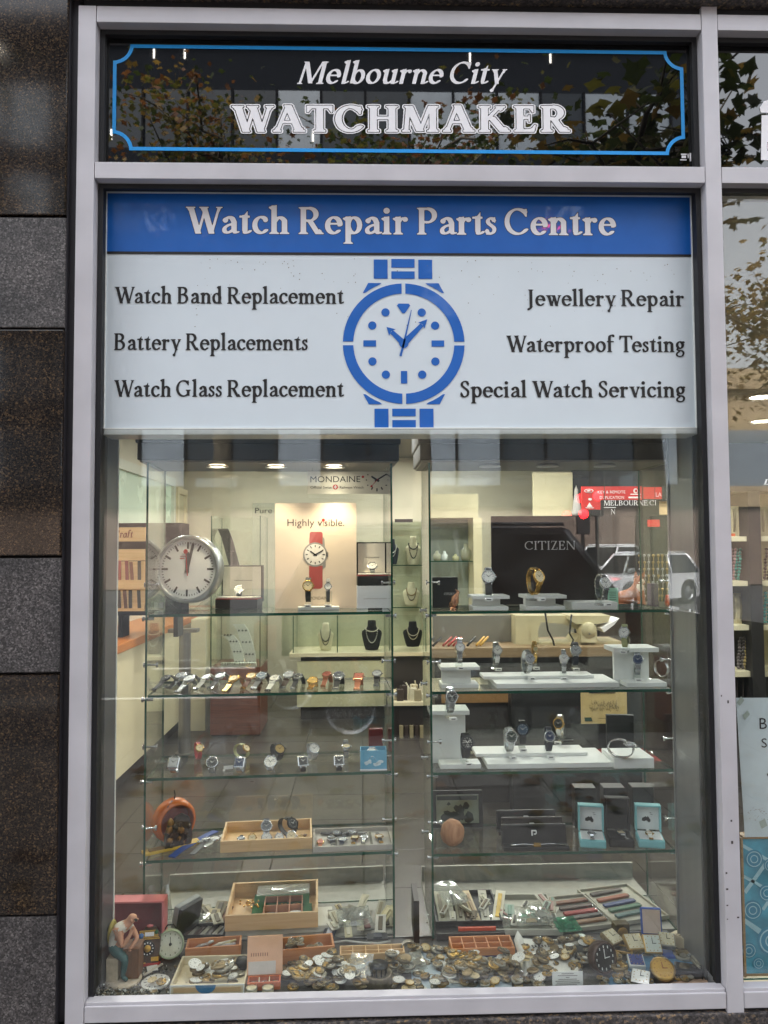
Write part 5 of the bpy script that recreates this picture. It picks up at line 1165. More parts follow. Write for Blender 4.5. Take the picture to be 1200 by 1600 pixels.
def face_mats(case): return {'steel': m_st, 'gold': m_gold, 'dark': m_dk, 'rose': m_rose}[case]
def watch_head(t, M, r, case, dial, square=False, dark=False, sub=0, tri=False):
    "case, dial and hands; M places the head, its face looking along -Y of M"
    b = B(face_mats(case), M); th = r*.42
    if square:
        w = r*.92; b.box(-w, 0, -w, w, th, w, r*.18)
    else: b.lathe([(0, th), (r*.86, th), (r*.98, th*.7), (r, th*.35), (r*.97, .02*r), (r*.86, -.10*r), (r*.8, -.02*r), (r*.79, .05*r)], 28, 'y')
    b.cyl((r*.95, th*.45, 0), (r*1.16, th*.45, 0), r*.11, n=10)
    for sx in (-1, 1):
        for sz in (-1, 1): b.box(sx*r*.42-r*.09, th*.25, sz*r*.8, sx*r*.42+r*.09, th*.8, sz*r*1.15, r*.05)
    part('case', b, t)
    b = B(mdial(dial), M); y = -.006*r if square else .02*r
    if square: q = r*.7; b.add([(-q, -.02*r, -q), (q, -.02*r, -q), (q, -.02*r, q), (-q, -.02*r, q)], [(0, 1, 2, 3)]); y = -.03*r
    elif tri: b.lathe([(0, .02*r), (r*.8, .02*r)], 24, 'y', smooth=False)
    else: b.lathe([(0, .02*r), (r*.8, .02*r)], 24, 'y', smooth=False); y = .015*r
    im = m_handw if dark else m_hand; b.mat(im)
    for i in range(12):
        a = i*math.pi/6; l = .16 if i % 3 == 0 else .1; w = .035
        c_, s_ = math.cos(a), math.sin(a)
        def q(u, v): return (u*c_+v*s_, y-.012*r, -u*s_+v*c_)
        if tri and i not in (0, 4, 8): continue
        b.add([q(-w*r, (.72-l)*r), q(w*r, (.72-l)*r), q(w*r, .72*r), q(-w*r, .72*r)], [(0, 1, 2, 3)])
    for k in range(sub):
        a = (0, 2.1, 4.2)[k]; cx, cz = .38*r*math.sin(a+3.14), .38*r*math.cos(a+3.14); b.lathe([(r*.2, 0), (r*.16, 0)], 14, 'y', (cx, y-.01*r, cz), False)
    d = part('dial', b, t)
    b = B(im, M)
    for ang, l, w in ((-.9, .45, .045), (.95, .64, .035)):
        c_, s_ = math.cos(ang), math.sin(ang)
        def q(u, v): return (u*c_+v*s_, y-.03*r, -u*s_+v*c_)
        b.add([q(-w*r, -.1*r), q(w*r, -.1*r), q(w*r*.6, l*r), q(-w*r*.6, l*r)], [(0, 1, 2, 3)])
    part('hands', b, d)
def loop_path(ry, rz, a0, a1, n=26): return [(-ry*math.cos(a0+(a1-a0)*i/n), rz*math.sin(a0+(a1-a0)*i/n)) for i in range(n+1)]
WN = {}
def watch(pose, label, loc, r=.019, case='steel', dial='white', strap='steel', rz=0, square=False, dark=None, sub=0, stand=True, group=None, size=1, tri=False, strap_w=None, tilt=None, prop=0):
    dark = dial in ('black', 'blue', 'green', 'grey', 'slate') if dark is None else dark
    t = thing('wrist_watch', label, 'watch', tuple(loc), rz, group)
    sm = mstrap(strap); links = strap in ('steel', 'gold', 'rose'); w = (strap_w or r*1.02)
    if pose == 'stand':        # upright closed loop on a clear C stand, face leaning back
        ry, rz_ = .021*size, .036*size; zc = .016+rz_; hz = zc+rz_*.38; a = math.asin(.38); hy = -ry*math.cos(a)
        ti = R_(14) if tilt is None else tilt
        M = Matrix.Translation((0, hy-.003, hz)) @ Matrix.Rotation(-ti, 4, 'X')
        pth = loop_path(ry, rz_, a+.42, a+2*math.pi-.42, 34); pth = [(y, z+zc) for y, z in pth]; n = len(pth)
        b = B(sm); b.ribbon(pth, [w*(1.0-.32*min(1, 2.2*min(i, n-1-i)/n)) for i in range(n)], .0032, links); part('strap', b, t)
        watch_head(t, M, r, case, dial, square, dark, sub, tri)
        b = B(m_acr); b.box(-.011, -.022, 0, .011, .022, .0035, .001); b.box(-.011, .012, .0036, .011, .0155, zc*.9, .0008); b.box(-.011, -.008, zc*.9, .011, .0155, zc*.9+.003, .0008)
        part('clear_stand', b, t)
        b = B(m_tagc); b.box(-.0105, -.034, .0002, .0105, -.024, .0085, .0008); b.mat(m_hand); b.box(-.006, -.0343, .003, .006, -.0339, .0056); part('price_card', b, t)
    elif pose == 'flat':       # laid open on its back, strap straight towards the viewer
        l = .064*size; z = .0022; pr = R_(prop); K = Matrix.Translation((0, -l-r, 0)) @ Matrix.Rotation(pr, 4, 'X') @ Matrix.Translation((0, l+r, 0)); M = K @ Matrix.Translation((0, 0, r*.42+.002)) @ Matrix.Rotation(-math.pi/2, 4, 'X'); sk = math.sin(pr)*(2.2*l+2*r)
        b = B(sm, K); b.ribbon([(-r*.8-(l-i*l/8), z+(.004 if i > 6 else 0)) for i in range(9)], [w*(.72+.28*i/8) for i in range(9)], .003, links); b.mat(face_mats(case)).box(-w*.46, -r*.8-l-.006, .0004, w*.46, -r*.8-l+.001, .004); part('strap', b, t)
        b = B(sm, K); b.ribbon([(r*.8+i*l*1.2/8-.4*sk*(i/8)**2, z+(.004 if i < 2 else 0)-sk*(i/8)**1.6) for i in range(9)], [w*(1-.28*i/8) for i in range(9)], .003, links); part('strap', b, t)
        watch_head(t, M, r, case, dial, square, dark, sub, tri)
    else:                      # 'sit': closed loop resting on the shelf, face up and forward
        ry, rz_ = .030*size, .021*size; ti = R_(42) if tilt is None else tilt; a = R_(38); zc = rz_+.0016
        M = Matrix.Translation((0, -ry*math.cos(a)-.001, zc+rz_*math.sin(a)+.001)) @ Matrix.Rotation(-ti, 4, 'X')
        pth = [(y, z+zc) for y, z in loop_path(ry, rz_, a+.5, a+2*math.pi-.5, 30)]; n = len(pth)
        b = B(sm); b.ribbon(pth, [w*(1.0-.25*min(1, 2.2*min(i, n-1-i)/n)) for i in range(n)], .0034, links); part('strap', b, t)
        watch_head(t, M, r, case, dial, square, dark, sub, tri)
    return t
# right cabinet, risers
m_ris = pm('white_acrylic_riser', (232, 233, 228), .7, 0, .02, spec=.2)
def riser(label, c, k, x0, x1, yf, dep, tiers, rz=0):
    "white display block standing on shelf k, front bottom edge from x0 to x1 at yf; tiers = list of boxes"
    p0, p1 = shelf_pt(c, k, x0, yf), shelf_pt(c, k, x1, yf); t = thing('display_riser', label, 'display riser', tuple(p0), c.rz, 'white risers')
    W = (p1-p0).length
    for (a0, a1, d0, d1, z0, z1, nm) in tiers:
        b = B(m_ris); b.box(W*a0, d0*dep, z0, W*a1, d1*dep, z1, .0012); part(nm, b, t)
    t['W'] = W; t['top'] = max(q[5] for q in tiers); return t
GR = 'watches in the right cabinet'; GLc = 'watches in the left cabinet'
def cshape(h): return [(.02, .97, .05, .95, 0, .011, 'foot'), (.06, .80, .35, .65, .0112, h-.0102, 'stem'), (0, 1, 0, 1, h-.01, h, 'top_plate')]
def zshape(h): return [(0, 1, 0, 1, 0, .011, 'foot'), (.02, .98, .3, .36, .0112, h-.0102, 'stem'), (0, .98, .3, 1, h-.01, h, 'top_plate')]
def top_pt(px, py, z): return on(px, py, z)
k = 0
for x0, x1, lab, wl, a in ((735, 800, 'white c shaped riser on the top shelf, left of three', 'steel watch with grey strap standing on the left white riser of the top shelf', dict(dial='white', strap='grey', sub=0)),
                          (820, 893, 'white c shaped riser on the top shelf below the white lettering', 'gold watch with pale strap standing on the middle white riser of the top shelf', dict(case='gold', dial='cream', strap='gold'))):
    r_ = riser(lab, CRc, 0, x0+5, x1, 955, .10, cshape(.044)); z = CRc.z[0]+.0446
    watch('stand', wl, top_pt((x0+x1)/2-4+(0 if x0 < 800 else -18), 938, z), rz=R_(-8 if x0 < 800 else 30), group=GR, **a)
riser('low flat white riser on the top shelf near the mint card', CRc, 0, 902, 977, 955, .10, [(0, 1, 0, 1, 0, .022, 'block')])
watch('stand', 'steel bracelet watch standing on the low flat riser of the top shelf', top_pt(940, 946, CRc.z[0]+.0226), dial='white', sub=2, rz=R_(18), group=GR)
b = B(pm('mint_card', (160, 206, 178), .7, 0, .03)); p = shelf_pt(CRc, 0, 958, 946); b.box(-.017, -.001, 0, .017, .001, .056); b.mat(m_hand)
for i in range(5): b.box(-.012, -.0014, .018+i*.006, .010, -.0011, .0195+i*.006)
b.mat(m_acr).box(-.017, .0015, 0, .017, .014, .003); solo('mint_card', b, 'small mint green text card on the top right shelf', 'card', tuple(p))
# brand box and gold bird at the left end of the top right shelf
def box_card(name, label, c, k, x0, x1, y0, yb_, dep, mat, rz=0, cat='box', bev=.002):
    p0, p1 = shelf_pt(c, k, x0, yb_), shelf_pt(c, k, x1, yb_); W = (p1-p0).length; H = (yb_-y0)*(p0.y+1.95)/F_PX*1.0
    t = thing(name, label, cat, tuple((p0+p1)/2), rz); b = B(mat); b.box(-W/2, 0, 0, W/2, dep, H, bev); part('body', b, t); return t, W, H
t, W, H = box_card('black_card_box', 'black display card lettered in silver at the left of the top right shelf', CRc, 0, 676, 716, 902, 950, .012, m_black)
b = B(); serif_text(b, 'CITIZEN', F_ROM, -W*.05, W*.36, H*.42, .007, -.0006, m_tagc); part('lettering', b, t)
p = shelf_pt(CRc, 0, 709, 952); t = thing('gold_bird', 'small golden bird figurine beside the black display card', 'figurine', (p.x, p.y+.01, p.z))
b = B(m_rose); b.tube([(0, 0, .006), (.004, 0, .02), (.006, 0, .034), (.012, 0, .046), (.016, -.002, .054)], .01, 10, [.007, .013, .012, .006, .005]); b.cyl((.016, -.002, .054), (.004, -.004, .06), .003, .0005, 8)
b.cyl((.0, 0, 0), (0, 0, .008), .012, .006, 12); b.tube([(.008, .004, .03), (-.006, .012, .016), (-.012, .014, .004)], .006, 8, [.008, .007, .001]); part('body', b, t)
# dark back board with white lettering on the top right shelf
YBk = at(860, 940, .5).y; Ybk = CRc.M @ Vector((0, CABD-.02, 0)); Yq_ = Ybk.y
X0, Z0, X1, Z1 = rect(768, 806, 934, 948, Yq_); t = thing('brand_board', 'dark brown board with white serif lettering at the back of the top right shelf', 'sign board', ((X0+X1)/2, Yq_, CRc.z[0]))
b = B(pm('brown_board', (44, 36, 33), .35, 0, .1, 12)); b.box(X0, Yq_, CRc.z[0]+.0008, X1, Yq_+.008, Z1, .001); part('board', b, t, True)
b = B(); a = at(820, 859, Yq_-.001); d = at(899, 859, Yq_-.001); serif_text(b, 'CITIZEN', F_ROM, a.x, d.x, a.z, 13.5*(Yq_+1.95)/F_PX, Yq_-.001, m_white); part('lettering', b, t, True)
# shelf 2 of the right cabinet
riser('white c shaped riser at the left end of the second right shelf', CRc, 1, 689, 751, 1076, .09, cshape(.064))
watch('stand', 'slim steel watch alone on the left riser of the second right shelf', top_pt(718, 1044, CRc.z[1]+.0646), r=.0145, dial='white', group=GR)
riser('long white plate across the second right shelf', CRc, 1, 776, 972, 1076, .16, [(0, 1, 0, 1, 0, .014, 'plate'), (-.07, .86, .5, 1, .0142, .0235, 'rear_step')])
zp = CRc.z[1]+.0146; zp2 = CRc.z[1]+.0241
for px, py, r, kw, z, lab in ((775, 1046, .0165, dict(dial='white', rz=.1), zp2, 'steel watch with a white dial at the left rear of the long white plate'),
                             (823, 1060, .017, dict(dial='silver', rz=.35, sub=3), zp, 'steel chronograph with open strap at the front of the long white plate'),
                             (835, 1044, .010, dict(case='gold', dial='cream', strap='gold', strap_w=.012), zp2, 'thin gold bracelet watch behind the chronograph on the long white plate'),
                             (881, 1060, .015, dict(dial='white', rz=-.2), zp, 'steel bracelet watch with round white dial at the middle of the long white plate'),
                             (899, 1046, .0185, dict(dial='silver', strap='navy', rz=-.15), zp2, 'watch with pale green silver dial and navy strap at the rear of the long plate')):
    watch('stand', lab, top_pt(px, py, z), r=r, group=GR, **kw)
riser('stepped white riser at the right end of the second right shelf', CRc, 1, 980, 1044, 1074, .14, [(0, 1, 0, .5, 0, .013, 'foot'), (-.12, .78, .52, .62, 0, .098, 'stem'), (-.2, .95, .30, 1, .0985, .112, 'top_plate')])
watch('stand', 'ivory strapped watch on top of the stepped riser', top_pt(977, 1019, CRc.z[1]+.1128), r=.016, dial='white', strap='olive', rz=-.5, size=.9, group=GR)
watch('stand', 'steel watch with dark blue dial on the foot of the stepped riser', top_pt(996, 1062, CRc.z[1]+.0136), r=.0175, dial='blue', strap='steel', rz=-.25, group=GR)
p = shelf_pt(CRc, 1, 1034, 1058); b = B(m_st); b.lathe([(.026, -.006), (.029, 0), (.026, .006), (.024, 0), (.026, -.006)], 28, 'x'); t = solo('bangle', b, 'plain steel bangle standing upright at the end of the second right shelf', 'bangle', (p.x, p.y, p.z+.029), .5)
# shelf 3
riser('tall stepped white riser at the left end of the third right shelf', CRc, 2, 688, 752, 1202, .13, [(0, 1, 0, .45, 0, .014, 'foot'), (-.2, .70, .50, .58, 0, .15, 'stem'), (-.22, .78, .3, 1, .1505, .164, 'top_plate')])
watch('stand', 'gold and steel diver watch on top of the tall stepped riser', top_pt(703, 1122, CRc.z[2]+.1648), r=.0185, case='steel', dial='black', strap='steel', rz=.2, sub=2, group=GR)
watch('stand', 'all black chronograph on the foot of the tall stepped riser', top_pt(727, 1192, CRc.z[2]+.0148), r=.0205, case='dark', dial='black', strap='black', rz=.2, sub=3, group=GR)
riser('large white plate across the third right shelf', CRc, 2, 762, 961, 1202, .17, [(0, 1, 0, 1, 0, .015, 'plate'), (-.06, .86, .45, 1, .0152, .025, 'rear_step')])
zp = CRc.z[2]+.0156; zp2 = CRc.z[2]+.0256
for px, py, r, kw, z, lab in ((795, 1182, .0205, dict(dial='green', strap='steel', rz=.25), zp, 'steel diver watch with dark green dial at the front of the large white plate'),
                             (816, 1170, .0205, dict(case='dark', dial='slate', strap='black', rz=-.1), zp2, 'black strapped watch with slate blue dial behind the green dial diver'),
                             (857, 1181, .0175, dict(dial='blue', strap='navy', rz=0), zp, 'small diver watch with blue dial and navy strap on the large white plate'),
                             (876, 1160, .018, dict(case='gold', dial='black', strap='steel', rz=-.55), zp2, 'two tone bracelet watch at the rear of the large white plate')):
    watch('stand', lab, top_pt(px, py, z), r=r, group=GR, **kw)
b = B(m_black); p = top_pt(886, 1159, zp2); b.box(-.02, -.004, 0, .02, .004, .006, .001); solo('name_bar', b, 'small black name bar beside the two tone watch', 'name bar', tuple(p))
riser('small white block at the right end of the third right shelf', CRc, 2, 962, 1026, 1203, .12, [(0, 1, 0, 1, 0, .030, 'block')])
watch('sit', 'heavy steel bracelet watch sitting on the small white block', top_pt(970, 1184, CRc.z[2]+.0308), r=.018, dial='grey', strap='steel', rz=1.0, size=1.25, tilt=R_(80), group=GR)
p = shelf_pt(CRc, 2, 972, 1176); b = B(m_black); b.box(-.045, 0, 0, .042, .018, .118, .003); solo('black_box', b, 'plain black box standing behind the heavy steel watch', 'box', (p.x, min(p.y+.06, .53), p.z), -.1)
# shelf 4: picture, stone, wallets, boxes
p0, p1 = shelf_pt(CRc, 3, 677, 1297), shelf_pt(CRc, 3, 757, 1297); W = (p1-p0).length; H = W*.70
t = thing('framed_picture', 'small black framed picture of dark shapes leaning on the bottom right shelf', 'picture', tuple((p0+p1)/2+Vector((0, .02, 0))), CRc.rz)
M = Matrix.Rotation(R_(-8), 4, 'X'); f = .012
b = B(m_black, M); b.box(-W/2, 0, 0, W/2, .012, f, .001); b.box(-W/2, 0, H-f, W/2, .012, H, .001); b.box(-W/2, 0, f, -W/2+f, .012, H-f, .001); b.box(W/2-f, 0, f, W/2, .012, H-f, .001); part('frame', b, t)
b = B(pm('sage_print', (150, 158, 138), .3, 0, .05), M); b.box(-W/2+f, .005, f, W/2-f, .01, H-f); b.mat(m_tagc); b.box(-W/2+f, .0042, H-f-.003, W/2-f, .0048, H-f-.0015); b.mat(pm('slate_print', (56, 64, 62), .5)); b.box(-W/2+f+.004, .0042, H-f-.018, W/2-f-.004, .0047, H-f-.006)
rn = random.Random(3)
for cx, cz, r in ((-.03, .035, .02), (-.01, .03, .022), (.005, .055, .016), (.035, .03, .017), (.028, .065, .012), (-.045, .03, .012), (.012, .035, .014), (-.028, .072, .006)):
    b.add([(cx+r*rn.uniform(.6, 1.2)*math.cos(a), .0040-.0001*rn.random(), cz+r*rn.uniform(.6, 1.2)*math.sin(a)) for a in [i*.57 for i in range(11)]], [range(11)])
part('print', b, t)
p = shelf_pt(CRc, 3, 707, 1322); b = B(wood('tan_stone', (150, 98, 62), (196, 146, 106), .6, (40, 40, 15))); b.ico((0, 0, .04), .036, 3, (1, .8, 1.12), .035, 5); b.ico((0, 0, .034), .034, 2, (.9, .8, 1), .06, 6, False); solo('tan_stone', b, 'rough tan stone standing in front of the framed picture', 'stone', tuple(p))
m_wal = pm('black_leather', (34, 32, 32), .42, 0, .12, 90, .15); m_wal2 = pm('dark_brown_leather', (46, 36, 33), .42, 0, .12, 90, .15)
for (x0, x1, y0, yb_, mt, lab) in ((776, 870, 1265, 1300, m_wal, 'black leather case with a white letter mark, rearmost of three'), (784, 881, 1278, 1312, m_wal2, 'dark brown leather case with a white letter mark, middle of three'), (784, 887, 1288, 1324, m_wal, 'open black leather case in front of the two others')):
    p0, p1 = shelf_pt(CRc, 3, x0, yb_), shelf_pt(CRc, 3, x1, yb_); W = (p1-p0).length; H = .066; t = thing('leather_case', lab, 'pen case', tuple((p0+p1)/2), 0)
    b = B(mt, Matrix.Rotation(R_(-10), 4, 'X')); b.box(-W/2, 0, 0, W/2, .012, H, .005); part('lid', b, t)
    b = B(m_tagc, Matrix.Rotation(R_(-10), 4, 'X')); y = -.0006; x_ = 0; z_ = H*.62
    for q in ((-.008, -.0, -.004, .016), (-.004, .012, .006, .016), (.005, .005, .008, .0145), (-.001, .003, .006, .006)): b.add([(q[0], y, z_-.008+q[1]), (q[2], y, z_-.008+q[1]), (q[2], y, z_-.008+q[3]), (q[0], y, z_-.008+q[3])], [(0, 1, 2, 3)])
    part('letter_mark', b, t)
    b = B(mt); b.box(-W/2, -.03, 0, W/2, -.001, .013, .004); part('tray', b, t)
    if 'open' in lab:
        b = B(m_st); b.tube([(-W*.4, -.026, .016), (-W*.2, -.027, .021), (-.01, -.028, .018), (.01, -.028, .018), (W*.2, -.027, .021), (W*.44, -.026, .016)], .0022, 8); b.mat(m_gold).box(-.01, -.032, .013, .012, -.024, .024, .002); part('clasp', b, t)
m_teal = pm('teal_card', (132, 196, 200), .55, 0, .04); m_wsat = pm('white_satin', (228, 228, 226), .5, 0, .03)
def watch_box(label, px, pyb, outer, inner, W, rz, map_=True, H=.105):
    p = shelf_pt(CRc, 3, px, pyb); t = thing('watch_box', label, 'watch box', tuple(p), rz); D = .075
    b = B(outer); b.box(-W/2, 0, 0, W/2, D, .024, .005); part('base', b, t)
    b = B(inner); b.box(-W/2+.005, .005, .0242, W/2-.005, D-.004, .0262, .0006); part('cushion', b, t)
    b = B(outer); y0, y1 = D-.012, D+.016; e = .005
    b.box(-W/2, y0, .0266, -W/2+e, y1, H, .002); b.box(W/2-e, y0, .0266, W/2, y1, H, .002); b.box(-W/2+e+.0001, y0, H-e, W/2-e-.0001, y1, H, .002); b.box(-W/2+e+.0001, y1-e, .0266, W/2-e-.0001, y1, H-e-.0001); l = part('lid', b, t)
    b = B(inner); b.box(-W/2+e+.0004, y1-e-.006, .028, W/2-e-.0004, y1-e-.0004, H-e-.0004); part('lining', b, l)
    if map_:
        b = B(m_hand); y = y1-e-.0064; c_ = (-.004, .058); pts = [(-.013, -.004), (-.012, .004), (-.005, .007), (-.002, .01), (.002, .006), (.005, .011), (.008, .006), (.013, -.001), (.011, -.008), (.006, -.008), (.001, -.003), (-.006, -.006)]
        b.add([(c_[0]+u, y, c_[1]+v) for u, v in pts], [range(len(pts))])
        for i, w in enumerate((.006, .009, .005)): b.box(.006+.002*i, y, .078-.005*i, .006+w, y+.0002, .0792-.005*i)
        part('map_mark', b, l)
    return t, p
for px, lab, wl, kw in ((927, 'open teal box with map mark, left of the black box', 'silver bracelet watch lying in the left teal box', dict(dial='grey', strap='steel')), (1019, 'open teal box with map mark, right of the black box', 'gold edged watch on white strap in the right teal box', dict(case='gold', dial='white', strap='white'))):
    t, p = watch_box(lab, px, 1326, m_teal, m_wsat, .076, R_(-12)); q = t.matrix_basis @ Vector((-.002, .035, .0268)) if False else Matrix.LocRotScale(t.location, t.rotation_euler, None) @ Vector((-.002, .036, .0268))
    watch('flat', wl, q, r=.0125, size=.36, rz=R_(-12), group=GR, **kw)
t, p = watch_box('open black box holding a narrow steel watch between the teal boxes', 972, 1325, m_black, m_black, .074, R_(-8), False, .125)
q = Matrix.LocRotScale(t.location, t.rotation_euler, None) @ Vector((.004, .036, .0268)); watch('flat', 'narrow square steel watch lying in the open black box', q, r=.013, size=.4, dial='cream', square=True, rz=R_(6), group=GR)
for px, lab in ((906, 'tall black box at the rear behind the left teal box'), (951, 'tall black box at the rear behind the open black box'), (996, 'tall black box at the rear behind the right teal box')):
    p = shelf_pt(CRc, 3, px+5, 1288); b = B(m_black); b.box(-.034, 0, 0, .034, .05, .125, .002); b.mat(pm('grey_lid', (92, 92, 90), .4)); b.box(-.033, .001, .1252, .033, .049, .1262); solo('tall_box', b, lab, 'box', (p.x, .52, p.z), -.05)

# ------------------------------------------------------------------ left cabinet, top shelf
p = shelf_pt(CL, 0, 288, 954); cr = .106; t = thing('railway_clock', 'round railway desk clock with silver rim and black bar markers', 'clock', (p.x, p.y+.035, p.z), R_(-9)); zc = .012+cr+.008
M = Matrix.Translation((0, 0, zc)) @ Matrix.Rotation(R_(-3), 4, 'X')
b = B(pm('satin_silver', (176, 180, 182), .3, .8, .04), M); b.lathe([(0, .05), (cr*.9, .05), (cr, .04), (cr, .0), (cr*.97, -.006), (cr*.89, -.007), (cr*.87, -.001), (cr*.865, .004)], 48, 'y'); part('case', b, t)
b = B(pm('clock_white', (240, 242, 243), .4, 0, .01), M); b.lathe([(0, .002), (cr*.868, .002)], 48, 'y', smooth=False); d = part('dial', b, t)
b = B(m_hand, M)
for i in range(60):
    a = i*math.pi/30; l, w = (.2, .03) if i % 5 == 0 else (.055, .010); c_, s_ = math.cos(a), math.sin(a)
    def q(u, v): return ((u*c_+v*s_)*cr, .0014, (-u*s_+v*c_)*cr)
    b.add([q(-w, .8-l), q(w, .8-l), q(w, .8), q(-w, .8)], [(0, 1, 2, 3)])
part('minute_marks', b, d)
b = B(pm('signal_red', (186, 36, 32), .4), M)
for q_ in ((-.24, .30, -.1, .33), (-.24, .37, -.02, .385)): b.add([(cr*q_[0], .0012, cr*q_[1]), (cr*q_[2], .0012, cr*q_[1]), (cr*q_[2], .0012, cr*q_[3]), (cr*q_[0], .0012, cr*q_[3])], [(0, 1, 2, 3)])
part('logo', b, d)
def chand(nm, ang, l, w0, w1, back, mt, y, lolly=0):
    b = B(mt, M); a = R_(ang); c_, s_ = math.cos(a), math.sin(a)
    def q(u, v): return ((u*c_+v*s_)*cr, y, (-u*s_+v*c_)*cr)
    b.add([q(-w0, -back), q(w0, -back), q(w1, l), q(-w1, l)], [(0, 1, 2, 3)])
    if lolly: b.add([q(lolly*math.cos(k), l+lolly*math.sin(k)) for k in [i*.35 for i in range(18)]], [range(18)])
    part(nm, b, t)
chand('hour_hand', 0, .5, .06, .05, .12, m_hand, -.0002); chand('minute_hand', 13, .78, .055, .04, .12, m_hand, -.0012); chand('second_hand', -6, .52, .014, .012, .2, MATS['signal_red'], -.0022, .07)
t2 = thing('clock_stand', 'clear acrylic stand cradling the railway clock', 'stand', (p.x, p.y+.035, p.z), R_(-9)); b = B(m_acr)
b.box(-.07, -.02, 0, .07, .06, .005, .001)
for sx in (-1, 1): b.prism([(sx*.03, .0052), (sx*.085, .0052), (sx*.10, .055), (sx*.085, .05)], -.014, -.008); b.prism([(sx*.03, .0052), (sx*.085, .0052), (sx*.10, .055), (sx*.085, .05)], .05, .056)
part('cradle', b, t2)
b = B(m_acr); p = shelf_pt(CL, 0, 247, 952); b.box(-.018, 0, 0, .02, .02, .03, .001); b.mat(m_tagc).box(-.012, -.002, .004, .016, -.0004, .022); solo('card_holder', b, 'small clear card holder at the left foot of the railway clock', 'card holder', tuple(p), .25)
# gift boxes
def gift_box(label, c, x0, x1, ybot, ysplit, ytop, z0=0, dep=.07, group=None, outer=m_black, rz=0, wlab='', **kw):
    p0, p1 = shelf_pt(c, 0, x0, ybot), shelf_pt(c, 0, x1, ybot); k_ = (p0.y+1.95)/F_PX; W = (p1-p0).length; H = (ybot-ysplit)*k_; HL = (ysplit-ytop)*k_
    loc = (p0+p1)/2+Vector((0, 0, z0)); t = thing('gift_box', label, 'watch box', tuple(loc), rz)
    b = B(outer); b.box(-W/2, 0, 0, W/2, dep, H, .0015); part('base', b, t)
    b = B(pm('red_lining', (150, 44, 36), .6)); b.box(-W/2+.0012, .0012, H+.0002, W/2-.0012, dep-.001, H+.0026); b.mat(pm('box_satin', (226, 220, 210), .55, 0, .03)); b.box(-W/2+.004, .003, H+.0028, W/2-.004, dep-.003, H+.008, .002); part('cushion', b, t)
    b = B(outer); y0 = dep+.0004; b.box(-W/2, y0, H*.6, W/2, y0+.02, H+HL, .0015); l = part('lid', b, t)
    b = B(pm('box_satin', (226, 220, 210), .55)); b.box(-W/2+.005, y0-.0008, H+.009, W/2-.005, y0-.0001, H+HL-.004); part('lining', b, l)
    b = B(); sans_text(b, 'MONDAINE', -W*.18, W*.26, H+HL*.52, .0042, y0-.0012, m_hand); part('lettering', b, l)
    watch('sit', wlab, Matrix.LocRotScale(t.location, t.rotation_euler, None) @ Vector((0, dep*.52, H+.0084)), r=.0155, size=.62, group=GLc, **kw)
    return t, W, H, loc
gift_box('open black gift box with white lining beside the railway clock', CL, 336, 402, 951, 937, 885, rz=R_(-6), wlab='black strapped watch resting in the gift box beside the railway clock', dial='white', strap='black')
p0, p1 = shelf_pt(CL, 0, 558, 951), shelf_pt(CL, 0, 609, 951); W = (p1-p0).length; Hb = 35*(p0.y+1.95)/F_PX
t = thing('white_block', 'white dealer block under the small open gift box', 'display block', tuple((p0+p1)/2), CL.rz); b = B(pm('white_block_paint', (226, 230, 236), .4, 0, .02)); b.box(-W/2, 0, 0, W/2, .07, Hb, .001); part('block', b, t)
b = B(); sans_text(b, 'authorised dealer', -W*.3, W*.42, Hb*.42, .004, -.0006, pm('grey_ink', (130, 124, 118), .6)); part('lettering', b, t)
b = B(m_black); p = shelf_pt(CL, 0, 586, 953); b.box(-.022, -.006, 0, .022, -.001, .006, .001); solo('name_bar', b, 'small black name bar in front of the white dealer block', 'name bar', tuple(p), CL.rz)
gift_box('small open gift box on top of the white dealer block', CL, 559, 607, 951, 936, 883, z0=Hb+.0008, dep=.062, rz=CL.rz, wlab='pale strapped watch resting in the gift box on the white block', dial='white', strap='white')
# poster card
p0, p1 = shelf_pt(CL, 0, 430, 949), shelf_pt(CL, 0, 557, 948); Yc = .475
X0, Z0, X1, Z1 = rect(430, 786, 557, 948, Yc); Z0 = CL.z[0]+.0008
t = thing('watch_poster', 'cream poster card showing a red strapped watch and a slogan', 'poster', ((X0+X1)/2, Yc, Z0)); b = B(pm('poster_cream', (226, 208, 188), .55, 0, .02, 4)); b.box(X0, Yc, Z0, X1, Yc+.004, Z1); part('card', b, t, True)
Yt = Yc-.0008; b = B(); kx = (Yc+1.95)/F_PX
for tx, x0, x1 in (('Highly v', 449, 503.5), ('sible.', 507, 538)):
    a = at(x0, 822, Yt); d = at(x1, 822, Yt); sans_text(b, tx, a.x, d.x, a.z, 11.5*kx, Yt, pm('poster_ink', (72, 62, 58), .6))
b.mat(MATS['signal_red']); oval(b, 505.2, 812.5, 2.4, 2.4, Yt); flat(b, [(504.8, 822), (505.6, 822), (505.6, 815), (504.8, 815)], Yt); part('slogan', b, t, True)
m_rprint = pm('red_print', (172, 78, 74), .55, 0, .05); b = B(m_rprint)
flat(b, [(483, 851), (505, 851), (504, 833), (502, 831), (486, 831), (484, 833)], Yt); flat(b, [(483, 884), (504, 884), (504, 917), (501, 920), (485, 920), (483, 917)], Yt); part('printed_strap', b, t, True)
b = B(pm('print_grey', (150, 146, 142), .5)); oval(b, 492.5, 866.5, 19, 19, Yt-.0004, 40); flat(b, [(510, 862), (513, 863), (513, 870), (510, 871)], Yt-.0004); flat(b, [(504, 838), (507, 842), (509, 885), (504, 890)], Yt-.0002); b.mat(pm('print_white', (232, 226, 218), .5)); oval(b, 492.5, 866.5, 16.5, 16.5, Yt-.0008, 36); b.mat(m_hand)
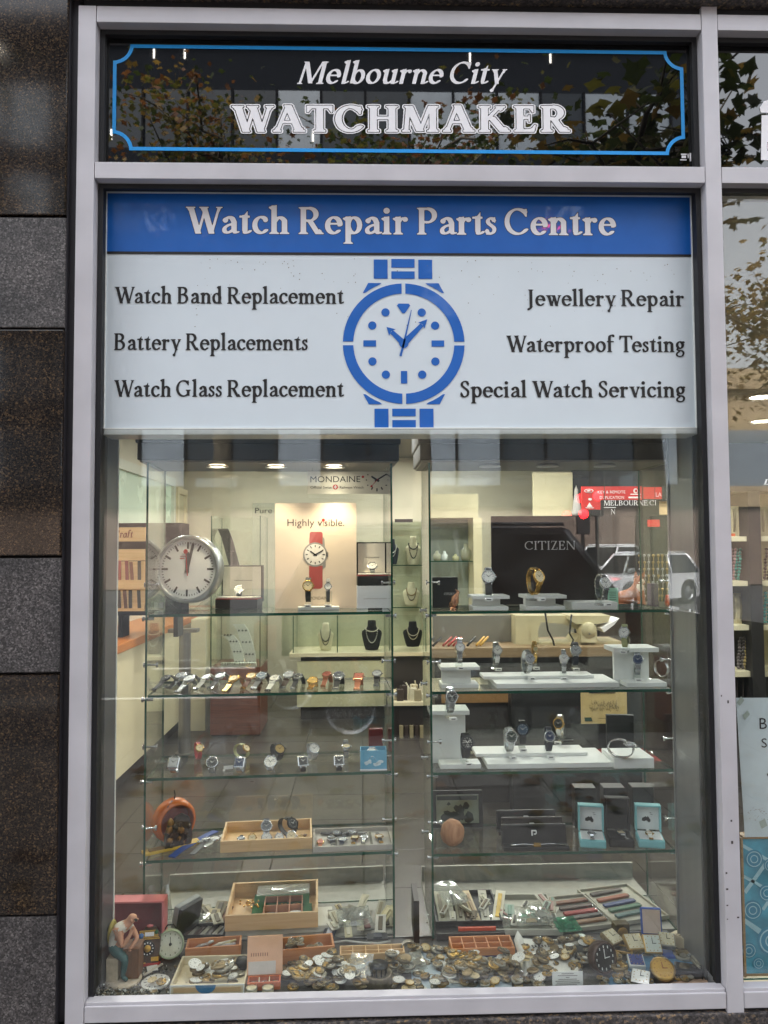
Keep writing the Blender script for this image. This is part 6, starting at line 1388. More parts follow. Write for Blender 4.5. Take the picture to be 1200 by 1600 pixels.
for i in range(12):
    a = i*math.pi/6; ux, uy = math.sin(a), -math.cos(a); q = lambda r, w: (492.5+ux*r-uy*w, 866.5+uy*r+ux*w); flat(b, [q(11.5, -.7), q(11.5, .7), q(15, .7), q(15, -.7)], Yt-.0012)
for ang, l in ((-55, 9.5), (62, 13)):
    a = R_(ang); ux, uy = math.sin(a), -math.cos(a); q = lambda r, w: (492.5+ux*r-uy*w, 866.5+uy*r+ux*w); flat(b, [q(-3, -1), q(-3, 1), q(l, .8), q(l, -.8)], Yt-.0016)
part('printed_dial', b, t, True)
b = B(); a = at(484, 937, Yt); d = at(514, 937, Yt); sans_text(b, 'MONDAINE', a.x, d.x, a.z, 5*kx, Yt, pm('poster_ink', (72, 62, 58), .6)); part('lettering', b, t, True)
# acrylic panel lettered Pure
Yp2 = .49; X0, Z0, X1, Z1 = rect(394, 786, 429, 948, Yp2); t = thing('acrylic_panel', 'clear acrylic panel lettered in black left of the poster card', 'sign panel', ((X0+X1)/2, Yp2, CL.z[0]+.0008)); b = B(); b.glassbox(X0, Yp2, CL.z[0]+.0008, X1, Yp2+.004, Z1, m_acr, m_acr, 1); part('panel', b, t, True)
b = B(); a = at(398.5, 802, Yp2-.001); d = at(425, 802, Yp2-.001); sans_text(b, 'Pure', a.x, d.x, a.z, 9*(Yp2+1.95)/F_PX, Yp2-.001, m_hand); part('lettering', b, t, True)
p0 = shelf_pt(CL, 0, 466, 953); p1 = shelf_pt(CL, 0, 530, 953); b = B(m_ris); W = (p1-p0).length; b.box(-W/2, 0, 0, W/2, .05, .009, .001); solo('watch_plinth', b, 'low white plinth carrying two watches before the poster card', 'plinth', tuple((p0+p1)/2), CL.rz)
zz = CL.z[0]+.0102
watch('stand', 'gold watch with cream dial and black strap before the poster card', top_pt(482, 948, zz), r=.0175, case='gold', dial='cream', strap='black', group=GLc); watch('stand', 'small steel watch with grey strap before the poster card', top_pt(513, 948, zz), r=.0115, dial='white', strap='grey', strap_w=.012, size=.95, group=GLc)
# hanging brand card
Yh = .47; t = thing('hanging_card', 'white brand card with a clock face hanging in the top of the left cabinet', 'sign', (at(545, 736, Yh).x, Yh, at(545, 772, Yh).z)); b = B(pm('card_white', (226, 222, 206), .5, 0, .02)); b.prism([(at(x, y, Yh).x, at(x, y, Yh).z) for x, y in ((480.5, 771.5), (609, 772), (610, 737), (480.5, 736.5))], Yh, Yh+.0015); part('card', b, t, True)
b = B(); kx = (Yh+1.95)/F_PX
for tx, x0, x1, y, h in (('MONDAINE', 485, 563, 753.5, 10), ('Official Swiss', 485, 518, 763.5, 4.2), ('Railways Watch', 531, 568, 763.5, 4.2)):
    a = at(x0, y, Yh-.0006); d = at(x1, y, Yh-.0006); sans_text(b, tx, a.x, d.x, a.z, h*kx, Yh-.0006, m_hand)
part('lettering', b, t, True)
b = B(MATS['signal_red']); oval(b, 524, 761, 4, 4, Yh-.0006); oval(b, 567, 745, 2, 2, Yh-.0006); b.mat(m_white); flat(b, [(521.5, 760.2), (526.5, 760.2), (526.5, 761.8), (521.5, 761.8)], Yh-.001); flat(b, [(523.2, 758.5), (524.8, 758.5), (524.8, 763.5), (523.2, 763.5)], Yh-.001); part('emblem', b, t, True)
b = B(m_hand)
for i in range(2, 11):
    a = i*math.pi/6; ux, uy = math.sin(a), -math.cos(a); cx, cy = 589, 750; q = lambda r, w: (cx+ux*r-uy*w, cy+uy*r+ux*w); L0 = 12 if i not in (5, 6, 7) else 13
    flat(b, [q(L0, -1), q(L0, 1), q(17.5, 1), q(17.5, -1)] if i in (5, 6, 7) else [q(15.5, -.8), q(15.5, .8), q(17.5, .8), q(17.5, -.8)], Yh-.0006)
for ang, l, w in ((-57, 10.5, 1.6), (58, 17.5, 1.2)):
    a = R_(ang); ux, uy = math.sin(a), -math.cos(a); q = lambda r, w: (589+ux*r-uy*w, 750+uy*r+ux*w); flat(b, [q(-4, -w), q(-4, w), q(l, w*.8), q(l, -w*.8)], Yh-.001)
b.mat(MATS['signal_red']); a = R_(221); ux, uy = math.sin(a), -math.cos(a); q = lambda r, w: (589+ux*r-uy*w, 750+uy*r+ux*w); flat(b, [q(-3, -.4), q(-3, .4), q(13, .4), q(13, -.4)], Yh-.0014); oval(b, 589+ux*13, 750+uy*13, 1.8, 1.8, Yh-.0014); part('printed_clock', b, t, True)
b = B(m_st)
for px in (488, 602): a = at(px, 737, Yh+.001); b.cyl((a.x, Yh+.0008, a.z), (a.x, Yh+.0008, at(px, 726, Yh).z), .0006, n=6)
part('hanger', b, t, True)
# second shelf: watches laid flat
flats = [(262, 'dark grey rubber strapped watch, first of the flat row from the left', 'grey', 'dark', 'black', .015), (283, 'tangled steel watch, second of the flat row', 'steel', 'steel', 'grey', .019), (303, 'pale steel chronograph lying third in the flat row', 'steel', 'steel', 'silver', .019), (322, 'white strapped watch lying between steel and grey watches', 'white', 'steel', 'white', .015), (345, 'grey mesh strapped watch right of the first white one', 'grey', 'steel', 'grey', .017), (371, 'gold bracelet watch lying flat in the row', 'gold', 'gold', 'gold', .017), (391, 'brown strapped watch with gold case in the flat row', 'brown', 'gold', 'cream', .016), (412, 'dark grey strapped watch right of the brown one', 'grey', 'steel', 'slate', .018), (432, 'broad white strapped watch in the middle of the flat row', 'white', 'steel', 'white', .016), (449, 'dark brown strapped watch right of the broad white one', 'darkbrown', 'steel', 'silver', .018), (470, 'black strapped watch with slim steel case in the flat row', 'black', 'steel', 'black', .014), (489, 'short gold cocktail watch with fan shaped lugs', 'gold', 'gold', 'gold', .017), (509, 'tan orange strapped watch with rose case', 'orange', 'rose', 'pink', .015), (534, 'black strapped watch with crossed white strings in the flat row', 'black', 'steel', 'grey', .018), (558, 'orange strapped watch with orange square dial', 'orange', 'rose', 'pink', .0175), (589, 'black strapped steel buckle watch at the right end of the flat row', 'black', 'steel', 'silver', .016)]
for i, (px, lab, st, ca, di, r) in enumerate(flats):
    p = shelf_pt(CL, 1, px+4*math.sin(i*2.3), 1078-.014*px+3*math.sin(i*4.1)); sk = R_(-34+30*(px-262)/327)
    watch('flat', lab, p, r=r, case=ca, dial=di, strap=st, rz=sk, prop=27, size=.6 if px != 489 else .26, square=(di == 'pink' and px == 558), group='watches laid flat in a row', strap_w=r*1.15)
# third shelf
sits = [(309, 1186, 'red strapped bangle watch at the rear left of the third shelf', dict(case='gold', dial='cream', strap='red', rz=.4), 1.15, .013), (377, 1185, 'pale olive strapped watch at the rear of the third shelf', dict(case='gold', dial='cream', strap='olive', rz=.9), 1.0, .013), (432, 1187, 'black strapped watch with a copper brown dial at the rear of the third shelf', dict(case='dark', dial='gold', strap='black', rz=.5), 1.1, .018), (487, 1187, 'steel bracelet watch with white dial at the rear of the third shelf', dict(dial='white', strap='steel', rz=.35), 1.15, .018), (540, 1184, 'steel bracelet watch arched on its band at the rear of the third shelf', dict(dial='cream', strap='steel', rz=.1, tilt=R_(75)), 1.25, .014),
        (275, 1207, 'square pale steel watch at the front left of the third shelf', dict(dial='silver', square=True, strap='steel', rz=-.1), 1, .0195), (333, 1207, 'round steel watch with a black dial at the front of the third shelf', dict(dial='black', dark=True, strap='steel', rz=.05), 1, .0185), (377, 1207, 'rectangular steel digital watch with white ticket at the front of the third shelf', dict(dial='blue', square=True, strap='steel', rz=-.1), 1, .018), (424, 1206, 'steel chronograph with white dial at the front of the third shelf', dict(dial='white', strap='steel', sub=3, rz=0), 1, .0195), (472, 1205, 'steel watch with a black triangle on its dial and black strap', dict(dial='black', square=True, strap='black', tri=True, rz=.2), 1, .0175), (529, 1204, 'square white cased watch with a black dial and black strap', dict(dial='black', square=True, strap='black', rz=.1), 1, .0175)]
for px, py, lab, kw, sz, r in sits: watch('sit', lab, shelf_pt(CL, 2, px, py), r=r, size=sz, group=GLc, **kw)
b = B(m_tagc); p = shelf_pt(CL, 2, 357, 1204); b.box(-.014, 0, .004, .014, .0012, .014); b.box(-.016, -.002, 0, -.01, .004, .0038); solo('price_ticket', b, 'white folded price ticket beside the digital watch', 'ticket', tuple(p), .3)
p = shelf_pt(CL, 2, 584, 1205); t = thing('blue_tin', 'sky blue open tin with white clouds holding a watch', 'tin', tuple(p), CL.rz-.05); m_tin = pm('sky_blue_tin', (110, 176, 206), .4, .1, .06, 50); W, D_, H = .078, .05, .058
b = B(m_tin); b.box(-W/2, 0, 0, W/2, D_, .003, .001); b.box(-W/2, 0, .0031, W/2, .0016, H); b.box(-W/2, D_-.0016, .0031, W/2, D_, H); b.box(-W/2, .0017, .0031, -W/2+.0016, D_-.0017, H); b.box(W/2-.0016, .0017, .0031, W/2, D_-.0017, H); b.mat(m_white).box(-W/2-.001, -.001, .0, W/2+.001, -.0002, .004); part('body', b, t)
b = B(pm('tin_white', (214, 232, 238), .5)); rn = random.Random(2)
for cx, cz in ((-.02, .022), (-.012, .026), (.014, .02), (.022, .026), (.005, .018)):
    b.add([(cx+.008*rn.uniform(.6, 1.2)*math.cos(a), -.0005-.00002*cx*1000*0, cz+.006*rn.uniform(.6, 1.2)*math.sin(a)) for a in [i*.63 for i in range(10)]], [range(10)])
part('cloud_print', b, t); b = B(m_black); b.box(-W/2+.002, .002, .0032, W/2-.002, D_-.002, .0265); part('packing', b, t)
watch('sit', 'steel watch with white dial standing in the sky blue tin', Matrix.LocRotScale(t.location, t.rotation_euler, None) @ Vector((-.004, .026, .027)), r=.0165, size=.62, dial='white', strap='steel', group=GLc)
b = B(pm('dark_red_case', (110, 30, 30), .45)); p = shelf_pt(CL, 2, 588, 1176); b.box(-.024, 0, 0, .022, .02, .075, .004); solo('red_case', b, 'dark red case standing behind the sky blue tin', 'case', (p.x, p.y, p.z), CL.rz)
# fourth shelf
p = shelf_pt(CL, 3, 272, 1318); t = thing('orange_clock', 'orange apple shaped clock with dark carved relief in its opening', 'novelty clock', (p.x, p.y, p.z), R_(35)); m_orp = pm('orange_gloss', (206, 104, 36), .22, 0, .05, 8)
b = B(m_orp); b.lathe([(0, .05), (.03, .048), (.055, .034), (.066, .012), (.064, -.012), (.056, -.026), (.050, -.026), (.055, -.012), (.052, .01), (.03, .03), (0, .034)], 32, 'y', (0, .0, .068)); part('shell', b, t)
b = B(pm('pink_plaster', (170, 92, 84), .8, 0, .15)); b.lathe([(0, .028), (.049, .012)], 24, 'y', (0, 0, .068)); part('inner_face', b, t)
b = B(m_black); b.tube([(0, .0, .132), (.002, 0, .145), (0, .002, .158)], .002, 6); b.tube([(-.01, -.01, .13), (-.028, -.02, .118), (-.03, -.022, .104)], .003, 6); part('stem', b, t)
m_relief = pm('carved_relief', (56, 40, 34), .5, .2, .6, 55, .8); rn = random.Random(12); b = B(m_relief); n = 15
prof = [(-.045, .002), (.035, .002), (.04, .03), (.036, .06), (.03, .085), (.01, .098), (-.01, .09), (-.028, .066), (-.042, .045)]
b.prism(prof, -.045, -.03)
for i in range(26): b.mat(m_relief if i % 3 else pm('relief_gilt', (146, 106, 58), .4, .4, .3)); b.ico((rn.uniform(-.035, .03), -.046, rn.uniform(.012, .08)), rn.uniform(.006, .012), 1, (1, .5, 1.2), .2, i)
part('relief', b, t)
p = shelf_pt(CL, 3, 268, 1330); b = B(pm('yellow_enamel', (206, 168, 52), .4, 0, .1)); b.box(-.085, -.018, 0, .085, .018, .0075, .002); b.mat(pm('dark_gold', (120, 90, 40), .5)).box(-.07, -.012, .0076, .05, .006, .012, .002); solo('yellow_bar', b, 'narrow yellow base plate lying in front of the orange clock', 'base plate', (p.x-.005, p.y+.022, p.z), R_(33))
def strapband(label, pts, w, mat, c, k):
    q = [shelf_pt(c, k, x, y) for x, y in pts]; t = thing('rubber_strap', label, 'watch strap', tuple(q[0])); b = B(mat); vs = []
    dr = (q[-1]-q[0]); nx = Vector((-dr.y, dr.x, 0)).normalized()*w/2
    for i, p in enumerate(q): h = .004 if 0 < i < len(q)-1 else .0015; vs += [p-nx+Vector((0, 0, h)), p+nx+Vector((0, 0, h)), p+nx+Vector((0, 0, h+.003)), p-nx+Vector((0, 0, h+.003))]
    n = len(q); b.add(vs, [(4*i+k_, 4*i+(k_+1) % 4, 4*i+4+(k_+1) % 4, 4*i+4+k_) for i in range(n-1) for k_ in range(4)]+[(0, 1, 2, 3), (4*n-1, 4*n-2, 4*n-3, 4*n-4)]); part('band', b, t, True); return t
strapband('long blue rubber strap lying diagonally on the fourth left shelf', [(268, 1341), (285, 1329), (305, 1318), (325, 1307), (337, 1300)], .022, mstrap('blue'), CL, 3)
strapband('dark grey strap end beside the long blue strap', [(300, 1337), (312, 1327), (318, 1318)], .016, pm('strap_grey', STR['grey'], .6), CL, 3)
watch('flat', 'white plastic watch with a round clasp lying left of the pine tray', shelf_pt(CL, 3, 336, 1314), r=.017, dial='white', strap='white', size=.62, rz=R_(-24), group=GLc)
watch('flat', 'small blue banded white watch lying on the long blue strap', shelf_pt(CL, 3, 322, 1318)+Vector((0, 0, .008)), r=.011, dial='white', strap='white', size=.2, rz=R_(-60), group=GLc)
def tray(name, label, p0, W, D_, H, mat, rz, th=.006, cat='tray'):
    t = thing(name, label, cat, tuple(p0), rz); b = B(mat)
    b.box(0, 0, 0, W, th, H, .0008); b.box(0, D_-th, 0, W, D_, H, .0008); b.box(0, th+.0001, 0, th, D_-th-.0001, H-.0003, .0008); b.box(W-th, th+.0001, 0, W, D_-th-.0001, H-.0003, .0008); part('side', b, t)
    b = B(mat); b.box(th, th, .0004, W-th, D_-th, .004); part('bottom', b, t); t['H'] = H; return t
def in_tray(t, u, v, z=.0046): return Matrix.LocRotScale(t.location, t.rotation_euler, None) @ Vector((u, v, z))
p0, p1 = shelf_pt(CL, 3, 344, 1333), shelf_pt(CL, 3, 488, 1328); W = (p1-p0).length
ty = tray('pine_tray', 'shallow pine tray of old watches on the fourth left shelf', p0+Vector((0, 0, 0)), W, .165, .033, m_pale, CL.rz+.02)
for u, v, po, r, kw, lab in ((.06, .08, 'flat', .013, dict(dial='grey', strap='black', size=.32), 'black strapped watch at the left of the pine tray'), (.10, .05, 'sit', .013, dict(case='gold', dial='cream', strap='darkbrown', size=.6), 'small gold watch on brown strap in the pine tray'), (.145, .10, 'sit', .018, dict(dial='grey', strap='navy', size=1.2), 'large navy strapped watch at the rear of the pine tray'), (.148, .045, 'sit', .016, dict(dial='white', strap='brown', size=.62), 'round white watch in the middle of the pine tray'), (.19, .045, 'sit', .0135, dict(dial='white', strap='brown', size=.6), 'small silver watch right of the round white one in the pine tray'), (.215, .11, 'sit', .019, dict(case='dark', dial='black', strap='black', size=1.15, rz=.8), 'black sport watch at the rear right of the pine tray'), (.23, .05, 'sit', .016, dict(dial='cream', strap='grey', size=.62), 'cream dial watch near the right of the pine tray'), (.262, .07, 'flat', .012, dict(case='gold', dial='gold', strap='brown', size=.3, rz=-.4), 'brown strapped gold watch at the right end of the pine tray')):
    if 'rz' not in kw: kw['rz'] = .1
    watch(po, lab, in_tray(ty, u*W/.3, v), r=r, group=GLc, **kw)
p0, p1 = shelf_pt(CL, 3, 489, 1333), shelf_pt(CL, 3, 616, 1329); W = (p1-p0).length
ty = tray('grey_tray', 'low pale grey tray of watches at the right of the fourth left shelf', p0, W, .15, .016, pm('grey_velvet', (176, 170, 160), .8, 0, .05), CL.rz)
b = B(pm('tray_slot', (96, 94, 80), .8)); b.box(W*.27, .012, .0042, W*.3, .12, .006); b.box(W*.72, .012, .0042, W*.75, .13, .006); part('slot', b, ty)
for u, v, po, r, kw, lab in ((.09, .05, 'flat', .012, dict(case='gold', dial='pink', strap='orange', size=.28, square=True), 'orange strapped watch at the left of the grey tray'), (.235, .07, 'flat', .015, dict(dial='black', strap='black', size=.36, rz=.15), 'black strapped watch second in the grey tray'), (.37, .06, 'flat', .014, dict(dial='white', strap='navy', size=.4, rz=-.1), 'white and navy striped watch in the grey tray'), (.53, .075, 'flat', .013, dict(case='gold', dial='cream', strap='darkbrown', size=.36, square=True, rz=-.12), 'cream rectangular watch in the middle of the grey tray'), (.65, .075, 'flat', .013, dict(dial='silver', strap='steel', size=.38, rz=-.1), 'steel bracelet watch right of the middle of the grey tray'), (.84, .075, 'flat', .013, dict(case='gold', dial='white', strap='black', size=.36, rz=.15), 'black strapped gold buckle watch at the right end of the grey tray'), (.3, .118, 'flat', .013, dict(dial='grey', strap='black', size=.5, rz=1.45), 'dark strapped watch lying sideways at the rear of the grey tray'), (.5, .118, 'flat', .013, dict(dial='grey', strap='grey', size=.5, rz=1.6), 'grey strapped watch lying sideways at the rear right of the grey tray')):
    if 'rz' not in kw: kw['rz'] = .05
    watch(po, lab, in_tray(ty, u*W, v, .0066), r=r, group=GLc, **kw)
# ------------------------------------------------------------------ cabinet bases: trays, packets, bags
BZ = DZ+.0016
def onB(px, py, h=0): return on(px, py, BZ+h)
def onD(px, py, h=0): return on(px, py, DZ+.0006+h)
m_film = glass('plastic_film', (.86, .88, .86), .09, .12, .22, (205, 205, 196)); m_filmg = glass('green_plastic_film', (.35, .72, .56), .09, .12, .3, (70, 150, 120)); m_filmt = glass('teal_plastic_film', (.3, .78, .7), .09, .12, .4, (70, 170, 150))
def crumple(label, cat, loc, w, l, mat, rz=0, rx=0, amp=.012, seed=0, name='plastic_bag', fill_c=None, n=7, pinch=0):
    "soft bag: two rippled sheets joined at the edge"
    rn = random.Random(seed); t = thing(name, label, cat, tuple(loc), rz); M = Matrix.Rotation(rx, 4, 'X'); b = B(mat, M); vs = []
    for s_ in (1, -1):
        for j in range(n):
            for i in range(n):
                u, v = i/(n-1), j/(n-1); e = math.sin(math.pi*u)*math.sin(math.pi*v); k = 1-pinch*v
                vs.append(((u-.5)*w*k+rn.uniform(-.06, .06)*w*e, v*l+rn.uniform(-.05, .05)*l*e, amp*1.05+s_*amp*e*rn.uniform(.35, 1.1)))
    fs = [(q*n*n+j*n+i, q*n*n+j*n+i+1, q*n*n+(j+1)*n+i+1, q*n*n+(j+1)*n+i) for q in (0, 1) for j in range(n-1) for i in range(n-1)]
    b.add(vs, fs, True); part('film', b, t)
    if fill_c:
        b = B(M=None) if False else B(T=M)
        for k in range(4):
            b.mat(pm('fill_%d_%d' % fill_c[:2], fill_c, .5, 0, .2)); x = (rn.random()-.5)*w*.5; y = l*rn.uniform(.15, .6); b.box(x-.006, y, amp*.8, x+.008, y+l*.25, amp*1.15, .001)
        part('contents', b, t)
    return t
def packet(label, loc, w, l, col, rz=0, rx=0, stripe=None, film=False):
    t = thing('strap_packet', label, 'packet', tuple(loc), rz); M = Matrix.Translation((0, 0, .001)) @ Matrix.Rotation(rx, 4, 'X')
    b = B(pm('pk_%d_%d_%d' % col, col, .55, 0, .08), M); b.box(-w/2, 0, 0, w/2, l, .004, .0012); part('card', b, t)
    b = B(pm('pks_%d_%d_%d' % (stripe or (90, 80, 66)), stripe or (90, 80, 66), .45, 0, .15), M); b.box(-w*.2, l*.1, .0042, w*.22, l*.86, .008, .0015); part('strap', b, t)
    if film: b = B(m_film, M); b.box(-w*.47, l*.03, .0086, w*.47, l*.97, .0092); part('film', b, t)
    return t
def open_tray(name, label, pa, pb, ytop, H, mat, yb_=None, cat='tray', rz=None, lift=0, th=.005):
    "tray on the base or deck; pa, pb front corners in the photo, ytop the far edge"
    D0, D1 = on(pa[0], pa[1], BZ+lift), on(pb[0], pb[1], BZ+lift); far = on((pa[0]+pb[0])/2, ytop, BZ+lift+H); rz = math.atan2(D1.y-D0.y, D1.x-D0.x)
    dep = far.y-(D0.y+D1.y)/2; return tray(name, label, D0, (D1-D0).length, dep, H, mat, rz, th, cat), (D1-D0).length, dep
crumple('clear plastic bag standing upright at the left rear of the left cabinet base', 'plastic bag', onB(258, 1438), .05, .10, m_film, .3, R_(75), .008, 1, pinch=.6)
t = thing('grey_case', 'grey flat case leaning on its edge behind the alarm clock', 'case', tuple(onB(272, 1466)), R_(-30)); M = Matrix.Rotation(R_(12), 4, 'Y')
b = B(pm('case_grey', (150, 152, 150), .45, 0, .05), M); b.box(-.012, -.01, .0, .006, .085, .098, .004); part('shell', b, t); b = B(m_black, M); b.box(.0062, -.008, .002, .018, .083, .095, .003); part('lid', b, t)
b = B(m_hand, M); b.box(-.0126, .03, .05, -.0121, .034, .075); part('mark', b, t)
crumple('teal plastic packet standing beside the grey case', 'packet', onB(290, 1452), .034, .06, m_filmt, -.2, R_(70), .006, 2, 'plastic_packet', (60, 150, 130))
ty, W, D_ = open_tray('strap_tray', 'black tray of brown and grey straps on the left cabinet base', (276, 1470), (348, 1468), 1442, .014, m_black)
for i in range(7):
    b = B(pm('st_%d' % i, [(66, 44, 38), (120, 116, 106), (60, 42, 38), (128, 124, 112), (52, 40, 36), (150, 144, 128), (48, 46, 44)][i], .5, 0, .1)); b.box(-.006, 0, 0, .007, D_*.82, .004, .001)
    solo('loose_strap', b, ['brown strap at the left end of the black strap tray', 'grey strap second in the black tray', 'dark brown strap third in the black tray', 'pale grey strap fourth in the black tray', 'dark brown strap fifth in the black tray', 'broad pale strap sixth in the black tray', 'black strap at the right end of the black tray'][i], 'watch strap', in_tray(ty, W*(.1+.133*i), D_*.1, .0046), -.25 if False else ty.rotation_euler.z-.3)
for i, (px, py, w, l, c, s_, rz, lab) in enumerate(((320, 1440, .032, .055, (150, 142, 120), (90, 86, 74), .15, 'pale packet leaning at the rear of the black strap tray'), (338, 1436, .034, .06, (172, 164, 140), (120, 112, 96), -.2, 'cream packet with silver clasp behind the black strap tray'), (304, 1438, .05, .05, (118, 112, 100), (80, 76, 70), .5, 'grey packet lying behind the black strap tray'), (347, 1444, .02, .06, (110, 72, 56), (150, 110, 80), -.35, 'brown packet beside the pine tray corner'))):
    packet(lab, onB(px, py), w, l, c, rz, R_(28), s_)
crumple('smoky plastic bag between the packets and the strap tray', 'plastic bag', onB(306, 1450, .012), .08, .05, m_film, .2, R_(8), .012, 3, fill_c=(96, 92, 84))
# pine tray with green cards
b = B(pm('white_lid', (206, 204, 190), .5, 0, .04)); p0, p1 = onB(352, 1464), onB(520, 1461); b.box(0, 0, 0, (p1-p0).length, .12, .02, .002); solo('white_carton', b, 'flat white carton under the pine tray with green cards', 'carton', tuple(p0), CL.rz)
D0 = on(351, 1456, BZ+.021); D1 = on(497, 1451, BZ+.021); W = (D1-D0).length; ty = tray('parts_tray', 'deep pine tray with green cards and dial compartments on the left base', D0, W, .225, .045, m_pale, CL.rz, .007)
m_grn = pm('green_felt', (34, 92, 52), .8, 0, .15)
b = B(m_grn); b.box(W*.26, .13, .0042, W*.9, .21, .012, .002); b.box(W*.26, .07, .0042, W*.38, .128, .014, .002); b.box(W*.83, .06, .0042, W*.93, .128, .014, .002); part('green_card', b, ty)
b = B(pm('pink_card', (178, 128, 98), .7, 0, .06))
for u in (.40, .54, .68, .82): b.box(W*u-.0015, .03, .0042, W*u+.0015, .15, .03)
for v in (.03, .09, .15): b.box(W*.40, v-.0015, .0045, W*.82, v+.0015, .0295)
part('divider', b, ty)
crumple('clear plastic sheet crumpled over the rear of the green tray', 'plastic bag', in_tray(ty, W*.6, .13, .035), W*.6, .075, m_film, CL.rz, 0, .006, 4)
b = B(m_gold); rn = random.Random(5)
for i in range(26): b.ico((rn.gauss(0, .012), rn.gauss(0, .01), .008+abs(rn.gauss(0, .007))), .004, 1)
solo('bead_bunch', b, 'bunch of gold beads in the left of the green tray', 'beads', in_tray(ty, W*.22, .13, .0046))
# loose dials and movements: a few prototypes, then one object each
m_br = pm('aged_brass', (152, 134, 102), .4, .5, .3, 90, .2); m_br2 = pm('dark_brass', (104, 94, 76), .45, .45, .35, 90, .3); m_sv = pm('dull_nickel', (158, 154, 142), .4, .55, .25, 80, .2); m_gl = pm('bright_gilt', (186, 152, 88), .34, .65, .2, 80); m_en = pm('enamel_white', (226, 226, 220), .3, 0, .04); m_cr = pm('aged_dial', (206, 188, 146), .45, 0, .12, 60)
def proto_movement(plate, wheel):
    b = B(plate); b.lathe([(0, 0), (.97, 0), (1, .05), (1, .3), (.95, .36), (0, .36)], 22); rn = random.Random(hash(plate.name) % 99)
    for k, (x, y, r, m_) in enumerate(((.38, .25, .42, wheel), (-.35, .35, .34, wheel), (-.1, -.45, .38, plate), (.5, -.4, .22, m_st), (-.62, -.2, .2, wheel))):
        b.mat(m_).lathe([(r, .361), (r, .4+.03*k), (r*.72, .42+.03*k), (r*.6, .39+.03*k), (r*.15, .39+.03*k), (.04, .5+.02*k), (0, .5+.02*k)], 14, 'z', (x, y, 0), False)
    b.mat(m_br2).box(-.1, .55, .36, .5, .8, .46, .03)
    for i in range(6): a = i*1.05+.2; b.mat(m_st).cyl((.82*math.cos(a), .82*math.sin(a), .34), (.82*math.cos(a), .82*math.sin(a), .42), .06, n=7)
    return b
def proto_dial(face, ink, thick=.14, case=None):
    b = B(case or face); b.lathe([(0, 0), (.96, 0), (1, thick*.5), (.97, thick)]+([(.9, thick*1.2), (.86, thick)] if case else []), 26)
    b.mat(face).lathe([(.975 if not case else .87, thick), (.5, thick+.015), (0, thick+.02)], 26)
    b.mat(ink)
    for i in range(12):
        a = i*math.pi/6; c_, s_ = math.cos(a), math.sin(a); q = lambda u, v: (u*c_-v*s_, u*s_+v*c_, thick+.027); l = .2 if i % 3 == 0 else .14
        b.add([q(.8-l, -.035), q(.8, -.035), q(.8, .035), q(.8-l, .035)], [(0, 1, 2, 3)])
    for a, l in ((.6, .42), (2.3, .6)): c_, s_ = math.cos(a), math.sin(a); b.add([(-.03*s_, .03*c_, thick+.034), (.03*s_, -.03*c_, thick+.034), (l*c_, l*s_, thick+.034)], [(0, 1, 2)])
    b.lathe([(0, thick+.05), (.07, thick+.045), (.07, thick+.02)], 8); return b
def proto_ring(m): return B(m).lathe([(.74, 0), (1, 0), (1, .16), (.9, .26), (.76, .2), (.74, 0)], 24)
def proto_case(m):
    b = B(m).lathe([(0, .03), (.6, 0), (.95, .06), (1, .18), (.97, .3), (.88, .36), (.5, .42), (0, .44)], 26); b.cyl((.98, 0, .2), (1.18, 0, .2), .1, n=8); b.tube([(1.2+.16*math.cos(a), .16*math.sin(a), .2) for a in [i*.52 for i in range(12)]], .035, 6, closed=True); return b
PROTO = {'brass watch movement': (proto_movement(m_br, m_gl), 'watch_movement', 'watch part'), 'dark brass watch movement': (proto_movement(m_br2, m_br), 'watch_movement', 'watch part'), 'grey nickel watch movement': (proto_movement(m_sv, m_br), 'watch_movement', 'watch part'),
         'gilt watch movement': (proto_movement(m_gl, m_br), 'watch_movement', 'watch part'), 'loose white enamel dial': (proto_dial(m_en, m_hand), 'watch_dial', 'watch dial'), 'loose cream dial': (proto_dial(m_cr, m_hand), 'watch_dial', 'watch dial'),
         'steel cased white dial': (proto_dial(m_en, m_hand, .3, m_sv), 'cased_dial', 'watch dial'), 'gilt cased cream dial': (proto_dial(m_cr, m_hand, .3, m_gl), 'cased_dial', 'watch dial'), 'plain steel case ring': (proto_ring(m_sv), 'case_ring', 'watch part'),
         'closed nickel pocket watch case': (proto_case(m_sv), 'pocket_watch_case', 'watch case'), 'closed brass pocket watch case': (proto_case(m_br), 'pocket_watch_case', 'watch case')}
PM_ = {k: (v[0].mesh(v[1]), v[1], v[2]) for k, v in PROTO.items()}
PLACED = []
def junk(kind, p, r, where, rn, zbase=None, maxtilt=.28):
    me, nm, cat = PM_[kind]; z = 0
    for (x, y, rr_, top) in PLACED:
        d = math.hypot(p.x-x, p.y-y)
        if d < (r+rr_)*.8: z = max(z, top-p.z if top > p.z else 0)
    th = r*.42; z = min(z, .036)
    o = bpy.data.objects.new(nm, me); COL.objects.link(o); o.scale = (r, r, r)
    ti = rn.uniform(-1, 1)*maxtilt*(1 if z > .001 else .25); o.rotation_euler = (ti, rn.uniform(-1, 1)*maxtilt*(1 if z > .001 else .2), rn.uniform(0, 6.28)); o.location = (p.x, p.y, p.z+z+abs(math.sin(ti))*r*.5+.0004)
    tag(o, '%s %s' % (kind, where), cat, 'loose watch parts '+where); PLACED.append((p.x, p.y, r, p.z+z+th)); return o
rn = random.Random(21)
KW = ['brass watch movement']*5+['dark brass watch movement']*4+['grey nickel watch movement']*4+['gilt watch movement']+['loose white enamel dial']*4+['loose cream dial']+['steel cased white dial']+['gilt cased cream dial', 'plain steel case ring', 'closed nickel pocket watch case', 'closed brass pocket watch case']
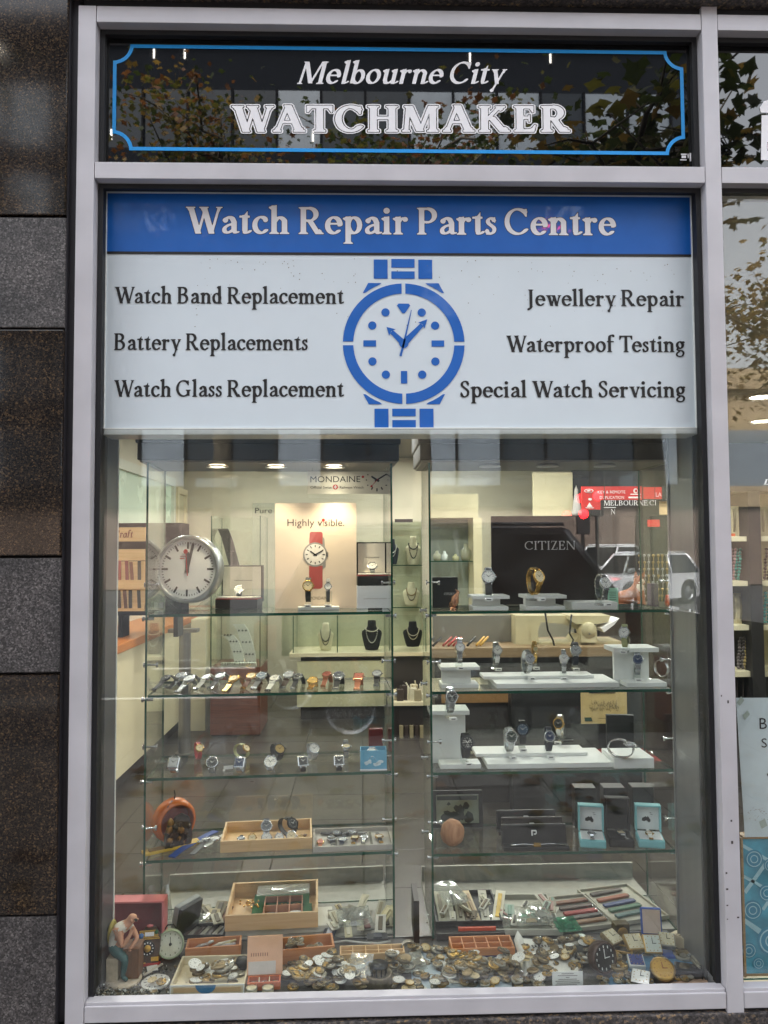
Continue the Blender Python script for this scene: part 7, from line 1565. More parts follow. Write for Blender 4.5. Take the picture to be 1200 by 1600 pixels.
for u, v in ((.47, .06), (.61, .05), (.75, .05)): junk('loose white enamel dial', Vector(in_tray(ty, W*u, v, .006)), .0245, 'in the green card tray', rn)
for u, v in ((.47, .11), (.61, .12), (.75, .12)): junk('brass watch movement', Vector(in_tray(ty, W*u, v, .006)), .017, 'in the green card tray', rn)
# packets right of the pine tray
for i, (px, py, w, l, c, s_, rz, rx, lab) in enumerate(((512, 1466, .036, .085, (40, 48, 62), (170, 174, 180), -.22, 10, 'navy booklet standing right of the green card tray'), (532, 1448, .07, .06, (150, 146, 130), (190, 184, 160), .1, 22, 'silver packet at the rear of the packet heap'), (545, 1466, .022, .06, (206, 198, 164), (220, 214, 190), .12, 20, 'cream card strip at the front of the packet heap'), (560, 1446, .06, .055, (164, 160, 146), (110, 104, 92), -.3, 25, 'clear packet of pale straps in the packet heap'), (575, 1455, .045, .05, (130, 126, 118), (120, 60, 56), .25, 14, 'grey packet with a red strap in the packet heap'), (592, 1448, .03, .075, (190, 178, 134), (210, 196, 150), -.6, 24, 'tan strip packet leaning across the packet heap'), (603, 1450, .055, .055, (168, 160, 130), (96, 88, 70), .1, 16, 'olive packet at the right end of the packet heap'), (590, 1470, .06, .03, (44, 46, 52), (70, 72, 80), .05, 6, 'dark packet at the front right of the packet heap'))):
    packet(lab, onB(px, py, .006*(i % 3)), w, l, c, rz, R_(rx), s_)
rn = random.Random(77)
for i in range(14):
    px, py = (rn.uniform(516, 610), rn.uniform(1420, 1462)) if i < 9 else (rn.uniform(296, 346), rn.uniform(1425, 1446))
    packet('small pale strap packet buried in the %s' % ('packet heap' if i < 9 else 'packets behind the black strap tray'), onB(px, py, .012+.003*(i % 4)), rn.uniform(.018, .035), rn.uniform(.03, .06), rn.choice([(196, 190, 166), (170, 164, 144), (206, 202, 186), (140, 134, 116), (186, 170, 128)]), rn.uniform(-.7, .7), R_(rn.uniform(8, 32)), rn.choice([(110, 100, 80), (160, 150, 120), (84, 74, 62), (200, 194, 170)]))['group'] = 'pale strap packets in the left base'
crumple('clear plastic bag draped over the packet heap', 'plastic bag', onB(556, 1452, .02), .10, .07, m_film, .2, R_(20), .012, 6)
b = B(pm('white_cable', (190, 190, 184), .4)); b.tube([tuple(onB(x, y, .006)) for x, y in ((515, 1474), (540, 1470), (565, 1473), (590, 1474), (610, 1471))], .003, 8); solo('power_cable', b, 'white cord lying along the front of the left cabinet base', 'cable')
# right cabinet base
b = B(m_dark); p = onB(672, 1474); b.box(-.016, 0, 0, .0, .12, .12, .002); solo('black_folder', b, 'black folder standing outside the left pane of the right cabinet', 'folder', (p.x-.03, p.y, p.z), 0)
ty, W, D_ = open_tray('packet_tray', 'black tray of strap packets at the left of the right base', (681, 1450), (786, 1448), 1390, .018, m_black, lift=.02)
b = B(m_dark); p0, p1 = onB(682, 1470), onB(790, 1468); b.box(0, 0, 0, (p1-p0).length, .16, .0195, .002); solo('black_carton', b, 'flat black carton under the black packet tray', 'carton', tuple(p0))
for i, (u, w, c, s_, rz, lab) in enumerate(((.06, .026, (176, 172, 150), (120, 108, 84), 0, 'pale packet at the left end of the black packet tray'), (.19, .026, (190, 186, 168), (206, 200, 184), .02, 'white packet second in the black packet tray'), (.33, .024, (150, 144, 124), (100, 92, 78), -.03, 'grey packet third in the black packet tray'), (.45, .02, (70, 58, 48), (110, 92, 70), .02, 'dark brown packet in the middle of the black packet tray'), (.57, .024, (196, 176, 138), (160, 130, 90), .08, 'tan packet right of the brown one in the black packet tray'), (.70, .026, (176, 172, 156), (130, 126, 112), -.08, 'pale packet with a silver buckle in the black packet tray'), (.86, .03, (206, 200, 180), (214, 176, 70), -.25, 'white packet with a yellow strap at the right of the black packet tray'))):
    packet(lab, in_tray(ty, W*u+.012, D_*.08, .006), w, D_*.82, c, rz, R_(5), s_)
crumple('clear plastic bag lying over the rear of the black packet tray', 'plastic bag', in_tray(ty, W*.42, D_*.4, .02), .08, .11, m_film, .5, R_(14), .012, 7)
ty, W, D_ = open_tray('bag_tray', 'pale grey tray full of clear plastic bags in the right base', (772, 1462), (880, 1462), 1396, .018, pm('pale_grey_tray', (176, 174, 160), .5, 0, .05), lift=.004)
for i, (u, v, w, l, c, rz, lab) in enumerate(((.2, .05, .08, .09, (180, 130, 120), .2, 'clear bag with pink tags in the pale grey tray'), (.48, .1, .09, .09, (110, 180, 150), -.2, 'clear bag with mint tags in the pale grey tray'), (.55, .0, .10, .05, (190, 160, 110), .05, 'clear bag of tan strips at the front of the pale grey tray'), (.78, .06, .05, .11, (150, 150, 140), .25, 'narrow clear bag of silver pieces at the right of the pale grey tray'))):
    crumple(lab, 'plastic bag', in_tray(ty, W*u+.01, D_*v+.008, .008+.004*i), w, l, m_film, rz, R_(4), .009, 20+i, fill_c=c)
b = B(m_sv)
for k in range(10): b.box(-.012, k*.011, 0, .012, k*.011+.006, .006, .001)
solo('link_strip', b, 'column of steel band links at the right of the bag tray', 'watch links', in_tray(ty, W*.93, .02, .0048), .08)
def strap_roll(label, loc, l, c, rz, rnz=0):
    b = B(pm('sr_%d_%d_%d' % c, c, .5, 0, .25, 120, .3)); b.box(-l/2, -.009, .0005, l/2, .009, .008, .003); b.mat(m_st); b.box(l/2+.0005, -.008, .001, l/2+.004, .008, .006, .001); return solo('leather_strap', b, label, 'watch strap', tuple(loc), rz)
rn = random.Random(78)
for i in range(12):
    px, py = rn.uniform(786, 872), rn.uniform(1412, 1452)
    packet('small strap packet among the clear bags in the pale grey tray', onB(px, py, .014+.003*(i % 4)), rn.uniform(.016, .03), rn.uniform(.03, .06), rn.choice([(190, 196, 186), (170, 186, 170), (206, 202, 186), (150, 140, 120), (190, 170, 150)]), rn.uniform(-.9, .9), R_(rn.uniform(4, 18)), rn.choice([(120, 150, 130), (160, 120, 110), (84, 80, 70), (200, 194, 170)]))['group'] = 'strap packets in the pale grey tray'
rn = random.Random(79)
for i in range(9):
    px, py = rn.uniform(690, 780), rn.uniform(1400, 1440)
    packet('small strap packet lying across the black packet tray', onB(px, py, .034+.003*(i % 3)), rn.uniform(.014, .024), rn.uniform(.03, .05), rn.choice([(190, 184, 160), (206, 202, 186), (120, 110, 92)]), rn.uniform(-.8, .8), R_(rn.uniform(4, 16)), rn.choice([(120, 104, 80), (84, 70, 56), (200, 194, 170)]))['group'] = 'strap packets across the black tray'
m_tray3 = pm('stone_grey_tray', (168, 164, 148), .55, 0, .06)
ty, W, D_ = open_tray('strap_display_tray', 'stone grey tray of red and brown straps in the right base', (884, 1458), (966, 1449), 1397, .012, m_tray3, lift=.004)
for v, c, lab in ((.80, (120, 72, 44), 'thin tan strap at the rear of the left stone grey tray'), (.62, (72, 54, 44), 'dark brown strap behind the red one in the left stone grey tray'), (.46, (156, 44, 36), 'bright red strap in the left stone grey tray'), (.32, (62, 58, 52), 'black strap before the red one in the left stone grey tray'), (.18, (126, 92, 62), 'brown strap at the front of the left stone grey tray')):
    strap_roll(lab, in_tray(ty, W*.55, D_*v, .0048), W*.66, c, ty.rotation_euler.z+.06)
ty, W, D_ = open_tray('strap_display_tray', 'stone grey tray of brown, blue and green straps at the right end', (962, 1448), (1046, 1436), 1382, .012, m_tray3, lift=.004)
for v, c, lab in ((.84, (70, 62, 54), 'dark strap at the rear of the right stone grey tray'), (.66, (152, 84, 52), 'orange brown strap in the right stone grey tray'), (.50, (52, 66, 110), 'blue strap in the right stone grey tray'), (.36, (60, 100, 76), 'green strap in the right stone grey tray'), (.2, (66, 96, 92), 'grey green strap at the front of the right stone grey tray')):
    strap_roll(lab, in_tray(ty, W*.45, D_*v, .0048), W*.62, c, ty.rotation_euler.z+.1)
crumple('green plastic bag lying on the left stone grey tray', 'plastic bag', onB(893, 1460, .016), .07, .075, m_filmg, .12, R_(6), .008, 9, fill_c=(40, 100, 76))
# ------------------------------------------------------------------ window deck: trays, figurine, clocks, heap of movements
def dtray(name, label, pa, pb, ytop, H, mat, th=.004):
    D0, D1 = onD(*pa), onD(*pb); far = on((pa[0]+pb[0])/2, ytop, DZ+H); rz = math.atan2(D1.y-D0.y, D1.x-D0.x); W = (D1-D0).length; dep = far.y-(D0.y+D1.y)/2
    return tray(name, label, D0, W, dep, H, mat, rz, th), W, dep
def heap(n, x0, x1, y0, y1, where, rmin=.014, rmax=.022, avoid=(), kinds=None, seed=1):
    rn = random.Random(seed); c = 0; tries = 0
    while c < n and tries < n*30:
        tries += 1; px, py = rn.uniform(x0, x1), rn.uniform(y0, y1)
        if any(a <= px <= b_ and c_ <= py <= d for a, c_, b_, d in avoid): continue
        r = rn.uniform(rmin, rmax); p = onD(px, py)
        if p.y-r < .064: continue
        junk(rn.choice(kinds or KW), p, r, where, rn); c += 1
# papers under the heap
m_news = pm('pale_blue_paper', (186, 200, 210), .7, 0, .1, 30)
def sheet(name, label, cat, pts, mat, amp=.002, n=9, seed=0, h=.001, marks=None):
    a, b_, c, d = [onD(*q) for q in pts]; rn = random.Random(seed); vs = []
    for j in range(n):
        for i in range(n):
            u, v = i/(n-1), j/(n-1); p = (a*(1-u)+b_*u)*(1-v)+(d*(1-u)+c*u)*v; vs.append((p.x, p.y, DZ+h+rn.uniform(0, amp)))
    b = B(mat); b.add(vs, [(j*n+i, j*n+i+1, (j+1)*n+i+1, (j+1)*n+i) for j in range(n-1) for i in range(n-1)], True); return solo(name, b, label, cat)
sheet('printed_sheet', 'pale blue printed sheet under the movements in the middle of the deck', 'paper', ((645, 1556), (800, 1553), (798, 1492), (640, 1484)), m_news, seed=1)
sheet('printed_sheet', 'blue printed booklet page under the clocks at the right of the deck', 'paper', ((930, 1552), (1112, 1546), (1072, 1492), (985, 1496)), pm('blue_booklet', (104, 150, 184), .6, 0, .3, 14), seed=2)
sheet('doily', 'cream and pink folded cloth edge at the right front of the deck', 'cloth', ((1022, 1551), (1114, 1548), (1100, 1532), (1028, 1541)), pm('cream_cloth', (212, 176, 152), .85, 0, .25, 40), .007, seed=3, h=.003)
# fine scrap at the left
rn = random.Random(31); b = B()
for i in range(1500):
    px = 150+abs(rn.gauss(0, 60)); py = rn.uniform(1508, 1561); p = onD(px, py)
    if px > 330 or p.y < .066: continue
    s_ = rn.uniform(.001, .0036); b.mat(rn.choice([m_sv, m_sv, m_br, m_br2, m_en, m_st, m_dk])); zz = rn.uniform(0, .006)*max(0, 1-(px-150)/150)
    M = Matrix.Translation((p.x, p.y, p.z+s_*.5+zz)) @ Matrix.Rotation(rn.uniform(0, 6), 4, Vector((rn.random(), rn.random(), rn.random()+.01)).normalized())
    b.T = M; k = rn.random()
    if k < .4: b.box(-s_, -s_*.5, -s_*.3, s_, s_*.5, s_*.3)
    elif k < .8: b.cyl((0, 0, -s_*.2), (0, 0, s_*.2), s_, n=7)
    else: b.cyl((0, 0, -s_*2), (0, 0, s_*2), s_*.2, n=5)
solo('watch_scrap', b, 'glittering scrap of tiny watch screws and wheels at the left of the deck', 'scrap metal', kind='stuff')
# red box, figurine, cuckoo clock, alarm clock
p0, p1 = onD(170, 1502), onD(255, 1500); W = (p1-p0).length; H = (1502-1420)*(p0.y+1.95)/F_PX*1.06; t = thing('red_box', 'open dark red presentation box with pink rim standing behind the figurine', 'box', tuple((p0+p1)/2), 0); D_ = .045
m_pink = pm('pink_rim', (206, 112, 112), .55, 0, .05); m_dred = pm('dark_red_velvet', (128, 34, 44), .8, 0, .1)
b = B(m_pink); e = .005; b.box(-W/2, 0, H-e, W/2, D_, H, .001); b.box(-W/2, 0, 0, -W/2+e, D_, H-e-.0002); b.box(W/2-e, 0, 0, W/2, D_, H-e-.0002); b.box(-W/2+e, 0, 0, W/2-e, D_, e); part('rim', b, t)
b = B(m_dred); b.box(-W/2+e, D_-.008, e, W/2-e, D_-.001, H-e); part('lining', b, t)
s_ = .00172; FO = onD(192, 1533); figP = lambda px, py, d=0: ((px-192)*s_, d, (1533-py)*s_)
ft = thing('figurine', 'painted figurine of a bald seated watchmaker with an eyeglass leaning on a workbench', 'figurine', tuple(FO), 0)
SK = [('pelvis', figP(180, 1482), 11), ('belly', figP(180, 1470), 11.5), ('chest', figP(184, 1456), 12), ('collar', figP(194, 1449), 8.5), ('neck', figP(200, 1445), 5), ('head', figP(205.5, 1439), 8.2), ('crown', figP(207, 1431.5), 6.6), ('chin', figP(209.5, 1444), 4.4),
      ('shA', figP(188, 1453, -.017), 5.6), ('elA', figP(195, 1475, -.026), 4.4), ('wrA', figP(205, 1460, -.02), 3), ('haA', figP(208, 1451, -.014), 3),
      ('shB', figP(202, 1455, .012), 5.2), ('elB', figP(213, 1470, .004), 4.2), ('wrB', figP(207, 1479, -.008), 3), ('haB', figP(203, 1483, -.012), 3),
      ('hipA', figP(182, 1485, -.011), 9), ('knA', figP(199, 1494, -.02), 6.6), ('anA', figP(195, 1520, -.02), 4), ('toA', figP(203, 1526, -.022), 3.4),
      ('hipB', figP(183, 1486, .011), 9), ('knB', figP(200, 1495, .008), 6.4), ('anB', figP(194, 1520, .006), 4), ('toB', figP(202, 1526, .004), 3.4)]
LK = ['pelvis-belly', 'belly-chest', 'chest-collar', 'collar-neck', 'neck-head', 'head-crown', 'head-chin', 'collar-shA', 'shA-elA', 'elA-wrA', 'wrA-haA', 'collar-shB', 'shB-elB', 'elB-wrB', 'wrB-haB', 'pelvis-hipA', 'hipA-knA', 'knA-anA', 'anA-toA', 'pelvis-hipB', 'hipB-knB', 'knB-anB', 'anB-toB']
ix = {k: i for i, (k, _, _) in enumerate(SK)}; me = bpy.data.meshes.new('skeleton'); me.from_pydata([v for _, v, _ in SK], [[ix[q] for q in l.split('-')] for l in LK], [])
so_ = bpy.data.objects.new('skeleton', me); COL.objects.link(so_); md = so_.modifiers.new('skin', 'SKIN'); md.use_smooth_shade = True; sb = so_.modifiers.new('sub', 'SUBSURF'); sb.levels = sb.render_levels = 2
for i, (k, v, r) in enumerate(SK): me.skin_vertices[0].data[i].radius = (r*s_, r*s_*.95); me.skin_vertices[0].data[i].use_root = (k == 'pelvis')
bpy.context.view_layer.update(); dg = bpy.context.evaluated_depsgraph_get(); bm_ = bpy.data.meshes.new_from_object(so_.evaluated_get(dg)); bpy.data.objects.remove(so_)
m_skin = pm('painted_skin', (206, 150, 118), .45, 0, .06, 200); m_shirt = pm('painted_shirt', (214, 208, 194), .5, 0, .08, 150); m_trou = pm('painted_teal_trousers', (46, 92, 92), .45, 0, .15, 150)
bm_.materials.clear()
for m_ in (m_skin, m_shirt, m_trou): bm_.materials.append(m_)
P3 = {k: Vector(v) for k, v, _ in SK}
def near(c, a, b_):
    d = P3[b_]-P3[a]; tt = max(0, min(1, (c-P3[a]).dot(d)/d.length_squared)); return (c-P3[a]-d*tt).length
for pl in bm_.polygons:
    c = pl.center; best = min(LK, key=lambda l: near(c, *l.split('-')))
    pl.material_index = 2 if best.split('-')[1] in ('hipA', 'hipB', 'knA', 'knB', 'anA', 'anB', 'toA', 'toB') else (1 if best in ('pelvis-belly', 'belly-chest', 'chest-collar', 'collar-shA', 'collar-shB') else 0); pl.use_smooth = True
part('body', bm_, ft)
b = B(m_skin); hd = P3['head']; b.ico((hd.x+.0145, hd.y-.003, hd.z-.001), .0032, 1); b.ico((hd.x+.002, hd.y-.0142, hd.z-.001), .0038, 1, (1, .5, 1.3))
for nm_, dy in (('haA', 0), ('haB', 0)):
    h = P3[nm_]
    for k in range(4): b.tube([(h.x, h.y+(k-1.5)*.0026, h.z), (h.x+.004, h.y+(k-1.5)*.0028, h.z+.004-.002*k), (h.x+.006, h.y+(k-1.5)*.0026, h.z+.008-.0025*k)], .0013, 6)
    b.tube([(h.x, h.y-.004, h.z-.001), (h.x+.004, h.y-.0065, h.z), (h.x+.007, h.y-.006, h.z+.002)], .0014, 6)
part('hand_and_face', b, ft)
b = B(m_black); b.cyl((hd.x+.010, hd.y-.010, hd.z+.0015), (hd.x+.015, hd.y-.0145, hd.z+.001), .0026, .0036, 10); b.ico((hd.x+.0135, hd.y+.004, hd.z+.002), .0015, 1); b.mat(pm('painted_mouth', (140, 70, 60), .5)).box(hd.x+.0135, hd.y-.006, hd.z-.0075, hd.x+.0148, hd.y+.001, hd.z-.0066); part('eyeglass', b, ft)
b = B(wood('painted_bench', (96, 62, 40), (122, 82, 54), .5, (80, 80, 10))); x0, _, z1 = figP(205, 1481); x1 = figP(217.5, 0)[0]; b.box(figP(196, 0)[0], -.012, .012, x1, .035, z1-.004, .001); b.box(figP(194, 0)[0], -.015, z1-.0039, x1+.002, .038, z1, .001); part('bench', b, ft)
b = B(pm('painted_stone', (196, 180, 154), .6, 0, .15, 80)); b.box(figP(170, 0)[0], -.022, .008, figP(188, 0)[0], .02, figP(0, 1493)[2], .003); b.lathe([(0, 0), (.045, 0), (.047, .005), (.043, .009), (0, .011)], 20, 'z', (.002, 0, 0)); part('seat_and_base', b, ft)
b = B(pm('olive_paint', (150, 134, 46), .45, 0, .1)); b.lathe([(0, .008), (.026, .006), (.034, 0), (.026, -.006), (0, -.008)], 24, 'x', (figP(171, 0)[0], .022, figP(0, 1467)[2])); part('chair_back', b, ft)
b = B(pm('painted_bottle', (120, 150, 160), .3)); b.lathe([(0, 0), (.005, 0), (.005, .009), (.002, .012), (.002, .016), (0, .016)], 10, 'z', (figP(206, 0)[0], .02, z1+.0003)); part('bottle', b, ft)
cp = onD(232, 1511); t = thing('cuckoo_clock', 'toy cuckoo clock with yellow and red chalet front leaning in the red box', 'toy clock', (cp.x, cp.y, cp.z+.002), R_(8)); M = Matrix.Rotation(R_(-14), 4, 'X')
b = B(pm('chalet_brown', (70, 46, 30), .5, 0, .2, 120), M); b.prism([(-.026, .008), (.026, .008), (.03, .07), (.016, .096), (-.012, .096), (-.03, .072)], 0, .012); part('house', b, t)
m_cy = pm('chalet_yellow', (206, 160, 60), .5, 0, .15, 150); b = B(m_cy, M)
for k in range(6): b.box(-.027, -.002-.0002*k, .066+.004*k, .027-.002*k, -.0003, .0685+.004*k)
b.box(-.022, -.002, .0, -.008, -.0003, .01); b.box(.006, -.002, .012, .026, -.0003, .022); b.mat(pm('chalet_red', (170, 42, 36), .5)).box(-.03, -.004, .0, .03, .014, .0075, .001); b.mat(m_white).box(-.012, -.0032, .074, .012, -.0022, .084); b.mat(pm('chalet_blue', (60, 110, 170), .5)).ico((-.022, -.003, .076), .008, 1, (1, .4, 1)); b.mat(m_grn).ico((.018, -.003, .083), .006, 1, (1, .4, 1)); b.mat(m_pink).ico((0, 0, .099), .009, 1, (1.2, .5, .5)); part('trim', b, t)
b = B(m_black, M); b.lathe([(0, -.004), (.0185, -.004), (.0195, 0)], 24, 'y', (-.004, 0, .044)); b.mat(m_cy).lathe([(0, -.0052), (.009, -.005), (.009, -.004)], 18, 'y', (-.004, 0, .044))
for i in range(12): a = i*math.pi/6; b.mat(m_white).lathe([(0, -.0046), (.0018, -.0045)], 6, 'y', (-.004+.0145*math.cos(a), 0, .044+.0145*math.sin(a)), False)
part('dial', b, t)
ap = onD(266, 1503); t = thing('alarm_clock', 'pale green wind up alarm clock with cream dial beside the toy cuckoo clock', 'alarm clock', tuple(ap), R_(14)); r = .037; M = Matrix.Translation((0, .01, r+.006)) @ Matrix.Rotation(R_(-18), 4, 'X')
b = B(pm('pale_green_enamel', (160, 172, 142), .35, .1, .1), M); b.lathe([(0, .035), (r*.8, .033), (r, .024), (r*1.02, 0), (r, -.006), (r*.9, -.008), (r*.86, -.003)], 32, 'y'); part('case', b, t)
b = B(pm('cream_dial', (206, 206, 186), .4, 0, .04), M); b.lathe([(r*.86, -.002), (0, -.003)], 32, 'y'); b.mat(pm('faint_ink', (130, 134, 116), .5))
for i in range(12): a = i*math.pi/6; b.box(r*.7*math.sin(a)-.0012, -.0036, r*.7*math.cos(a)-.0022, r*.7*math.sin(a)+.0012, -.0031, r*.7*math.cos(a)+.0022)
b.mat(m_hand).lathe([(0, -.005), (.004, -.0045), (.004, -.003)], 12, 'y'); b.box(-.0008, -.0042, 0, .0008, -.0036, r*.5); part('dial', b, t)
b = B(m_dk, M); b.tube([(-.016, .01, r*.98), (-.008, .01, r+.010), (.008, .01, r+.010), (.016, .01, r*.98)], .002, 8)
for sx in (-1, 1): b.cyl((sx*r*.6, .008, -r*.8), (sx*r*.78, .008, -r*1.12), .004, .003, 8)
part('handle_and_feet', b, t)
b = B(pm('ivory_strip', (206, 196, 166), .5)); b.box(-.006, -.002, 0, .008, .003, .034, .001); p = onD(248, 1500); solo('ivory_tag', b, 'ivory tag leaning on the side of the alarm clock', 'tag', tuple(p), .3)
b = B(pm('white_ticket', (220, 220, 216), .6)); p = onD(238, 1516); b.box(-.014, -.012, .004, .014, .014, .006); b.mat(m_dk).box(-.02, -.016, 0, .02, .02, .0038, .001); solo('ticket_plate', b, 'dark plate with white ticket lying before the cuckoo clock', 'ticket', tuple(p), .35)
b = B(pm('bone_handle', (206, 196, 180), .4)); b.tube([tuple(onD(x, y, .005)) for x, y in ((225, 1524), (238, 1516), (254, 1506))], .0035, 8, [.003, .0035, .0028]); solo('bone_stick', b, 'slim bone coloured stick lying before the cuckoo clock', 'stick')
p = onD(243, 1537); junk('loose white enamel dial', p, .037, 'lying large and flat left of the white edged tray', rn, maxtilt=.1); junk('gilt watch movement', onD(252, 1545), .013, 'resting on the large flat dial', rn)
# cedar box A
ty, W, D_ = dtray('cedar_box', 'small cedar box of tools behind the white edged tray', (289, 1500), (376, 1494), 1464, .03, m_cedar, .005)
for u, v, l, c, rz, lab in ((.25, .4, .04, (150, 146, 140), .3, 'grey metal tool in the small cedar box'), (.42, .7, .02, (214, 214, 206), .1, 'white cap in the small cedar box'), (.6, .45, .06, (196, 190, 170), .35, 'pale stick in the small cedar box'), (.75, .5, .05, (186, 170, 120), .5, 'brass tipped tool in the small cedar box'), (.72, .3, .055, (176, 176, 172), .1, 'steel tweezers in the small cedar box')):
    b = B(pm('tool_%d' % c[0], c, .35, .3, .1)); b.tube([(-l/2, 0, .012), (0, .002, .018), (l/2, 0, .022)], .004, 8, [.003, .005, .003]); solo('small_tool', b, lab, 'tool', in_tray(ty, W*u, D_*v, .005), rz)
# white edged tray B
ty, W, D_ = dtray('blue_label_tray', 'white edged card tray with blue half round label full of dials', (265, 1556), (382, 1553), 1493, .026, pm('tray_cream', (208, 196, 166), .6, 0, .06), .005)
b = B(pm('tray_white_line', (226, 226, 220), .6)); y = -.0008
for q in ((.0, .0005, 1, .003), (.0, .0225, 1, .0258), (0, .003, .02, .0225), (.98, .003, 1, .0225)): b.box(W*q[0], y, q[1], W*q[2], 0, q[3])
b.mat(pm('tray_tan', (200, 166, 120), .6)).box(W*.05, y, .007, W*.95, -.0002, .019); part('edging', b, ty)
b = B(pm('label_blue', (34, 108, 150), .5, 0, .06)); b.add([(W*.48+.026*math.cos(a), -.0014, .0246+.021*math.sin(a)) for a in [math.pi*(1+i/16) for i in range(17)]], [range(17)]); part('label', b, ty)
rn = random.Random(41); M_ = Matrix.LocRotScale(ty.location, ty.rotation_euler, None)
for i in range(30):
    u, v = rn.uniform(.12, .88), rn.uniform(.16, .86); junk(rn.choice(KW+['loose white enamel dial']*4), M_ @ Vector((W*u, D_*v, .0048)), rn.uniform(.011, .021), 'in the blue label tray', rn)
b = B(m_black); b.lathe([(0, 0), (.018, 0), (.019, .004), (.019, .018), (.014, .024), (0, .024)], 18); solo('dark_drum', b, 'dark round drum at the rear right corner of the blue label tray', 'watch part', M_ @ Vector((W*.88, D_*.82, .006)))
b = B(m_tagc); b.box(-.012, -.016, 0, .012, .018, .002); solo('paper_slip', b, 'white paper slip lying on the dials in the blue label tray', 'paper', M_ @ Vector((W*.6, D_*.4, .028)), .2)
# lidded pine box
ty, W, D_ = dtray('lidded_box', 'small orange edged box with its pale pink lid propped open', (386, 1549), (438, 1546), 1524, .02, pm('orange_edge', (196, 104, 66), .55, 0, .1), .004)
b = B(pm('pale_pink_wood', (222, 176, 144), .6, 0, .08, 12)); h = .092; T_ = Matrix.Translation((0, D_+.001, .02)) @ Matrix.Rotation(R_(-16), 4, 'X'); b.T = T_; b.box(-.004, 0, 0, W+.004, .005, h, .001); l = part('lid', b, ty)
b = B(pm('lid_paper', (206, 198, 190), .6, 0, .05), T_); b.box(.0, -.0012, .002, W*.84, -.0003, .032); b.mat(pm('lid_ink', (150, 110, 90), .6))
for i in range(8): b.box(.006+i*.006, -.0006, .044, .0085+i*.006, -.0002, .052)
part('lid_label', b, l)
b = B(pm('pale_divider', (216, 200, 170), .6)); b.box(W*.33, .004, .0042, W*.36, D_-.004, .018); b.box(W*.64, .004, .0042, W*.67, D_-.004, .018); part('divider', b, ty)
M_ = Matrix.LocRotScale(ty.location, ty.rotation_euler, None)
for u in (.18, .5, .82): junk('grey nickel watch movement', M_ @ Vector((W*u, D_*.5, .0045)), .011, 'in the lidded box', rn)
for px, lab in ((392, 'small clear jar of parts before the left corner of the lidded box'), (418, 'small clear jar of parts before the middle of the lidded box')):
    p = onD(px, 1555); b = B(pm('jar_cream', (200, 190, 160), .3, 0, .1)); b.lathe([(0, 0), (.014, 0), (.015, .003), (.015, .014), (.012, .016), (0, .017)], 18); b.mat(m_sv).lathe([(.0155, .0125), (.0155, .016), (.013, .0165)], 18); solo('parts_jar', b, lab, 'jar', (p.x, max(p.y, .08), p.z))
# long cedar box
ty, W, D_ = dtray('cedar_box', 'long cedar box of dark movements in the middle of the deck', (437, 1510), (523, 1502), 1461, .042, m_cedar, .006)
M_ = Matrix.LocRotScale(ty.location, ty.rotation_euler, None); rn = random.Random(43)
b = B(m_cedar); b.box(-.06, D_*.45, .0, -.0005, D_, .05, .002); part('end_box', b, ty)
for i in range(22): junk(rn.choice(['dark brass watch movement', 'grey nickel watch movement', 'grey nickel watch movement', 'plain steel case ring']), M_ @ Vector((W*rn.uniform(.14, .86), D_*rn.uniform(.25, .8), .0046)), rn.uniform(.011, .017), 'in the long cedar box', rn)
def comp_tray(label, pa, pb, ytop, mat, basecol, where, nx=5, ny=2, seed=0):
    ty, W, D_ = dtray('compartment_tray', label, pa, pb, ytop, .026, mat, .004)
    b = B(pm('bed_%d_%d' % basecol[:2], basecol, .7)); b.box(-.002, -.002, -.0004, W+.002, D_, .0002); 
    b = B(mat)
    for i in range(1, nx): b.box(W*i/nx-.0013, .004, .0042, W*i/nx+.0013, D_-.004, .0245)
    for j in range(1, ny): b.box(.004, D_*j/ny-.0013, .0045, W-.004, D_*j/ny+.0013, .0242)
    part('divider', b, ty); b = B(pm('ground_%d_%d' % basecol[:2], basecol, .6)); b.box(-.001, -.0016, .0, W+.001, -.0002, .006); part('base_strip', b, ty)
    M_ = Matrix.LocRotScale(ty.location, ty.rotation_euler, None); rn = random.Random(seed)
    for i in range(nx):
        for j in range(ny):
            bb = B()
            for k in range(10): bb.mat(rn.choice([m_br, m_br2, m_sv])); x, y = rn.gauss(0, .005), rn.gauss(0, .004); bb.cyl((x, y, .001+.0008*k), (x+rn.uniform(-.004, .004), y+rn.uniform(-.004, .004), .002+.0009*k), .0015, n=6)
            solo('part_pile', bb, 'small pile of brass screws and stems in a compartment of the %s' % where, 'watch parts', M_ @ Vector((W*(i+.5)/nx, D_*(j+.5)/ny, .0043)), 0, 'part piles in the '+where)
comp_tray('pale compartment tray of ten cells left of the gap', (531, 1507), (633, 1503), 1476, m_pale, (60, 62, 104), 'left compartment tray', seed=1)
comp_tray('orange brown compartment tray on a dark blue base in the middle', (706, 1498), (805, 1495), 1462, m_cedar, (54, 52, 96), 'middle compartment tray', seed=2)
b = B(m_redp); b.box(-.05, 0, 0, .06, .008, .03, .001); p = onD(742, 1462); solo('red_strip_box', b, 'thin red brown strip standing behind the middle compartment tray', 'box', (p.x, min(p.y, .335), p.z))
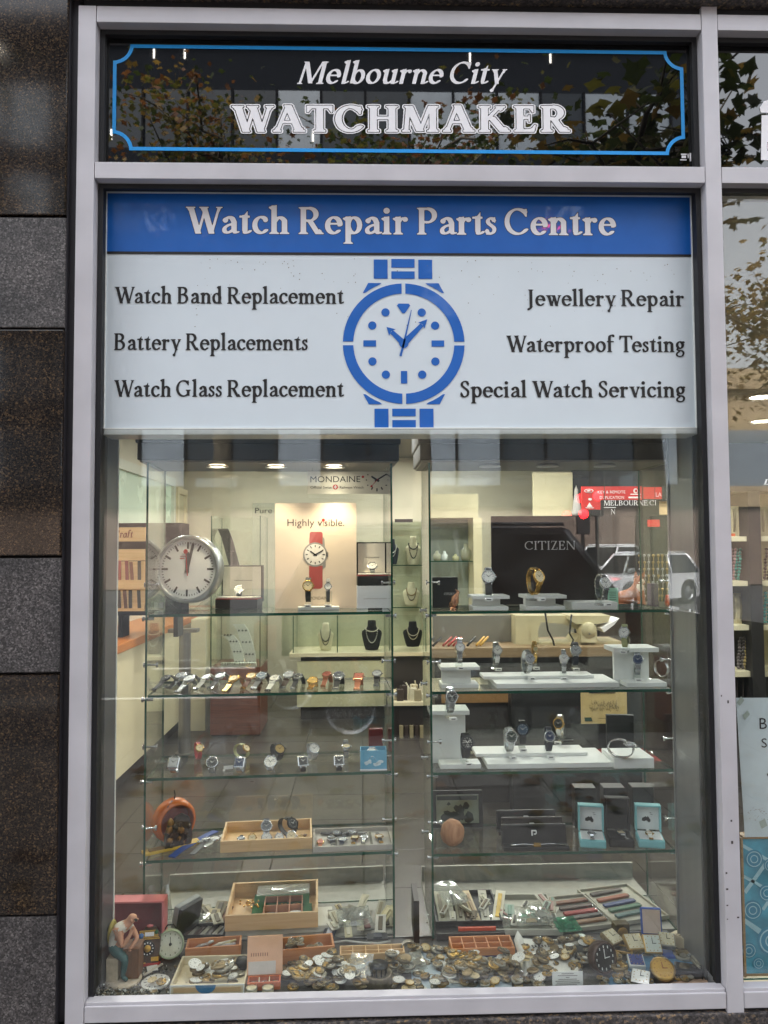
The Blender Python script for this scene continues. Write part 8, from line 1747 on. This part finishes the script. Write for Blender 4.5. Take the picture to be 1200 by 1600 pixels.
# paper bag at the middle right
sheet('paper_bag', 'white torn paper bag spread under movements right of the middle tray', 'paper bag', ((822, 1530), (905, 1522), (888, 1474), (806, 1468)), pm('white_paper', (216, 214, 206), .75, 0, .05, 40), .006, 10, 5, .004)
b = B(pm('white_paper', (216, 214, 206), .75)); q = [onD(806, 1470), onD(822, 1530)]; vs = []
for i in range(9):
    p = q[0]*(1-i/8)+q[1]*i/8; vs += [(p.x-.006, p.y, p.z+.004), (p.x+.006+.006*math.sin(i*1.7), p.y+.003, p.z+.020+.008*math.cos(i*2.1)), (p.x+.02, p.y+.004, p.z+.008)]
b.add(vs, [(3*i+k, 3*i+k+1, 3*i+3+k+1, 3*i+3+k) for i in range(8) for k in (0, 1)], True); solo('paper_fold', b, 'turned up left edge of the white torn paper bag', 'paper')
b = B(m_ink); rn = random.Random(3)
p0, p1 = onD(826, 1487), onD(872, 1485)
for i in range(9): x = p0.x+(p1.x-p0.x)*i/9; b.box(x, p0.y, DZ+.0126, x+rn.uniform(.004, .0065), p0.y+.012, DZ+.0129)
solo('paper_print', b, 'black printed letters on the white torn paper bag', 'printed text')
# the heap
heap(66, 446, 535, 1511, 1551, 'in front of the long cedar box', .010, .019, seed=51); heap(54, 535, 640, 1510, 1551, 'below the left compartment tray', .010, .019, avoid=((572, 1518, 612, 1548),), seed=52)
heap(40, 640, 706, 1484, 1551, 'on the pale blue sheet', .010, .018, seed=53); heap(88, 700, 812, 1500, 1551, 'below the middle compartment tray', .011, .019, seed=54); heap(62, 818, 905, 1474, 1550, 'on the torn paper bag', .010, .018, avoid=((862, 1522, 914, 1560),), seed=55)
heap(18, 885, 925, 1468, 1512, 'left of the dark brown alarm clock', .010, .018, seed=56); heap(3, 222, 262, 1540, 1552, 'left of the blue label tray', .008, .013, seed=57); heap(26, 930, 1100, 1522, 1550, 'on the blue booklet page', .008, .014, seed=58)
crumple('clear plastic bag leaning before the left compartment tray', 'plastic bag', onD(562, 1530, .02), .06, .06, m_film, -.2, R_(40), .010, 12); crumple('clear plastic bag of parts at the left of the pale blue sheet', 'plastic bag', onD(652, 1522, .008), .06, .06, m_film, .3, R_(20), .010, 13, fill_c=(150, 140, 120))
p = onD(592, 1545); b = B(m_br2); b.lathe([(0, 0), (.034, 0), (.036, .004), (.036, .03), (.033, .034), (.03, .03), (.0, .03)], 28)
for i in range(10): a = i*.63; b.mat(m_dk).cyl((.02*math.cos(a), .02*math.sin(a), .03), (.022*math.cos(a), .022*math.sin(a), .05), .002, n=6)
b.mat(m_dk).lathe([(.024, .05), (.026, .053), (0, .053)], 20); solo('clock_drum', b, 'large dark round clock movement in the heap below the left tray', 'clock movement', (p.x, max(p.y, .105), p.z))
p = onD(641, 1490); b = B(m_sv)
for i in range(14): a = math.pi*i/13; b.box(-.006+.02*math.cos(a)-.003, -.008, .004+.026*math.sin(a), -.006+.02*math.cos(a)+.005, .008, .010+.026*math.sin(a), .001)
solo('steel_band', b, 'arched steel expansion band at the right end of the left compartment tray', 'watch band', tuple(p))
p = onD(888, 1546); W_ = 47*.00169; b = B(m_tagc); b.box(-W_/2, 0, 0, W_/2, .0012, .042); t = thing('note_card', 'white printed note card standing at the front of the heap', 'note card', (p.x, max(p.y, .072), p.z)); part('card', b, t)
b = B(pm('grey_ink', (130, 124, 118), .6))
for i, (a, c_) in enumerate(((-.2, .2), (-.32, .32), (-.06, .06), (-.3, .3), (-.4, .38), (-.36, .4), (-.4, .3))): b.box(W_*a, -.0006, .036-.0046*i, W_*c_, -.0001, .0374-.0046*i)
part('printed_lines', b, t)
# clocks at the right
def alarm(label, px, py, r, rz, tilt, casem, facem, ink, name='alarm_clock'):
    p = onD(px, py); t = thing(name, label, 'alarm clock', tuple(p), rz); M = Matrix.Translation((0, 0, r*1.02)) @ Matrix.Rotation(tilt, 4, 'X')
    b = B(casem, M); b.lathe([(0, r*.9), (r*.7, r*.86), (r*.95, r*.6), (r, r*.2), (r*.97, -.004), (r*.88, -.006), (r*.84, 0)], 30, 'y'); part('case', b, t)
    b = B(facem, M); b.lathe([(r*.85, .0), (0, -.001)], 30, 'y', smooth=False); b.mat(ink)
    for i in range(12): a = i*math.pi/6; b.box(r*.68*math.sin(a)-.0012, -.0022, r*.68*math.cos(a)-.003, r*.68*math.sin(a)+.0012, -.0012, r*.68*math.cos(a)+.003)
    b.box(-.001, -.0026, -.002, .001, -.002, r*.55); b.box(-.002, -.003, -.001, r*.4, -.0026, .001); part('dial', b, t); return t
alarm('dark brown round alarm clock with black dial lying at the right of the heap', 945, 1521, .040, R_(24), R_(-12), pm('brown_bakelite', (70, 50, 42), .3, .2, .15), m_black, m_tagc)
rn = random.Random(61); junk('brass watch movement', onD(966, 1517), .026, 'behind the dark brown alarm clock', rn); junk('brass watch movement', onD(958, 1508), .024, 'behind the dark brown alarm clock', rn)
def sqclock(label, px, py, w, rz, tilt, face, rim, h=.016, lift=0):
    p = onD(px, py, lift); t = thing('square_clock', label, 'clock', tuple(p), rz); M = Matrix.Translation((0, 0, .003+math.sin(abs(tilt))*w*.45)) @ Matrix.Rotation(tilt, 4, 'X')
    b = B(rim, M); b.box(-w/2, -w/2, 0, w/2, w/2, h, .0025); part('case', b, t); b = B(face, M); b.box(-w/2+.003, -w/2+.003, h+.0002, w/2-.003, w/2-.003, h+.0014); d = part('dial', b, t)
    b = B(m_hand, M); b.box(-.0008, -.001, h+.002, .0008, w*.3, h+.0024); b.box(-.001, -.0008, h+.0025, w*.2, .0008, h+.0029)
    b.mat(m_gl)
    for i in range(12): a = i*math.pi/6; q = min(1/max(abs(math.cos(a)), 1e-6), 1/max(abs(math.sin(a)), 1e-6))*w*.36; b.box(q*math.cos(a)-.0012, q*math.sin(a)-.0012, h+.0016, q*math.cos(a)+.0012, q*math.sin(a)+.0012, h+.002)
    part('hands', b, d); return t
m_fc = pm('ivory_dial', (214, 206, 176), .4, 0, .04); m_fw = pm('mint_white_dial', (206, 214, 202), .4, 0, .03)
p = onD(977, 1478); t = thing('mantel_clock', 'small brass cube mantel clock at the rear of the clock group', 'clock', (p.x, p.y+.02, p.z+.02), R_(5)); b = B(m_br2); b.box(-.022, 0, -.0195, .022, .03, .03, .003); part('case', b, t); b = B(m_gl); b.lathe([(0, -.002), (.014, -.0015), (.016, 0)], 20, 'y', (0, 0, .006)); part('dial', b, t)
sqclock('ivory square dial clock tilted to the left at the rear of the clock group', 955, 1476, .048, R_(32), R_(22), m_fc, m_br, lift=.012)
sqclock('ivory square dial clock with gilt rim, middle rear of the clock group', 990, 1484, .05, R_(4), R_(25), m_fc, m_gl, lift=.010)
sqclock('mint white square dial clock with gilt rim, front of the clock group', 1018, 1488, .048, R_(-4), R_(48), m_fw, m_gl, lift=.008)
sqclock('cream square dial clock leaning at the right of the clock group', 1042, 1480, .044, R_(-16), R_(25), m_fc, m_sv, lift=.014)
b = B(m_gl); b.box(-.028, -.022, 0, .028, -.016, .006, .001); b.box(-.028, .016, 0, .028, .022, .006, .001); b.box(-.028, -.0159, 0, -.022, .0159, .006, .001); b.box(.022, -.0159, 0, .028, .0159, .006, .001); b.mat(m_dk).box(-.0218, -.0158, 0, .0218, .0158, .003); p = onD(973, 1494); solo('gilt_bezel', b, 'rectangular gilt bezel frame lying before the mantel clock', 'clock frame', (p.x, p.y, p.z+.016), R_(-22))
sqclock('white square clock with a round blue dial in the clock group', 994, 1510, .042, R_(-8), R_(14), pm('blue_round_dial', (58, 70, 130), .4, 0, .1), m_en, .012, .004)
sqclock('white diamond set dial on a brass drum at the front of the clock group', 1001, 1532, .044, R_(-26), R_(16), m_en, m_en, .003, .020)
b = B(m_br2); b.cyl((0, 0, 0), (0, 0, .022), .024, n=24); p = onD(1002, 1536); solo('brass_drum', b, 'dark brass drum under the white diamond set dial', 'clock drum', (p.x, max(p.y, .092), p.z))
p = onD(1040, 1540); t = thing('drum_clock', 'round drum clock with a golden dial at the right front of the deck', 'clock', (p.x, max(p.y, .10), p.z), R_(-6)); M = Matrix.Translation((0, 0, .014)) @ Matrix.Rotation(R_(30), 4, 'X')
b = B(pm('dark_drum_metal', (70, 60, 48), .35, .6, .2), M); b.lathe([(0, -.012), (.03, -.012), (.032, -.005), (.031, .02), (.029, .024)], 28); part('drum', b, t); b = B(m_gl, M); b.lathe([(.031, .02), (.032, .026), (.027, .028)], 28); part('bezel', b, t); b = B(pm('golden_dial', (200, 158, 74), .4, .3, .08), M); b.lathe([(.0275, .0265), (0, .027)], 28); b.mat(pm('copper_ink', (140, 70, 40), .5))
for i in range(12): a = i*math.pi/6; b.box(.021*math.cos(a)-.001, .021*math.sin(a)-.001, .0272, .021*math.cos(a)+.001, .021*math.sin(a)+.001, .0278)
b.box(-.001, -.001, .028, .001, .016, .0285); b.box(-.001, -.001, .0286, .012, .001, .029); part('dial', b, t)
b = B(m_st); P_ = [onD(x, y, .012) for x, y in ((1000, 1500), (995, 1492), (1004, 1486), (1020, 1489), (1040, 1500), (1052, 1512))]; b.tube(P_, .006, 10, [.005, .007, .007, .007, .007, .005]); solo('chrome_arch', b, 'curved chrome clock handle lying across the clock group', 'clock part')
rn = random.Random(62); junk('grey nickel watch movement', onD(1068, 1496), .027, 'right of the clock group', rn)
p = onD(1076, 1524); b = B(m_dk); b.box(-.035, -.022, 0, .035, .022, .022, .004); b.mat(m_br2).lathe([(.014, .0222), (.012, .026), (0, .026)], 16, 'z', (-.01, 0, 0)); b.mat(m_black).lathe([(.008, .0222), (.007, .027), (0, .027)], 12, 'z', (.018, .004, 0)); solo('clock_movement', b, 'dark square clock movement at the right of the deck', 'clock movement', tuple(p), R_(-18))
b = B(m_sv); b.tube([tuple(onD(x, y, .014)) for x, y in ((1082, 1496), (1092, 1506), (1104, 1516))], .006, 8); b.tube([tuple(onD(x, y, .03)) for x, y in ((1080, 1500), (1094, 1512))], .0035, 8); solo('steel_rods', b, 'pair of steel clock rods at the right edge of the deck', 'clock part')
p = onD(1022, 1472); W_ = .060; t = thing('blue_box', 'blue box with its pale pink lined lid standing open behind the clocks', 'box', (p.x, p.y+.012, p.z+.012), R_(-8)); M = Matrix.Rotation(R_(-12), 4, 'X'); b = B(pm('royal_blue_card', (60, 92, 170), .5, 0, .06), M); b.box(-W_/2, 0, 0, W_/2, .012, .074, .006); part('lid', b, t); b = B(pm('pink_satin', (218, 196, 180), .6, 0, .05), M); b.box(-W_/2+.005, -.0012, .006, W_/2-.005, -.0002, .069); part('lining', b, t)
b = B(pm('royal_blue_card', (60, 92, 170), .5)); p = onD(1036, 1493); b.box(p.x-.03, p.y-.02, p.z, p.x+.03, p.y+.02, p.z+.008, .002); part('base', b, t, True)
b = B(pm('cream_carton', (218, 202, 170), .6, 0, .05)); p0, p1 = onD(1048, 1476), onD(1096, 1500); W_ = (p1-p0).length; b.box(0, 0, 0, W_, .028, .034, .002); b.mat(pm('carton_ink', (150, 134, 112), .6))
for i in range(7): b.box(W_*(.15+.1*i), .004, .0341, W_*(.18+.1*i), .02, .0344)
solo('cream_carton', b, 'long cream carton lying at an angle by the right jamb', 'carton', tuple(p0), math.atan2(p1.y-p0.y, p1.x-p0.x))
